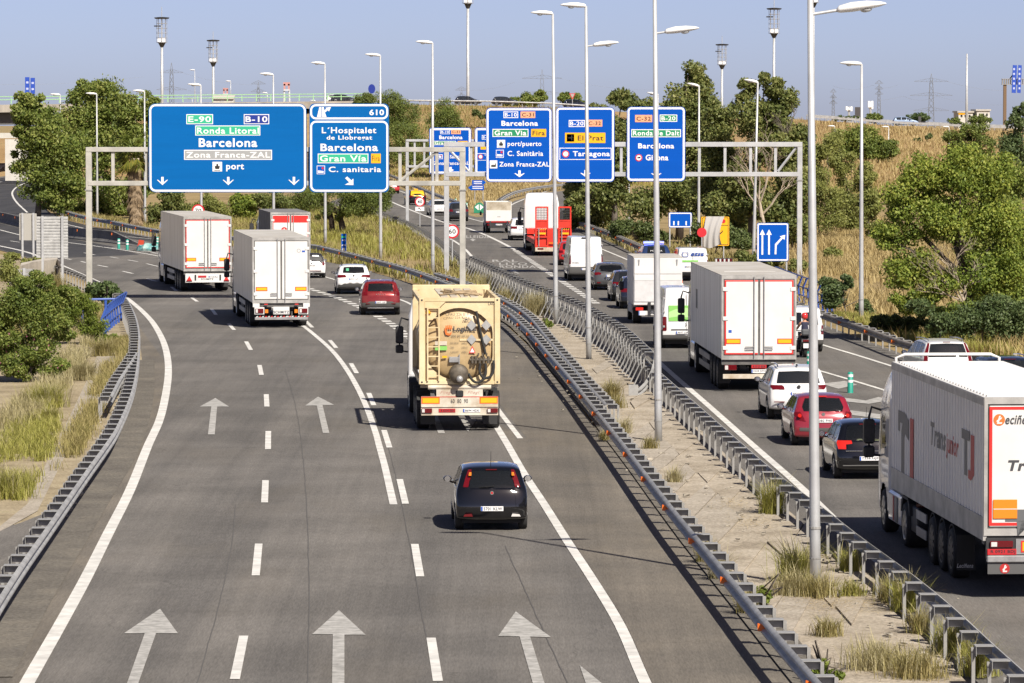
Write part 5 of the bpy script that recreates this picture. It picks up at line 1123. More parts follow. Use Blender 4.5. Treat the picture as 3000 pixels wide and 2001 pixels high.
    lettering('Logintia', -.19, .50, 2.98, 3.17, yd - .0, IK, root, .03); lettering('900 92 10 10', -.25, .28, 2.84, 2.90, yd - .0, IK, root, .0)
    hand = MB()
    for k in range(4): hand.prism([(-.44 + k*.055, 3.08), (-.40 + k*.055, 3.08), (-.385 + k*.05, 3.18 + .03*math.sin(k)), (-.42 + k*.05, 3.2)], yd - .004, yd)
    hand.prism([(-.46, 3.1), (-.40, 3.08), (-.38, 2.98), (-.30, 2.95), (-.24, 3.02), (-.25, 2.94), (-.32, 2.89), (-.42, 2.92)], yd - .004, yd); hand.build('hand_logo', M_('logo_orange'), root)
    for i, (a, b) in enumerate((('MAX GROSS', '36000 KG'), ('TARE', '3190 KG'), ('CAPACITY', '26000 L'))):
        lettering(a, -.28, -.03 if i != 1 else -.17, 2.64 - i*.135, 2.69 - i*.135, yd - .0, IK, root, -.005); lettering(b, .06, .24, 2.64 - i*.135, 2.69 - i*.135, yd, IK, root, -.005)
    MB().bx(-.74, -.38, yd - .004, yd, 2.60, 2.72).build('data_panel', M_('grimy_white'), root); MB().bx(-.74, -.38, yd - .004, yd, 2.45, 2.575).build('green_panel', mat('decal_green', (.22,.52,.12), .4), root); MB().bx(-.52, -.38, yd - .004, yd, 2.22, 2.28).build('yellow_tag', M_('reflex_yellow'), root)
    for bx in ((.24, 1.0, 3.20), (.0, 1.0, 2.76)): MB().bx(bx[0], bx[1], yr - .02, yr + .0, bx[2] - .03, bx[2] + .03).build('placard_bar', FC, root)
    for px_, pz in ((.36, 3.20), (.80, 3.20), (.36, 2.77), (.80, 2.77)):
        MB().prism([(px_ - .15, pz), (px_, pz - .16), (px_ + .15, pz), (px_, pz + .16)], yr - .035, yr - .022).build('diamond_placard', M_('galvanised'), root)
    MB().prism([(.28, 2.36), (.48, 2.36), (.38, 2.58)], yr - .03, yr - .02).build('warning_triangle', M_('reflex_red'), root); MB().prism([(.315, 2.385), (.445, 2.385), (.38, 2.52)], yr - .034, yr - .031).build('triangle_field', M_('plate_white'), root)
    MB().prism([(-1.02, 3.56), (-.86, 3.56), (-.94, 3.70)], yr - .004, yr + .058).build('warning_triangle', M_('reflex_yellow'), root)
    MB().bbox(-.32, -.02, yr - .05, yr + .1, 2.08, 2.25, .01).build('document_box', M_('grey_metal'), root); MB().bx(-.03, .005, yr - .06, yr - .02, 1.75, 2.32).build('valve_lever', M_('grey_metal'), root)
    lettering('LAG', .86, 1.05, 3.80, 3.88, yr + .055, IK, root)
    # outlet: dished cover, cap, valves and hoses
    DM = M_('dark_metal'); HM = mat('grimy_steel', (.12,.10,.075), .6, .2, var=.4, vscale=6)
    MB().lathe([(.30, .0), (.30, -.08), (.26, -.16), (.15, -.22), (.001, -.235)], 24).build('outlet_cover', HM, root, True, (-.03, yr - .02, 1.74), (math.radians(-90), 0, 0))
    MB().lathe([(.10, 0), (.10, -.12), (.06, -.16), (.001, -.165)], 16).build('outlet_cap', M_('grey_metal'), root, True, (-.01, yr - .24, 1.60), (math.radians(-90), 0, 0))
    mf = MB().cyl((.30, yr - .02, 2.16), (.95, yr - .02, 2.16), .045)
    for x in (.38, .48, .60, .72, .86): mf.cyl((x, yr - .03, 2.05), (x, yr - .03, 2.26 + .03*math.sin(x*40)), .045)
    for x in (.55, .68, .80): mf.cyl((x, yr - .03, 2.26), (x + .02, yr - .03, 2.36), .025)
    mf.build('valve_manifold', HM, root)
    for path in ([(.62, yr - .05, 2.05), (.60, yr - .08, 1.80), (.72, yr - .10, 1.62), (.92, yr - .09, 1.66), (1.02, yr - .06, 1.88), (1.02, yr - .03, 2.14)], [(.78, yr - .05, 2.05), (.78, yr - .09, 1.75), (.70, yr - .10, 1.60)], [(.26, yr - .12, 1.75), (.38, yr - .14, 1.55), (.55, yr - .12, 1.48), (.75, yr - .1, 1.60)], [(.50, yr - .0, 3.62), (.60, yr - .02, 3.1), (.74, yr - .03, 2.5), (.78, yr - .03, 2.32)]):
        MB().tube(smooth3(path), .04, 8).build('hose', M_('rubber'), root, True)
    # skeletal chassis rear
    GW = M_('grimy_white')
    MB().cyl((-.95, yr + .05, 1.33), (.95, yr + .05, 1.33), .07, n=12).build('cross_tube', GW, root); MB().bx(-.70, .70, yr + .0, yr + .06, 1.06, 1.27).build('name_board', GW, root)
    lettering('Fliegl', -.58, -.22, 1.11, 1.22, yr - .003, mat('faded_red', (.42,.22,.17), .6), root, .0, .3); lettering('Fliegl', .24, .60, 1.11, 1.22, yr - .003, MATS['faded_red'], root, .0, .3)
    MB().bbox(-.11, .11, yr - .06, yr - .005, 1.04, 1.24, .03).build('plug_box', M_('black_plastic'), root)
    MB().bx(-1.16, 1.16, yr - .02, yr + .02, .76, 1.06).build('rear_panel', GW, root); MB().bx(-1.16, 1.16, yr - .022, yr - .0205, 1.03, 1.055).build('panel_trim', M_('ink_red'), root)
    for s in (-1, 1): 
        MB().bx(s*.60, s*1.15, yr - .028, yr - .0225, .84, 1.03).build('marker_plate', M_('reflex_orange'), root); MB().bx(s*.635, s*1.115, yr - .034, yr - .0285, .865, 1.005).build('marker_field', M_('reflex_yellow'), root)
        lorry_light(root, s*.99 - .16, s*.99 + .16, .56, .70, yr - .02)
    for k, t in enumerate(('60', '80', '90')): lettering(t, -.27 + k*.2, -.15 + k*.2, .85, .98, yr - .024, M_('plate_ink'), root)
    MB().bx(-1.16, 1.16, yr + .0, yr + .06, .50, .755).build('lamp_board', GW, root); MB().bbox(-1.16, 1.16, yr - .03, yr + .03, .735, .765, .006).build('panel_lip', GW, root); MB().bbox(-1.16, 1.16, yr - .03, yr + .03, .485, .515, .006).build('panel_lip', GW, root)
    plate(root, -.38, yr - .005, .63, 'R 8204 BBH', .50, .11, 'red'); plate(root, .36, yr - .005, .63, '8694 HDK', .52, .11)
    for s in (-1, 1):
        MB().bx(s*.72, s*1.16, yr + .55, yr + .57, .18, .62).build('mudflap', M_('mudflap'), root)
        for k in range(3): wheel(root, s*1.06, k*1.31, .52, .385, 'rim_dark', 10)
        for k in range(3): MB().prism_x([(k*1.31 + .62*math.cos(a), .52 + .62*math.sin(a)) for a in np.linspace(.2, 2.95, 10)] + [(k*1.31 + .58*math.cos(a), .52 + .58*math.sin(a)) for a in np.linspace(2.95, .2, 10)], s*.84, s*1.26).build('mudguard', M_('mudflap'), root)
        MB().bx(s*.40, s*.60, yr + .1, 9.0, .82, 1.38).build('chassis_beam', M_('chassis'), root)
    for y in (yr + .3, yr + 2, yr + 4, yr + 6): MB().bx(-hw + .05, hw - .05, y, y + .14, 1.30, 1.415).build('bolster', GW, root)
    tractor(root, 7.2, 3.6, P_CAB)
def smooth3(path, n=6):
    P = [Vector(p) for p in path]; out = []
    for i in range(len(P) - 1):
        a, b, c, d = P[max(i-1, 0)], P[i], P[i+1], P[min(i+2, len(P)-1)]
        for k in range(n):
            t = k / n; out.append(.5 * ((2*b) + (c - a)*t + (2*a - 5*b + 4*c - d)*t*t + (3*b - a - 3*c + d)*t**3))
    out.append(P[-1]); return out
tanker()
# ---------------------------------------------------------------- rigid lorries of the far queue
def box_van():
    gx = g(1921, 946); root = empty('box_van', (gx[0], gx[1], .004), math.radians(2.4), 'white box van with a two-part rear shutter, just left of the tall lamp post', 'lorry', 'lorries'); yr = -1.3; yf = 3.0; hw = 1.1; W1 = M_('trailer_white')
    MB().bbox(-hw, hw, yr, yf, .85, 3.02, .03).build('box_body', W1, root); MB().bx(-hw - .01, hw + .01, yr - .012, yf + .01, 3.0, 3.05).build('roof', M_('trailer_roof'), root)
    MB().bx(-hw + .04, hw - .04, yr - .03, yr - .002, 2.28, 2.96).build('upper_door', W1, root); MB().bx(-hw + .04, hw - .04, yr - .035, yr - .002, 1.02, 2.24).build('lift_platform', mat('platform_grey', (.58,.58,.585), .5, var=.1), root)
    MB().bx(-hw + .04, hw - .04, yr - .045, yr - .036, 1.98, 2.22).build('platform_edge', W1, root)
    for s in (-1, 1):
        MB().prism([(s*.86 - .04, 2.92), (s*.86 + .04, 2.92), (s*.86 + .015, 2.66), (s*.86 - .015, 2.66)], yr - .06, yr - .031).build('door_hinge', M_('grey_metal'), root)
        MB().bbox(s*.83 - .17, s*.83 + .17, yr - .02, yr + .05, .62, .76, .01).build('tail_light', M_('lamp_red_lit'), root); wheel(root, s*.86, 0, .36, .38, 'rim_silver'); wheel(root, s*.92, 3.6, .36, .22, 'rim_silver')
        MB().bbox(s*1.32 - .1, s*1.32 + .1, 3.55, 3.68, 1.35, 1.75, .04).build('door_mirror', M_('black_plastic'), root)
        MB().bbox(min(s*.75, s*1.08), max(s*.75, s*1.08), .6, 2.7, .42, .84, .04).build('side_skirt', W1, root)
    plate(root, -.72, yr - .01, .50, '', .3, .2); MB().bx(-.45, -.32, yr - .06, yr + .2, .35, .98).bx(.32, .45, yr - .06, yr + .2, .35, .98).build('lift_arm', M_('dark_metal'), root)
    MB().bx(-.7, .7, yr - .02, yr + .08, .42, .60).build('underrun_bar', W1, root); MB().bx(-.4, .4, yr + .2, 4.2, .45, .84).build('chassis', M_('chassis'), root)
    V, F = shell([(0, .5), (0, 1.9), (.1, 2.2), (.6, 2.28), (1.0, 2.1), (1.4, 1.5), (1.9, 1.2), (2.0, .6), (1.8, .42), (.8, .4)], lambda y, z: .98 * np.interp(z, [.4, .8, 1.4, 2.3], [.97, 1, 1, .86]), 80, 8, 8, (.05, .1, .3, .05), 3, (.5, .5, .9)); V[:, 1] += yf + .02
    split_shell(V, F, [('side_window', 'side', [(yf + .3, 1.4), (yf + 1.2, 1.4), (yf + .9, 2.05), (yf + .3, 2.1)], M_('glass_dark'))], P_CAB, root, .04, [(3.6, .36, .44)], 'cab')
box_van()
def tipper():
    gx = g(1459, 682); root = empty('tipper_truck', (gx[0], gx[1], .004), math.radians(3.5), 'small white tipper truck with a stained tailgate, beside the green and white nose marker', 'lorry', 'lorries'); yr = -1.1; hw = 1.0; W1 = M_('trailer_white')
    b = MB(); b.bx(-hw, hw, yr, yr + .05, .95, 1.78); b.bx(-hw, -hw + .05, yr + .051, 2.6, .95, 2.45); b.bx(hw - .05, hw, yr + .051, 2.6, .95, 2.45); b.bx(-hw + .051, hw - .051, 2.55, 2.6, .95, 2.45); b.bx(-hw + .051, hw - .051, yr + .051, 2.549, .95, 1.0); b.build('tipper_body', W1, root)
    MB().bx(-hw + .052, hw - .052, yr + .02, yr + .06, 1.785, 2.44).build('upper_tailgate', mat('stained_panel', (.52,.47,.38), .7, col2=(.30,.25,.18), vscale=1.2), root)
    MB().bx(-hw, hw, yr - .02, yr + .03, .84, .93).build('tailgate_rail', M_('ink_red'), root); MB().bx(-.8, .8, yr + .02, 4.0, .4, .82).build('chassis', M_('chassis'), root)
    for s in (-1, 1):
        wheel(root, s*.80, 0, .36, .36, 'rim_silver'); wheel(root, s*.86, 3.4, .36, .22, 'rim_silver'); MB().bbox(s*.78 - .14, s*.78 + .14, yr - .01, yr + .06, .58, .72, .01).build('tail_light', M_('lamp_red'), root)
        MB().bx(s*.62, s*.72, yr - .05, yr + .1, .5, .95).build('hinge_arm', M_('dark_metal'), root); MB().bbox(s*1.18 - .08, s*1.18 + .08, 3.2, 3.3, 1.3, 1.6, .03).build('door_mirror', M_('black_plastic'), root)
    plate(root, 0, yr - .02, .66, '6612 CDN'); MB().bx(-.13, .13, yr - .006, yr - .0005, 1.25, 1.3).build('badge', M_('grey_metal'), root)
    V, F = shell([(0, .5), (0, 1.9), (.1, 2.15), (.6, 2.2), (1.0, 2.05), (1.4, 1.5), (1.9, 1.2), (2.0, .6), (1.8, .42), (.8, .4)], lambda y, z: .95 * np.interp(z, [.4, .8, 1.4, 2.3], [.97, 1, 1, .86]), 70, 8, 8, (.05, .1, .3, .05), 3, (.5, .5, .9)); V[:, 1] += 2.62
    split_shell(V, F, [('rear_glass', 'rear', [(-.01, 1.5), (.7, 1.5), (.62, 2.0), (-.01, 2.0)], M_('glass_dark'))], P_CAB, root, .04, [(3.4, .36, .44)], 'cab')
tipper()
def lowloader():
    gx = g(1618, 748); root = empty('low_loader', (gx[0], gx[1], .004), math.radians(2.6), 'red low-loader lorry with two upright mesh ramps and a white cab', 'lorry', 'lorries'); R_ = M_('lorry_red'); yr = -1.2
    for s in (-1, 1):
        x = s * .76; f = MB()
        for dx in (-.39, .39): f.bx(x + dx - .045, x + dx + .045, yr, yr + .1, .55, 3.25)
        for z in (3.16, 2.28, 1.85, 1.2, .6): f.bx(x - .344, x + .344, yr, yr + .1, z, z + .1)
        f.bx(x - .344, x + .344, yr + .02, yr + .05, 1.951, 2.279); f.build('loading_ramp', R_, root)
        gr = MB()
        for k in range(7): gr.bx(x - .344, x + .344, yr + .03, yr + .06, 2.42 + k*.11, 2.45 + k*.11)
        for k in range(7): gr.bx(x - .30 + k*.1 - .012, x - .30 + k*.1 + .012, yr + .061, yr + .08, 2.381, 3.159)
        gr.build('ramp_grille', M_('dark_metal'), root)
        MB().bx(x - .26, x + .26, yr - .02, yr - .002, 1.42, 1.54).build('marker_plate', M_('reflex_yellow'), root); MB().tube([(x - .2, yr - .01, .62), (x - .2, yr - .04, 1.8)], .04, 6).build('ram_cylinder', M_('grey_metal'), root)
        for k in range(4): MB().prism([(x - .24 + k*.14, 1.72), (x - .18 + k*.14, 1.72), (x - .12 + k*.14, 1.80), (x - .18 + k*.14, 1.80)], yr - .008, yr - .001).build('warning_stripe', M_('reflex_yellow'), root)
        MB().bbox(s*.85 - .2, s*.85 + .2, yr - .06, yr - .0, .40, .52, .01).build('tail_light', M_('lamp_red'), root)
        for k in range(3): wheel(root, s*1.05, k*1.2, .42, .35, 'rim_dark', 8)
        MB().bx(s*.90, s*1.25, yr + .11, 9.5, .75, 1.05).build('side_beam', R_, root)
    MB().bx(-1.22, 1.22, yr + .12, yr + .5, .55, 1.75).build('rear_bulkhead', R_, root); MB().bx(-.9, .9, yr + .51, 9.5, .7, 1.0).build('deck', R_, root)
    MB().bx(-1.2, 1.2, yr - .05, yr + .08, .30, .56).build('bumper_panel', M_('grimy_white'), root); MB().bx(-.3, .3, yr - .03, yr - .002, .8, .9).build('marker_plate', M_('reflex_orange'), root)
    MB().bx(-1.2, 1.2, 9.5, 12.2, 1.15, 1.5).build('gooseneck', R_, root)
    tractor(root, 10.6, 3.9, P_CAB)
lowloader()
# ================================================================ lamp posts
def lamp_head_mesh(L=1.0):
    S = [(0,.07,.02,.10),(.06,.11,0,.15),(.30,.15,-.02,.18),(.62,.16,-.02,.16),(.86,.12,0,.11),(.97,.06,.02,.07),(1.0,.02,.03,.045)]; n = 12; V = []; F = []
    for x, w, z0, z1 in S:
        for k in range(n):
            a = 2*math.pi*k/n; V.append((x*L, w*math.cos(a), (z0+z1)/2 + (z1-z0)/2 * math.sin(a)))
    F = [(j*n+i, j*n+(i+1) % n, (j+1)*n+(i+1) % n, (j+1)*n+i) for j in range(len(S)-1) for i in range(n)] + [tuple(range(n))[::-1], tuple(range((len(S)-1)*n, len(S)*n))]
    return mesh('lamp_head', V, F, True)
HEAD = lamp_head_mesh(); LENS = MB().lathe([(.12,0),(.11,-.03),(.06,-.055),(.001,-.06)], 12).mesh('lamp_lens', True)
def lamp_post(label, base, topy, heads, lean=0.0, r0=.115, r1=.055, name='lamp_post', Y=None, zb=0.0, m='pole_steel', scale=1.0):
    """heads: (height below the top, heading deg, tilt deg, arm length)"""
    b = g(*base) if Y is None else at(base[0], base[1], Y); z0 = 0 if Y is None else b[2]
    ztop = at(base[0], topy, b[1])[2]; h = ztop - z0
    root = empty(name, (b[0], b[1], z0), 0, label, 'lamp post', 'lamp posts')
    lx = lean * h
    MB().tube([(0,0,0),(lx*.08,0,h*.08),(lx*.5,0,h*.5),(lx,0,h)], [r0*scale, r0*scale*.97, (r0+r1)/2*scale, r1*scale], 12).build('pole', M_(m), root, True)
    if scale >= 1: 
        MB().cyl((lx*.09,0,h*.09), (lx*.09,0,h*.09 + .05), r0*1.06, n=12).build('collar', M_('galvanised_dull'), root); MB().cyl((lx*.05,0,h*.045), (lx*.05,0,h*.045 + .04), r0*1.05, n=12).build('collar', M_('galvanised_dull'), root)
        MB().bx(-r0*1.5, r0*1.5, -r0*1.5, r0*1.5, 0, .03).build('base_plate', M_('galvanised_dull'), root)
    for dz, hd, tilt, arm in heads:
        z = h - dz; x = lean * z; a = math.radians(hd); d = Vector((math.cos(a), math.sin(a), 0)); t = math.radians(tilt)
        p = Vector((x, 0, z)); q = p + d * arm * math.cos(t) + Vector((0,0,arm*math.sin(t)))
        if arm > .05: MB().cyl(p, q, .032, n=8).build('lamp_arm', M_(m), root)
        o = link('lamp_head', HEAD, M_('lamp_white'), root, q - Vector((0,0,.06)), (0, -t, a)); o.scale = (scale**.5,)*3
        link('lamp_lens', LENS, M_('lamp_glass'), o, (.58, 0, -.012))
    return root
LP = [ # label, base px, top px y, heads
 ('thin lamp post in front of the left tree, leftmost but one, beside the ramp', (188,614), 278, [(0,180,6,0)], -.03),
 ('lamp post in front of the left tree, its foot hidden behind the rail', (285,640), 276, [(0,180,6,0)], 0),
 ('lamp post just left of the palm trunk and the big blue sign', (425,662), 268, [(0,180,6,0)], 0),
 ('lamp post standing right in front of the round 70 sign', (590,705), 250, [(0,180,6,0)], 0),
 ('lamp post rising between the big E-90 sign and the exit 610 sign', (802,712), 219, [(0,180,6,0)], 0),
 ('lamp post beside the pine trunks, below the exit 610 sign', (953,722), 187, [(0,180,6,0)], 0),
 ('lamp post on the grass island just right of the exit 610 sign', (1115,765), 163, [(0,180,6,0)], 0),
 ('lamp post at the tip of the island where two guard rails meet', (1268,809), 126, [(0,180,6,0)], 0),
 ('lamp post with one head, crossing the right edge of the Gran Via Fira sign', (1629,951), 40, [(0,180,4,0)], -.011),
 ('twin-headed lamp post crossing the El Prat sign', (1725,1054), 18, [(0,180,4,0), (1.55,0,8,.28)], -.009),
 ('twin-headed lamp post crossing the Ronda de Dalt sign, second nearest', (1929,1298), -105, [(0,180,4,0), (2.0,0,8,.30)], -.010),
 ('tallest, nearest lamp post in the median, with a big white lamp head', (2389,1726), -250, [(0,180,4,0), (2.0,0,9,.55)], -.012),
 ('lamp post on the right verge beside the golden grass', (2523,947), 188, [(0,180,4,0)], -.002),
 ('lamp post between the yellow sign and the blue arrow sign', (2207,778), 242, [(0,150,12,0)], .022),
 ('lamp post left of the yellow covered sign, its head before the tall tree', (2047,726), 253, [(0,150,14,0)], 0),
 ('lamp post hidden in the trees behind the Ronda de Dalt sign', (1927,690), 278, [(0,150,12,0)], 0),
 ('lamp post in the trees between the El Prat and Ronda de Dalt signs', (1842,655), 300, [(0,150,14,0)], 0)]
for lab, b, t, hd, ln in LP: lamp_post(lab, b, t, hd, ln)
for lab, b, Y, t in (('small distant lamp post on the overpass left of the tall caged mast', (571,310), 760, 205), ('small distant lamp post on the overpass beside the white cabin', (676,310), 760, 238), ('small distant lamp post on the overpass above the E-90 sign edge', (783,310), 780, 272),
    ('short lamp post behind the green overpass railing, left of the cabin', (563,312), 730, 289), ('short lamp post behind the green railing above the exit 610 sign', (924,312), 730, 295),
    ('distant lamp post at the foot of the right slope, left of the round trees', (2445,520), 600, 370), ('distant lamp post among the round trees on the right slope', (2603,492), 610, 372), ('distant lamp post on the right slope behind the leafy tree', (2780,470), 640, 372)):
    lamp_post(lab, b, t, [(0,180,4,0)], 0, Y=Y, scale=.8 if Y > 700 else .9)
# ================================================================ caged masts
def mast(label, x, top, c0, c1, base, Y):
    P = at(x, base, Y); k = lambda y: at(x, y, Y)[2] - P[2]; root = empty('mast', P, 0, label, 'mast', 'caged masts'); h1 = k(c1); h0 = k(c0); r = (15 if top < 60 else 13) * Y / FPX
    MB().tube([(0,0,-8),(0,0,h1)], [.34, .24], 10).build('pole', M_('pole_steel'), root, True); MB().tube([(0,0,h1),(0,0,k(top))], [.12, .05], 8).build('spike', M_('pole_steel'), root)
    c = MB()
    for i in range(8):
        a = math.pi/4 * i; c.cyl((r*math.cos(a), r*math.sin(a), h1), (r*math.cos(a), r*math.sin(a), h0), .05, n=4)
    for j in range(6):
        z = h1 + (h0 - h1) * j / 5; c.tube([(r*math.cos(a), r*math.sin(a), z) for a in np.linspace(0, 2*math.pi, 13)], .045, 4)
    c.build('cage', M_('galvanised_dull'), root)
    MB().lathe([(r*1.35, h0), (r*1.5, h0 + .25), (r*.5, h0 + .35), (r*.3, h0)], 14).build('top_platform', M_('dark_metal'), root)
    MB().lathe([(.3, h1 - .9), (r*.75, h1), (r*.7, h1 + .1)], 12).build('cage_base', M_('dark_metal'), root)
    for s in (-1, 1): MB().bx(s*r*.1, s*r*.75, -r*.95, -r*.55, h1 + .15, h1 + (h0-h1)*.17).build('equipment_box', M_('lamp_white'), root)
    MB().bx(-r*1.5, -r*.2, -.3, .3, h0 - (h0-h1)*.33, h0 - (h0-h1)*.28).build('side_shelf', M_('dark_metal'), root)
for a in (('tall caged mast at upper left, above the E-90 sign', 475, 20, 55, 125, 303, 900), ('shorter caged mast right of the first, beside the white cabin', 625, 92, 121, 182, 300, 960), ('pale mast pole behind the far blue sign, its cage cut by the top edge', 1371, -90, -60, 10, 380, 820),
          ('small caged mast between the tall tree and the ragged tree', 2115, 105, 133, 190, 330, 1000), ('caged mast above the ragged tree, left of the nearest lamp post', 2267, -15, 28, 98, 330, 900), ('mast pole directly behind the nearest lamp post', 2382, -90, -62, 8, 330, 860)): mast(*a)
# ================================================================ lattice pylons, power lines, far skyline
def pylon(label, x, top, arms, Y, base=345, w=.5, col='pylon_steel'):
    P = at(x, base, Y); k = Y / FPX; H = (base - top) * k; root = empty('pylon', P, 0, label, 'pylon', 'electricity pylons'); r = .10 * Y / 2000
    wb = 16 * k * w * 2; wt = 9 * k * w * 2
    def hw(z): return (wb + (wt - wb) * min(1, z / (H * .8))) / 2 if z < H*.8 else wt / 2 * (1 - (z - H*.8) / (H*.2)) + .02
    b = MB(); zs = np.linspace(-8, H, 12)
    for sx in (-1, 1):
        for sy in (-1, 1): b.tube([(sx*hw(z), sy*hw(z), z) for z in zs], r, 4)
    for i in range(len(zs) - 1):
        for s in (-1, 1):
            b.cyl((-hw(zs[i]), s*hw(zs[i]), zs[i]), (hw(zs[i+1]), s*hw(zs[i+1]), zs[i+1]), r*.6, n=4); b.cyl((hw(zs[i]), s*hw(zs[i]), zs[i]), (-hw(zs[i+1]), s*hw(zs[i+1]), zs[i+1]), r*.6, n=4)
    b.build('tower', mat(col, (.16,.17,.19), .6, .3), root)
    for y, half in arms:
        z = (base - y) * k; X = half * k; a = MB()
        for s in (-1, 1):
            a.cyl((0, 0, z), (s*X, 0, z + .1), r*.8, n=4); a.cyl((0, 0, z + 11*k), (s*X, 0, z + .2), r*.7, n=4)
            for f in (.3, .6): a.cyl((s*X*f, 0, z), (s*X*f, 0, z + 11*k*(1-f)), r*.5, n=4); a.cyl((s*X*f, 0, z), (s*X*(f-.25), 0, z + 11*k*(1.25-f)), r*.5, n=4)
        a.build('cross_arm', MATS[col], root)
    return root
pylon('lattice pylon beside the tall caged mast at upper left', 503, 184, [(214, 34), (264, 44)], 1700)
pylon('small lattice pylon above the E-90 sign, between two lamp posts', 757, 240, [(247, 21), (270, 22)], 2300, w=.35)
pylon('lattice pylon above the Gran Via Fira sign', 1588, 204, [(231, 58), (276, 62)], 1800)
pylon('tiny lattice pylon left of the pale mast pole', 1352, 258, [(265, 18), (285, 20)], 2600, w=.3)
pylon('large lattice pylon above the right-hand slope', 2728, 216, [(240, 50), (281, 62), (325, 52)], 1700)
pylon('slim lattice pylon left of the large right-hand pylon', 2575, 245, [(246, 12), (262, 12), (277, 12)], 2000, w=.32)
pylon('faint slim pylon just right of the nearest lamp post', 2441, 270, [(271, 9), (287, 10), (304, 12)], 2400, w=.26)
def cable(label, pts, Y):
    P = [at(x, y, Y) for x, y in pts]; o = P[0]; out = []
    for i in range(len(P) - 1):
        for k in range(8):
            t = k / 8; out.append((P[i][0] + (P[i+1][0]-P[i][0])*t - o[0], P[i][1] + 30*i + 30*t - o[1], P[i][2] + (P[i+1][2]-P[i][2])*t - 4*t*(1-t)*1.6 - o[2]))
    tag(MB().tube(out, .035, 4).build('power_cable', mat('cable_grey', (.2,.22,.26), .6), None, False, o), label, 'cable', 'power cables')
cable('upper power cable from the left edge to the pylon beside the caged mast', [(-60,246),(470,214)], 1700); cable('power cable from the left pylon to the small pylon', [(537,214),(757,247)], 2000); cable('lower power cable running from the left pylon across the sky', [(547,264),(757,270),(1050,285)], 2000)
cable('power cable from the tiny pylon up to the pylon above the Fira sign', [(1352,265),(1530,231)], 2000); cable('power cable from the Fira pylon towards the tall tree', [(1646,231),(1960,262)], 1900); cable('power cable from the slim pylon to the large right-hand pylon', [(2441,252),(2575,248),(2678,240)], 1800); cable('power cable leaving the large pylon to the right edge', [(2778,240),(3060,262)], 1700); cable('lowest power cable across the right-hand sky', [(2441,288),(2666,281),(2790,281),(3060,304)], 1750)
# sign tower at the right edge
def sign_tower():
    Y = 900; k = Y / FPX; P = at(2943, 345, Y); root = empty('sign_tower', P, 0, 'brown sign tower with blue hanging banners at the right edge of the sky', 'sign tower'); Z = lambda y: (345 - y) * k; X = lambda x: (x - 2943) * k
    MB().bx(X(2939), X(2948), -.4, .4, -6, Z(248)).build('column', mat('tower_brown', (.16,.10,.055), .7), root); b = MB()
    for x in np.arange(2935, 3020, 6): b.bx(X(x), X(x + 2), -.5, .5, Z(247), Z(233))
    b.bx(X(2934), X(3020), -.6, .6, Z(248.5), Z(247)); b.bx(X(2934), X(3020), -.6, .6, Z(233), Z(231)); b.build('truss_beam', mat('truss_grey', (.30,.28,.25), .6), root)
    B_ = mat('banner_blue', (.02,.07,.42), .5)
    for x0, x1, lean in ((2962, 2974, 3), (2978, 2988, 3)):
        o = MB().prism([(X(x0), Z(272)), (X(x1), Z(273)), (X(x1 + lean), Z(192)), (X(x0 + lean), Z(191))], -1.0, -.7).build('banner', B_, root)
        for j in range(5): MB().bx(X(x0 + 4), X(x0 + 9), -1.02, -1.0005, Z(262 - j*14), Z(256 - j*14)).build('banner_mark', mat('banner_pale', (.45,.5,.7), .5), o)
    MB().cyl((X(2957), 0, Z(233)), (X(2972), -.5, Z(211)), .12, n=5).build('stay', M_('dark_metal'), root)
sign_tower()
def blue_boards():
    for lab, x0, x1, y0, y1 in (('larger blue board sticking up behind the left tree top', 74, 86, 226, 262), ('smaller blue board beside it behind the left tree top', 90, 102, 228, 262)):
        Y = 800; a = at(x0, 300, Y); b = at(x1, y0, Y); root = empty('roadside_board', ((a[0]+b[0])/2, Y, a[2]), 0, lab, 'sign', 'blue boards'); w = b[0]-a[0]; h = b[2]-a[2]
        MB().bx(-w/2, w/2, -.2, .2, h*.35, h).build('panel', M_('banner_blue') if 'banner_blue' in MATS else B_, root); MB().bx(-.15, .15, -.1, .1, 0, h*.349).build('post', M_('galvanised_dull'), root)
        for j in range(2): MB().bx(-w*.25, w*.3, -.21, -.2005, h*(.5 + j*.25), h*(.58 + j*.25)).build('white_mark', M_('banner_pale'), root)
blue_boards()
def port_crane(label, x, y0, y1, w, Y=2500):
    k = Y / FPX; P = at(x, y1, Y); root = empty('port_crane', P, 0, label, 'crane', 'port cranes'); H = (y1 - y0) * k; W_ = w * k / 2
    for s in (-1, 1): MB().cyl((s*W_, 0, -6), (s*W_*.8, 0, H*.62), .5, n=6).build('leg', mat('crane_white', (.55,.57,.6), .6), root)
    MB().bx(-W_, W_, -1, 1, H*.6, H*.68).build('portal_beam', MATS['crane_white'], root); o = MB()
    for s in (-1, 1): o.bx(s*W_*.7 - .5, s*W_*.7 + .5, -.6, .6, H*.68, H)
    o.bx(-W_*1.1, W_*1.1, -.6, .6, H - .9, H + .9); o.build('boom_frame', mat('crane_red', (.5,.25,.23), .6), root)
port_crane('far red-topped port crane above the E-90 sign', 840, 246, 296, 18); port_crane('tiny faint port crane behind the white cabin', 661, 262, 300, 14, 3000)
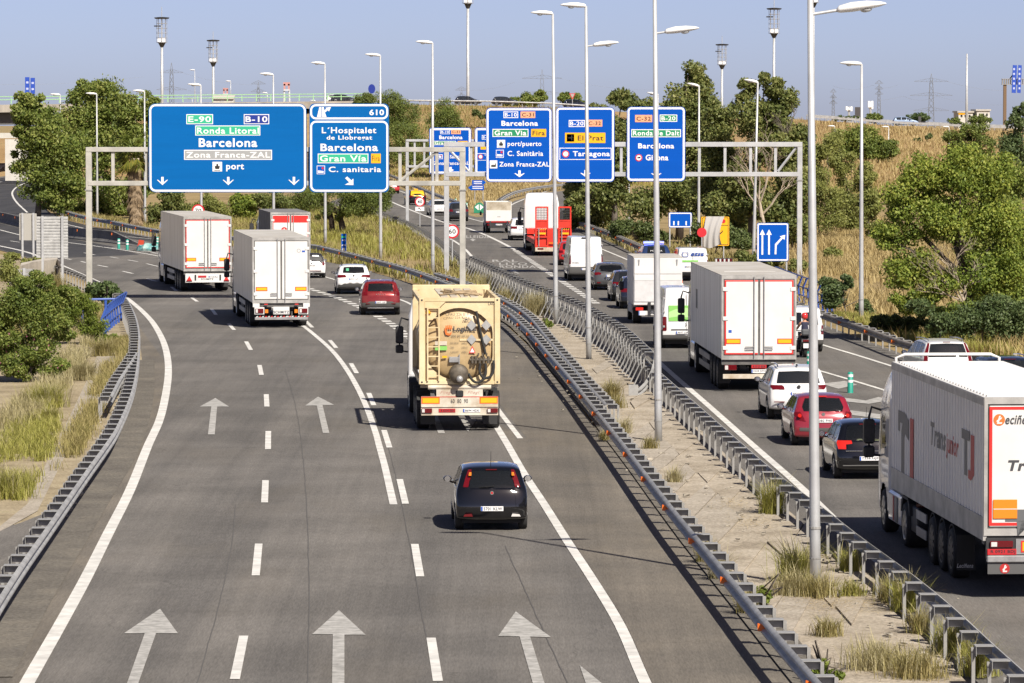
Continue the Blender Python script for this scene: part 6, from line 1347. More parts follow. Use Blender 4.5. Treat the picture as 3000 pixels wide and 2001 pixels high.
# ================================================================ gantries
GS = M_('gantry_steel'); GG = M_('pole_steel')
def gantry(label, Y, posts, beams, verts, diags, m, name='sign_gantry', pw=.30, zb=0):
    a = at(posts[0], 692, Y); root = empty(name, (a[0], Y, 0), 0, label, 'gantry', 'sign gantries'); X = lambda x: at(x, 450, Y)[0] - a[0]; Z = lambda y: at(1500, y, Y)[2]
    top = Z(min(b[2] for b in beams)); bot = min(b[3] for b in beams)
    for x in posts:
        MB().bbox(X(x) - pw/2, X(x) + pw/2, -pw/2, pw/2, 0, top - .02, .02).build('post', m, root); MB().bx(X(x) - pw*.8, X(x) + pw*.8, -pw*.8, pw*.8, 0, .05).build('foot_plate', M_('galvanised_dull'), root)
        zc = Z(max(b[3] for b in beams)) - .25; MB().bx(X(x) - pw*.62, X(x) + pw*.62, -pw*.62, pw*.62, zc, zc + .06).build('splice_flange', M_('galvanised_dull'), root)
    for x0, x1, y0, y1 in beams: MB().bbox(X(x0), X(x1), -.17, .17, Z(y1), Z(y0), .015).build('beam', m, root)
    for x, y0, y1 in verts: MB().bx(X(x) - .08, X(x) + .08, -.08, .08, Z(y1), Z(y0)).build('strut', m, root)
    for x0, y0, x1, y1 in diags: MB().cyl((X(x0), 0, Z(y0)), (X(x1), 0, Z(y1)), .08, n=6).build('diagonal', m, root)
    return root
gantry('long grey gantry carrying the E-90 sign and the exit 610 sign', 228, [260, 1355], [(252,1363,431,445), (258,1350,530,544)], [(331,445,530),(430,445,530),(905,445,530),(1172,443,530),(1280,443,530)], [(1172,530,1280,445)], GS)
gantry('grey gantry carrying the three blue signs over the right carriageway', 265, [1308, 2343], [(1300,2350,416,430), (1306,2340,504,517)], [(x,430,504) for x in (1380,1620,1820,2049,2124,2199,2272)], [(1318,440,1376,505),(2279,502,2334,430)], GG)
gantry('small distant gantry carrying the far blue signs', 371, [1193, 1765], [(1190,1768,408,415), (1193,1765,484,491)], [(1215,415,484),(1243,415,484),(1400,415,484)], [], GG, pw=.26)
# ================================================================ big direction signs
def signmat(name, col): return mat(name, col, .65, var=.06, vscale=.6, stretch=(.2, 1, 3), spec=.12)
BLUE = signmat('sign_blue', (.0,.112,.37)); BLUE2 = signmat('sign_blue_deep', (.0,.078,.43)); GRN = mat('sign_green', (.03,.42,.24), .5); GRN2 = mat('sign_green_dark', (.01,.24,.10), .5); GRY = mat('sign_grey', (.33,.34,.34), .5); YEL = mat('sign_yellow', (.83,.42,.005), .5); SAL = mat('sign_salmon', (.80,.36,.20), .5); NVY = mat('sign_navy', (.01,.03,.25), .5)
SW = mat('sign_white', (.80,.80,.80), .5); SB = mat('sign_black', (.02,.02,.02), .5); SR = mat('sign_red', (.55,.02,.03), .5)
class Sign:
    def __init__(s, label, Y, x0, x1, y0, y1, base_m, border=True, rad=14, name='direction_sign', brackets=True, tilt=0):
        s.Y = Y; a = at((x0+x1)/2, y1, Y); s.o = a; s.root = empty(name, (a[0], Y - .30, a[2]), 0, label, 'sign', 'direction signs'); s.dy = -.30
        s.k = Y / FPX; s.cx = (x0+x1)/2; s.y1 = y1; k = s.k
        X0, X1, Z0, Z1 = s.X(x0), s.X(x1), 0.0, s.Z(y0); r = rad * k
        s.panel = MB().prism(rrect(X0, X1, Z0, Z1, r, 6), 0, .06).build('panel', base_m, s.root)
        if border:
            t0, t1 = 2.0*k, 7.5*k; ring(rrect(X0+t0, X1-t0, Z0+t0, Z1-t0, r-t0, 6), rrect(X0+t1, X1-t1, Z0+t1, Z1-t1, max(r-t1, .02), 6), -.004, 'border', SW, s.root)
        if brackets:
            for f in (.2, .8): MB().bx(X0 + (X1-X0)*f - .05, X0 + (X1-X0)*f + .05, .061, .16, .1, Z1 - .1).build('bracket', M_('galvanised_dull'), s.root)
    def X(s, x): return (x - s.cx) * s.k
    def Z(s, y): return (s.y1 - y) * s.k
    def box(s, x0, x1, y0, y1, m, edge=SW, e=2.2, name='route_box'):
        if edge: MB().bx(s.X(x0), s.X(x1), -.006, -.002, s.Z(y1), s.Z(y0)).build(name, edge, s.root); x0 += e; x1 -= e; y0 += e; y1 -= e
        MB().bx(s.X(x0), s.X(x1), -.010, -.0065, s.Z(y1), s.Z(y0)).build(name, m, s.root)
    def txt(s, t, x0, x1, y0, y1, m=None, bold=.018, spacing=1.1): lettering(t, s.X(x0), s.X(x1), s.Z(y1), s.Z(y0), -.013, m or SW, s.root, bold, 0, spacing)
    def poly(s, pts, m=None, name='pictogram', y=-.012): MB().prism([(s.X(a), s.Z(b)) for a, b in pts], y, y + .003).build(name, m or SW, s.root)
    def down(s, x, y0, y1, w=16): s.poly([(x-3.5,y0),(x+3.5,y0),(x+3.5,y1-8),(x+w-2,y0+8),(x+w,y0+9),(x,y1),(x-w,y0+9),(x-w+2,y0+8),(x-3.5,y1-8)], name='lane_arrow')
    def circ(s, x, y, r, m, y_=-.014): MB().prism([(s.X(x) + r*s.k*math.cos(a), s.Z(y) + r*s.k*math.sin(a)) for a in np.linspace(0, 2*math.pi, 21)[:-1]], y_, y_ + .003).build('pictogram', m, s.root)
    def ship(s, x0, x1, y0, y1):
        s.box(x0, x1, y0, y1, SW, None, name='pictogram'); w = x1-x0; h = y1-y0; s.poly([(x0+w*.3,y0+h*.75),(x0+w*.22,y0+h*.45),(x0+w*.4,y0+h*.42),(x0+w*.42,y0+h*.2),(x0+w*.58,y0+h*.2),(x0+w*.6,y0+h*.42),(x0+w*.78,y0+h*.45),(x0+w*.7,y0+h*.75)], SB, y=-.014)
        s.poly([(x0+w*.18,y1-h*.14),(x1-w*.18,y1-h*.14),(x1-w*.18,y1-h*.08),(x0+w*.18,y1-h*.08)], SB, y=-.014)
    def hosp(s, x0, x1, y0, y1):
        s.box(x0, x1, y0, y1, BLUE2, SW, 1.6, 'pictogram'); s.circ(x0 + (x1-x0)*.72, y0 + (y1-y0)*.3, (x1-x0)*.14, SR); s.poly([(x0+3,y1-4),(x0+3,y1-11),(x1-4,y1-9),(x1-4,y1-4)], SW, y=-.014)
S1 = Sign('widest blue sign, reading E-90, Ronda Litoral and Zona Franca-ZAL', 228, 438, 899, 304, 563, BLUE, rad=20)
S1.box(548,626,335,364,GRN); S1.txt('E-90',554,620,341,358); S1.box(716,790,335,364,NVY); S1.txt('B-10',721,785,341,358); S1.box(574,764,368,397,GRN); S1.txt('Ronda Litoral',579,760,374,392)
S1.txt('Barcelona',584,755,405,431,bold=.024); S1.box(541,798,439,468,GRY); S1.txt('Zona Franca-ZAL',547,793,445,462); S1.ship(624,652,474,502); S1.txt('port',664,716,480,502,bold=.024)
for x in (477.5, 670, 862): S1.down(x, 518, 542)
S2 = Sign('blue exit sign numbered 610 for L\u2019Hospitalet, Gran V\u00eda and Fira', 228, 908, 1140, 304, 563, BLUE, border=False, rad=14)
for a, b in ((306,350),(354,561)):
    k = S2.k; q = (S2.X(910), S2.X(1138), S2.Z(b), S2.Z(a)); ring(rrect(*q, 17*k, 6), rrect(q[0]+5.5*k, q[1]-5.5*k, q[2]+5.5*k, q[3]-5.5*k, 11.5*k, 6), -.004, 'border', SW, S2.root)
S2.txt('610',1083,1126,321,338,bold=.03); S2.poly([(930,343),(937,314),(943,314),(943,343)]); S2.poly([(945,343),(945,314),(950,314),(951,323),(957,320),(955,316),(971,314),(965,327),(962,323),(953,330),(958,343)])
S2.txt('L\u00b4Hospitalet',944,1103,373,396); S2.txt('de Llobregat',958,1091,397,413); S2.txt('Barcelona',940,1108,421,443,bold=.024); S2.box(932,1080,450,478,GRN); S2.txt('Gran V\u00eda',938,1074,455,473); S2.box(1088,1116,450,478,YEL,None); S2.txt('Fira',1091,1113,456,472,SB,.0); S2.hosp(929,953,485,510); S2.txt('C. sanitaria',964,1117,488,504)
S2.poly([(1012,522),(1018,517),(1030,528),(1036,523),(1036,542),(1011,541),(1024,534)], name='lane_arrow')
S3 = Sign('blue sign for B-10, C-31, Gran Via and Fira over the right carriageway', 265, 1424, 1617, 316, 533, BLUE2, rad=13)
S3.box(1475,1518,327,346,BLUE2); S3.txt('B-10',1479,1514,331,342); S3.box(1525,1568,327,346,SAL,None); S3.txt('C-31',1529,1564,331,342,SB); S3.txt('Barcelona',1469,1576,354,369,bold=.03); S3.box(1443,1548,378,401,GRN2); S3.txt('Gran Via',1449,1542,382,397,bold=.025); S3.box(1556,1600,378,401,YEL,None); S3.txt('Fira',1560,1596,383,397,SB); S3.ship(1456,1480,410,433); S3.txt('port/puerto',1487,1586,414,432); S3.hosp(1453,1476,439,462); S3.txt('C. Sanit\u00e0ria',1487,1591,442,457)
S3.box(1435,1457,470,493,SW,None,name='pictogram'); S3.poly([(1439,489),(1439,484),(1443,481),(1443,484),(1447,481),(1447,484),(1451,481),(1451,478),(1453,478),(1453,489)], SB, y=-.014); S3.txt('Zona Franca-ZAL',1463,1609,474,488); S3.down(1522,499,519,15)
S4 = Sign('blue sign for El Prat airport and Tarragona over the right carriageway', 265, 1628, 1800, 314, 533, BLUE2, rad=13)
S4.box(1666,1713,352,372,BLUE2); S4.txt('B-20',1670,1709,356,368); S4.box(1720,1764,351,371,SAL,None); S4.txt('C-32',1724,1760,356,367,SB); S4.box(1655,1773,389,419,YEL,None); S4.box(1660,1682,393,415,SW,None); S4.poly([(1664,403),(1672,402.5),(1674,396),(1676,396),(1676,402.5),(1680,403.5),(1676,404.5),(1676,411),(1674,411),(1672,405),(1664,405)], SB, y=-.016); S4.txt('El Prat',1692,1767,397,412,SB); S4.box(1639,1791,433,468,BLUE2,SW,2); S4.circ(1657,451,10.5,SR); S4.circ(1657,451,7.5,SW,-.017); S4.txt('Tarragona',1678,1786,443,462,bold=.024); S4.down(1715,498,518,15)
S5 = Sign('blue sign for Ronda de Dalt, Barcelona and Girona, rightmost on the gantry', 265, 1836, 2007, 313, 531, BLUE2, rad=13)
S5.box(1860,1910,337,358,SAL,None); S5.txt('C-32',1864,1906,342,354,SB); S5.box(1932,1983,336,357,GRN2); S5.txt('B-20',1937,1978,341,353); S5.box(1849,1994,379,402,GRN2); S5.txt('Ronda de Dalt',1854,1989,383,397,bold=.02); S5.txt('Barcelona',1869,1974,420,435,bold=.03); S5.circ(1871,462,10.5,SR); S5.circ(1871,462,7.5,SW,-.017); S5.poly([(1866,464),(1866,461),(1870,460),(1870,459),(1876,459),(1876,464)],SB,y=-.02); S5.txt('Girona',1891,1957,453,470,bold=.03); S5.down(1922,499,519,15)
S6 = Sign('small far blue sign for Barcelona and Gran Via, seen through the near gantry', 371, 1258, 1381, 374, 510, BLUE2, rad=8)
S6.box(1290,1318,380,393,BLUE2,SW,1.4); S6.txt('B-10',1293,1315,383,390); S6.box(1322,1350,380,393,SAL,None); S6.txt('C-31',1325,1347,383,390,SB); S6.txt('Barcelona',1287,1355,397,408,bold=.03); S6.box(1271,1336,413,425,GRN2,SW,1.4); S6.txt('Gran Via',1274,1333,415,423); S6.box(1341,1370,413,425,YEL,None); S6.txt('Fira',1344,1367,415,423,SB); S6.ship(1285,1299,432,446); S6.txt('port/puerto',1304,1364,436,446); S6.hosp(1283,1297,452,466); S6.txt('C. Sanit\u00e0ria',1302,1364,454,464); S6.txt('Zona Franca-ZAL',1271,1374,473,483); S6.down(1320,489,503,10)
S7 = Sign('small far blue sign half hidden behind the Gran Via Fira sign', 371, 1391, 1505, 374, 510, BLUE2, rad=8)
S7.box(1412,1440,396,409,BLUE2,SW,1.4); S7.txt('B-20',1415,1437,399,406); S7.box(1408,1480,420,438,YEL,None); S7.txt('El Prat',1432,1476,424,434,SB); S7.box(1397,1498,449,470,BLUE2,SW,1.4); S7.circ(1408,459,7,SR); S7.circ(1408,459,5,SW,-.017); S7.txt('Tarragona',1420,1494,453,466)
# ================================================================ roadside signs
def post_sign(label, name, base, cat='sign', group='roadside signs'):
    b = g(*base); root = empty(name, (b[0], b[1], 0), 0, label, cat, group); k = b[1] / FPX
    return root, (lambda x: (x - base[0]) * k), (lambda y: at(base[0], y, b[1])[2])
def speed_sign(label, base, cy, rpx, num, plate_=None):
    root, X, Z = post_sign(label, 'speed_limit_sign', base); r = (X(base[0] + rpx)); z = Z(cy)
    MB().cyl((0,.05,0), (0,.05,z + r*.5), .04, n=8).build('post', GG, root); MB().prism(circle(0, z, r, 28), -.02, .0).build('disc', SR, root); MB().prism(circle(0, z, r*.76, 28), -.026, -.0205).build('disc_face', SW, root); lettering(num, -r*.5, r*.5, z - r*.33, z + r*.33, -.03, SB, root, .02)
    if plate_:
        x0, x1, y0, y1 = plate_; MB().bx(X(x0), X(x1), -.02, 0, Z(y1), Z(y0)).build('arrow_plate', SW, root); c = z - (z - (Z(y0)+Z(y1))/2); zc = (Z(y0)+Z(y1))/2
        MB().prism([(-.12,zc+.10),(.02,zc+.10),(-.03,zc+.06),(.12,zc-.08),(.09,zc-.11),(-.06,zc+.03),(-.12,zc-.03)], -.026, -.0205).build('arrow', SB, root)
speed_sign('round red and white 70 speed limit sign behind a lamp post', (581,717), 617, 18.5, '70')
speed_sign('round 40 speed limit sign with a small arrow plate beneath', (1230,678), 591, 14.5, '40', (1217,1243,606,618))
speed_sign('round 60 speed limit sign between the gantry posts', (1325,784), 678, 20.7, '60')
def panel_sign(root, X, Z, x0, x1, y0, y1, m, border=True):
    q = (X(x0), X(x1), Z(y1), Z(y0)); MB().prism(rrect(*q, .10, 4), -.03, .0).build('panel', m, root)
    if border: ring(rrect(q[0]+.03, q[1]-.03, q[2]+.03, q[3]-.03, .08, 4), rrect(q[0]+.10, q[1]-.10, q[2]+.10, q[3]-.10, .05, 4), -.034, 'border', SW, root)
root, X, Z = post_sign('square blue lane sign with two straight arrows and one bending right', 'lane_sign', (2263,832)); panel_sign(root, X, Z, 2217, 2310, 653, 765, BLUE2)
for x in (2222, 2304): MB().cyl((X(x),.04,0), (X(x),.04,Z(655)), .05, n=8).build('post', GG, root)
for x in (2233, 2252.5): MB().prism([(X(a), Z(b)) for a, b in ((x-2.5,746),(x+2.5,746),(x+2.5,688),(x+8,688),(x,672),(x-8,688),(x-2.5,688))], -.04, -.035).build('arrow', SW, root)
MB().prism([(X(a), Z(b)) for a, b in ((2269,745),(2274,745),(2275,719),(2293,698),(2298,703),(2300,688),(2284,692),(2288,696),(2270,715))], -.04, -.035).build('arrow', SW, root)
root, X, Z = post_sign('yellow roadworks sign half covered by a flapping grey cloth', 'roadworks_sign', (2096,775)); MB().prism(rrect(X(2054), X(2136), Z(720), Z(635), .08, 4), -.03, 0).build('panel', YEL, root)
q = (X(2054), X(2136), Z(720), Z(635)); ring(rrect(q[0]+.05, q[1]-.05, q[2]+.05, q[3]-.05, .06, 4), rrect(q[0]+.085, q[1]-.085, q[2]+.085, q[3]-.085, .05, 4), -.034, 'border', SB, root)
for x in (2066, 2120): MB().cyl((X(x),.04,0), (X(x),.04,Z(640)), .04, n=8).build('post', GG, root)
MB().prism(circle(X(2119), Z(648), .13), -.036, -.031).build('red_symbol', SR, root); MB().bx(X(2102), X(2132), -.038, -.0335, Z(661), Z(659.5)).build('rule_line', SB, root); MB().prism([(X(2107),Z(684)),(X(2115),Z(678)),(X(2114),Z(675)),(X(2118),Z(676)),(X(2116),Z(681)),(X(2109),Z(687))], -.038, -.0335).build('arrow', SB, root)
V = []; nx, nz = 16, 20
for j in range(nz + 1):
    v = j / nz
    for i in range(nx + 1):
        u = i / nx; xl = 2068 - 16*v*(1.2 - .75*v); xr = 2122 - 16*math.sin(v*2.2) + 5*v*v
        V.append((X(xl + (xr - xl)*u), -.10 - .09*math.sin(u*17 + v*3) * (.4 + .6*v) - .12*math.sin(v*3.1), Z(634 + 88*v + 5*math.sin(u*5)*v)))
tag(link('cloth_cover', mesh('cloth_cover', V, [(j*(nx+1)+i, j*(nx+1)+i+1, (j+1)*(nx+1)+i+1, (j+1)*(nx+1)+i) for j in range(nz) for i in range(nx)], True), mat('cloth_grey', (.42,.41,.40), .9), None, (root.location.x, root.location.y, 0)), 'grey cloth flapping over the yellow roadworks sign', 'cloth')
root, X, Z = post_sign('round red-rimmed sign peeking out left of the yellow roadworks sign', 'round_sign', (2056,782)); MB().cyl((0,.04,0), (0,.04,Z(682)), .04, n=8).build('post', GG, root); MB().prism(circle(0, Z(681), X(2070), 24), -.0, .02).build('disc', SR, root)
root, X, Z = post_sign('blue sign half buried in the tree foliage left of the yellow sign', 'direction_board', (1993,738)); panel_sign(root, X, Z, 1959, 2027, 622, 667, BLUE2)
for x in (1962, 2022): MB().cyl((X(x),.04,0), (X(x),.04,Z(624)), .05, n=8).build('post', GG, root)
for x in (1972, 1985, 2008): MB().bx(X(x), X(x+4), -.04, -.035, Z(660), Z(648)).build('white_mark', SW, root)
root, X, Z = post_sign('slim blue kilometre post reading A-2 610 behind the guard rail', 'kilometre_post', (1007,758)); MB().bx(X(1000), X(1014.5), -.05, .05, 0, Z(685)).build('panel', BLUE2, root)
lettering('A-2', X(1002), X(1012), Z(706), Z(701), -.056, SW, root); lettering('610', X(1001.5), X(1013), Z(721), Z(715), -.056, SW, root); MB().prism(circle(0, Z(730), .1, 12), -.056, -.051).build('emblem', SW, root); MB().bx(X(1001), X(1013), -.056, -.051, Z(697), Z(691)).build('green_tag', GRN, root)
def back_sign(label, x0, x1, y0, y1, posts, base, m, slats=0):
    root, X, Z = post_sign(label, 'road_sign', base)
    if slats:
        zs = np.linspace(Z(y1), Z(y0), slats + 1)
        for a, b in zip(zs[:-1], zs[1:]): MB().bbox(X(x0), X(x1), -.03, .02, a + .012, b - .012, .012).build('slat', m, root)
    else: MB().prism(rrect(X(x0), X(x1), Z(y1), Z(y0), .06, 4), 0, .03).build('panel', m, root)
    for x, yb in posts: MB().bx(X(x) - .06, X(x) + .06, -.14, -.031, (Z(yb) if slats else 0), Z(y0) + .03).build('post', GG, root)
back_sign('plain grey back of a tall road sign at far left', 57, 108, 625, 704, ((67,0),(99,0)), (83,762), mat('sign_back_grey', (.36,.35,.32), .6))
back_sign('ribbed metal back of a large road sign made of fourteen slats, far left', 107, 200, 634, 756, ((126,852),(184,852)), (153,848), M_('galvanised_bright'), 14)
back_sign('weathered metal sign back half hidden by the left bushes', 24, 102, 787, 832, ((72,890),), (63,905), M_('galvanised'), 4)
# small direction arrows, nose marker
root, X, Z = post_sign('pair of small blue arrow boards on two posts in the dry field', 'arrow_boards', (1403,597))
MB().prism([(X(a),Z(b)) for a, b in ((1383,528),(1416,528),(1424,534),(1416,541),(1383,541))], -.03, 0).build('arrow_board', BLUE2, root); MB().prism([(X(a),Z(b)) for a, b in ((1418,543),(1380,543),(1371,550),(1380,557),(1418,557))], -.03, 0).build('arrow_board', BLUE2, root)
for i, (x0, x1, y) in enumerate(((1388,1412,531),(1388,1412,536),(1384,1414,546),(1384,1414,551))): MB().bx(X(x0), X(x1), -.035, -.0305, Z(y+2), Z(y)).build('text_line', SW, root)
for x in (1391, 1415): MB().cyl((X(x),.04,0), (X(x),.04,Z(530)), .04, n=6).build('post', GG, root)
root, X, Z = post_sign('green nose marker with white chevron triangles at the far gore', 'nose_marker', (1404,624)); GM = mat('marker_green', (.02,.22,.12), .5)
MB().prism([(-.5,0),(.5,0),(.5,.55),(.3,.85),(0,1.0),(-.3,.85),(-.5,.55)], 0, .9).build('body', GM, root)
for s in (-1, 1): MB().prism([(s*.06,.25),(s*.06,.82),(s*.40,.55)], -.006, -.001).build('chevron', SW, root)
# delineator posts, cone, fallen marker
def delineator(label, base, h=.72):
    b = g(*base); root = empty('delineator_post', (b[0], b[1], 0), 0, label, 'bollard', 'green delineator posts'); G_ = mat('delineator_green', (.015,.27,.20), .5)
    MB().lathe([(.11,0),(.10,.03),(.095,h-.03),(.06,h),(.001,h+.004)], 14).build('tube', G_, root, True)
    for z in (.36, .55): MB().lathe([(.0975, z*h/.72), (.0975, z*h/.72 + .085)], 14).build('band', SW, root)
for l, b in (('green and white bollard beside the white chevrons, nearest the lorry cab', (2491,1151)), ('green and white bollard half hidden by the nearest lamp post', (2371,1086)), ('left of two green bollards before the concrete barrier tip', (348,729)), ('right of two green bollards before the concrete barrier tip', (373,732)), ('green bollard beyond the fallen teal marker', (450,723)), ('green bollard closest to the farthest white trailer', (462,724)), ('tiny green bollard beside the far guard rail end', (1335,603)), ('tiny green bollard left of the nose marker', (1367,616))): delineator(l, b)
b = g(1995,850); root = empty('traffic_cone', (b[0], b[1], 0), 0, 'orange and white traffic cone between the box van and the silver trailer', 'cone')
MB().bx(-.2,.2,-.2,.2,0,.04).build('base', M_('rubber'), root); prof = [(.15,.04),(.03,.9)]
for i in range(5):
    z0, z1 = .04 + i*.172, .04 + (i+1)*.172; r = lambda z: .15 - (z-.04)/.86*.12; MB().lathe([(r(z0), z0), (r(z1), z1)], 14).build('band', SW if i % 2 else mat('cone_orange', (.75,.10,.015), .5), root, True)
b = g(437,734); V = []; rr = random.Random(9); root = tag(MB().lathe([(.95,0),(1.0,.15),(.8,.34),(.45,.42),(.15,.40),(.001,.38)], 16).build('fallen_marker', mat('marker_teal', (.03,.25,.26), .6, col2=(.35,.45,.42), vscale=2.5), None, False, (b[0], b[1], 0)), 'collapsed teal plastic marker lying at the concrete barrier tip', 'marker')
for v in root.data.vertices: v.co.x *= .8 + .3*rr.random(); v.co.z *= .7 + .6*rr.random()
b = g(411,731); tag(MB().prism([(-.25,0),(.2,.02),(.25,.62),(-.1,.66)], 0, .3).build('fallen_sign', mat('panel_red', (.5,.05,.02), .5), None, False, (b[0], b[1], .0)), 'small red sign lying beside the collapsed teal marker', 'sign')
# ================================================================ blue railings, concrete
RB_ = mat('railing_blue', (.035,.09,.36), .45, var=.15, vscale=3)
def railing(label, base_px, n, h=1.25, curve=.25, side=1):
    P = resample(smooth(gg(base_px), .5), 1e-3 + np.linalg.norm(np.diff(np.array(gg(base_px)), axis=0), axis=1).sum() / n); o = P[0]; Q = P - o; N = normals2(Q) * side; root = empty('blue_railing', (o[0], o[1], 0), 0, label, 'railing', 'blue railings')
    for p, nn in zip(Q, N):
        a = math.atan2(nn[1], nn[0]); MB().prism([(.0,0),(.10,0),(.06,h*.3),(.02,h*.6),(.10+curve*.5,h),(curve*.5,h),(-.07,h*.6),(-.03,h*.3)], -.03, .03).build('baluster', RB_, root, False, (p[0], p[1], 0), (0, 0, a))
    for z, f in ((h, .5), (h*.62, -.1), (h*.28, .0)): MB().tube([(p[0] + nn[0]*(curve*f + .03), p[1] + nn[1]*(curve*f + .03), z) for p, nn in zip(Q, N)], .035, 6).build('handrail', RB_, root)
railing('blue metal railing with curved balusters beside the right guard rail', [(2436,925),(2375,897),(2320,874),(2263,850)], 13, side=-1)
railing('slanted blue railing panel behind the curving left guard rail', [(360,935),(332,955),(300,985)], 9, side=1)
b = g(335,945); root = empty('blue_rail', (b[0], b[1], 0), 0, 'horizontal blue pipe rail poking out of the left bushes', 'railing', 'blue railings'); d = [g(x, y, 1.15)[:2] for x, y in ((340,876),(217,878))]
MB().tube([(d[0][0]-b[0], d[0][1]-b[1], 1.15), (d[1][0]-b[0], d[1][1]-b[1], 1.15)], .05, 8).build('pipe', RB_, root)
for f in (.25, .8): MB().tube([(d[0][0]+(d[1][0]-d[0][0])*f-b[0], d[0][1]+(d[1][1]-d[0][1])*f-b[1], z) for z in (0, 1.1)], .06, 8).build('post', RB_, root)
a = [g(x, y)[:2] for x, y in ((178,822),(168,812),(95,822),(60,835))]; o = a[0]
tag(MB().prism_z([(p[0]-o[0], p[1]-o[1]) for p in a] + [(a[3][0]-o[0]-.5, a[3][1]-o[1]+5), (a[1][0]-o[0]-.6, a[1][1]-o[1]+5)], 0, 1.05).build('concrete_wall', M_('concrete'), None, False, (o[0], o[1], 0)), 'weathered tan concrete headwall beside the ribbed sign back', 'wall')
# ================================================================ scooter and people
def skin_body(name, pts, edges, radii, root_i, sub=2):
    me = bpy.data.meshes.new(name); me.from_pydata(pts, edges, []); o = bpy.data.objects.new(name, me); COL.objects.link(o)
    md = o.modifiers.new('s', 'SKIN'); md.use_smooth_shade = True
    for i, r in enumerate(radii): sv = me.skin_vertices[0].data[i]; sv.radius = (r, r) if not isinstance(r, tuple) else r; sv.use_root = (i == root_i)
    o.modifiers.new('b', 'SUBSURF').levels = sub
    dg = bpy.context.evaluated_depsgraph_get(); m2 = bpy.data.meshes.new_from_object(o.evaluated_get(dg)); bpy.data.objects.remove(o); m2.name = name; return m2
SKIN = mat('skin', (.42,.22,.13), .55); TOP_ = mat('top_navy', (.02,.022,.05), .8); DENIM = mat('trousers_dark', (.03,.035,.05), .85)
def person(label, loc, rz, pose, mats, parts):
    pts, edges, rad = pose; me = skin_body('body', pts, edges, rad, 0); root = empty('person', loc, rz, label, 'person')
    for m in mats[1]: me.materials.append(m)
    for p in me.polygons: p.material_index = mats[0](p.center); p.use_smooth = True
    link('body', me, None, root); parts(root); return root
RIDE = ([(0,0,.80),(0,.03,.98),(0,.08,1.18),(0,.10,1.34),(0,.12,1.42),(0,.14,1.50),
         (-.17,.09,1.33),(-.27,.28,1.12),(-.33,.52,1.02),(.17,.09,1.33),(.27,.28,1.12),(.33,.52,1.02),
         (-.11,.04,.76),(-.20,.42,.70),(-.19,.46,.34),(-.19,.56,.30),(.11,.04,.76),(.20,.42,.70),(.19,.46,.34),(.19,.56,.30)],
        [(0,1),(1,2),(2,3),(3,4),(4,5),(3,6),(6,7),(7,8),(3,9),(9,10),(10,11),(0,12),(12,13),(13,14),(14,15),(0,16),(16,17),(17,18),(18,19)],
        [(.17,.13),(.14,.10),(.16,.11),(.12,.09),.055,.06,.065,.045,.032,.065,.045,.032,.10,.075,.05,.04,.10,.075,.05,.04])
def rider_parts(root):
    MB().lathe([(.001,.15),(.07,.14),(.115,.09),(.13,.02),(.125,-.05),(.105,-.10),(.06,-.11)], 18).build('helmet', mat('helmet_red', (.55,.03,.03), .2, coat=.8), root, True, (0,.14,1.60))
    MB().prism(rrect(-.06,.06,1.58,1.66,.03), .258, .262).build('visor', M_('black_plastic'), root)
    for s in (-1, 1):
        for k in range(4): MB().tube([(s*.33 + (k-1.5)*.018, .53, 1.03), (s*.33 + (k-1.5)*.018, .575, 1.035 - .004*k), (s*.33 + (k-1.5)*.018, .57, .995)], .0085, 5).build('finger', SKIN, root, True)
        MB().tube([(s*.30,.50,1.015),(s*.28,.54,1.0)], .01, 5).build('thumb', SKIN, root, True)
b = g(2358,1047); sr = math.radians(2.5)
person('scooter rider in a red helmet and dark vest top, seen from behind', (b[0], b[1], .004), sr, RIDE, (lambda c: 1 if (c.z > .86 and abs(c.x) < .15 and c.z < 1.37) else (2 if c.z < .86 else 0), [SKIN, TOP_, DENIM]), rider_parts)
root = empty('scooter', (b[0], b[1], .004), sr, 'black scooter with a top box ridden beside the silver trailer', 'scooter')
wheel(root, 0, -.02, .28, .14, 'rim_dark'); wheel(root, 0, 1.35, .28, .12, 'rim_dark')
MB().prism_x([(-.30,.42),(-.36,.62),(-.30,.78),(.0,.82),(.30,.72),(.42,.45),(.75,.30),(.95,.35),(1.05,.9),(1.18,.95),(1.22,.5),(1.05,.22),(.3,.22),(-.1,.30)], -.16, .16).build('fairing', mat('scooter_black', (.012,.012,.014), .25, coat=.8), root)
MB().bbox(-.13,.13,-.25,.45,.78,.86,.04).build('seat', M_('rubber'), root); MB().bbox(-.18,.18,-.52,-.22,.86,1.12,.06).build('top_box', mat('topbox_grey', (.10,.105,.11), .4), root)
MB().bbox(-.12,.12,-.375,-.33,.62,.70,.01).build('tail_light', M_('lamp_red'), root); MB().bx(-.10,.10,-.39,-.38,.38,.56).build('number_plate', M_('plate_white'), root)
MB().tube([(-.36,.60,1.0),(0,.95,1.02),(.36,.60,1.0)], .018, 6).build('handlebar', M_('dark_metal'), root)
for s in (-1, 1): MB().tube([(s*.25,.72,1.02),(s*.36,.76,1.2)], .01, 5).bbox(s*.38-.06,s*.38+.06,.74,.77,1.17,1.25,.02).build('mirror', M_('black_plastic'), root)
MB().tube([(.16,-.45,.34),(.16,.2,.3)], .05, 8).build('exhaust', M_('dark_metal'), root)
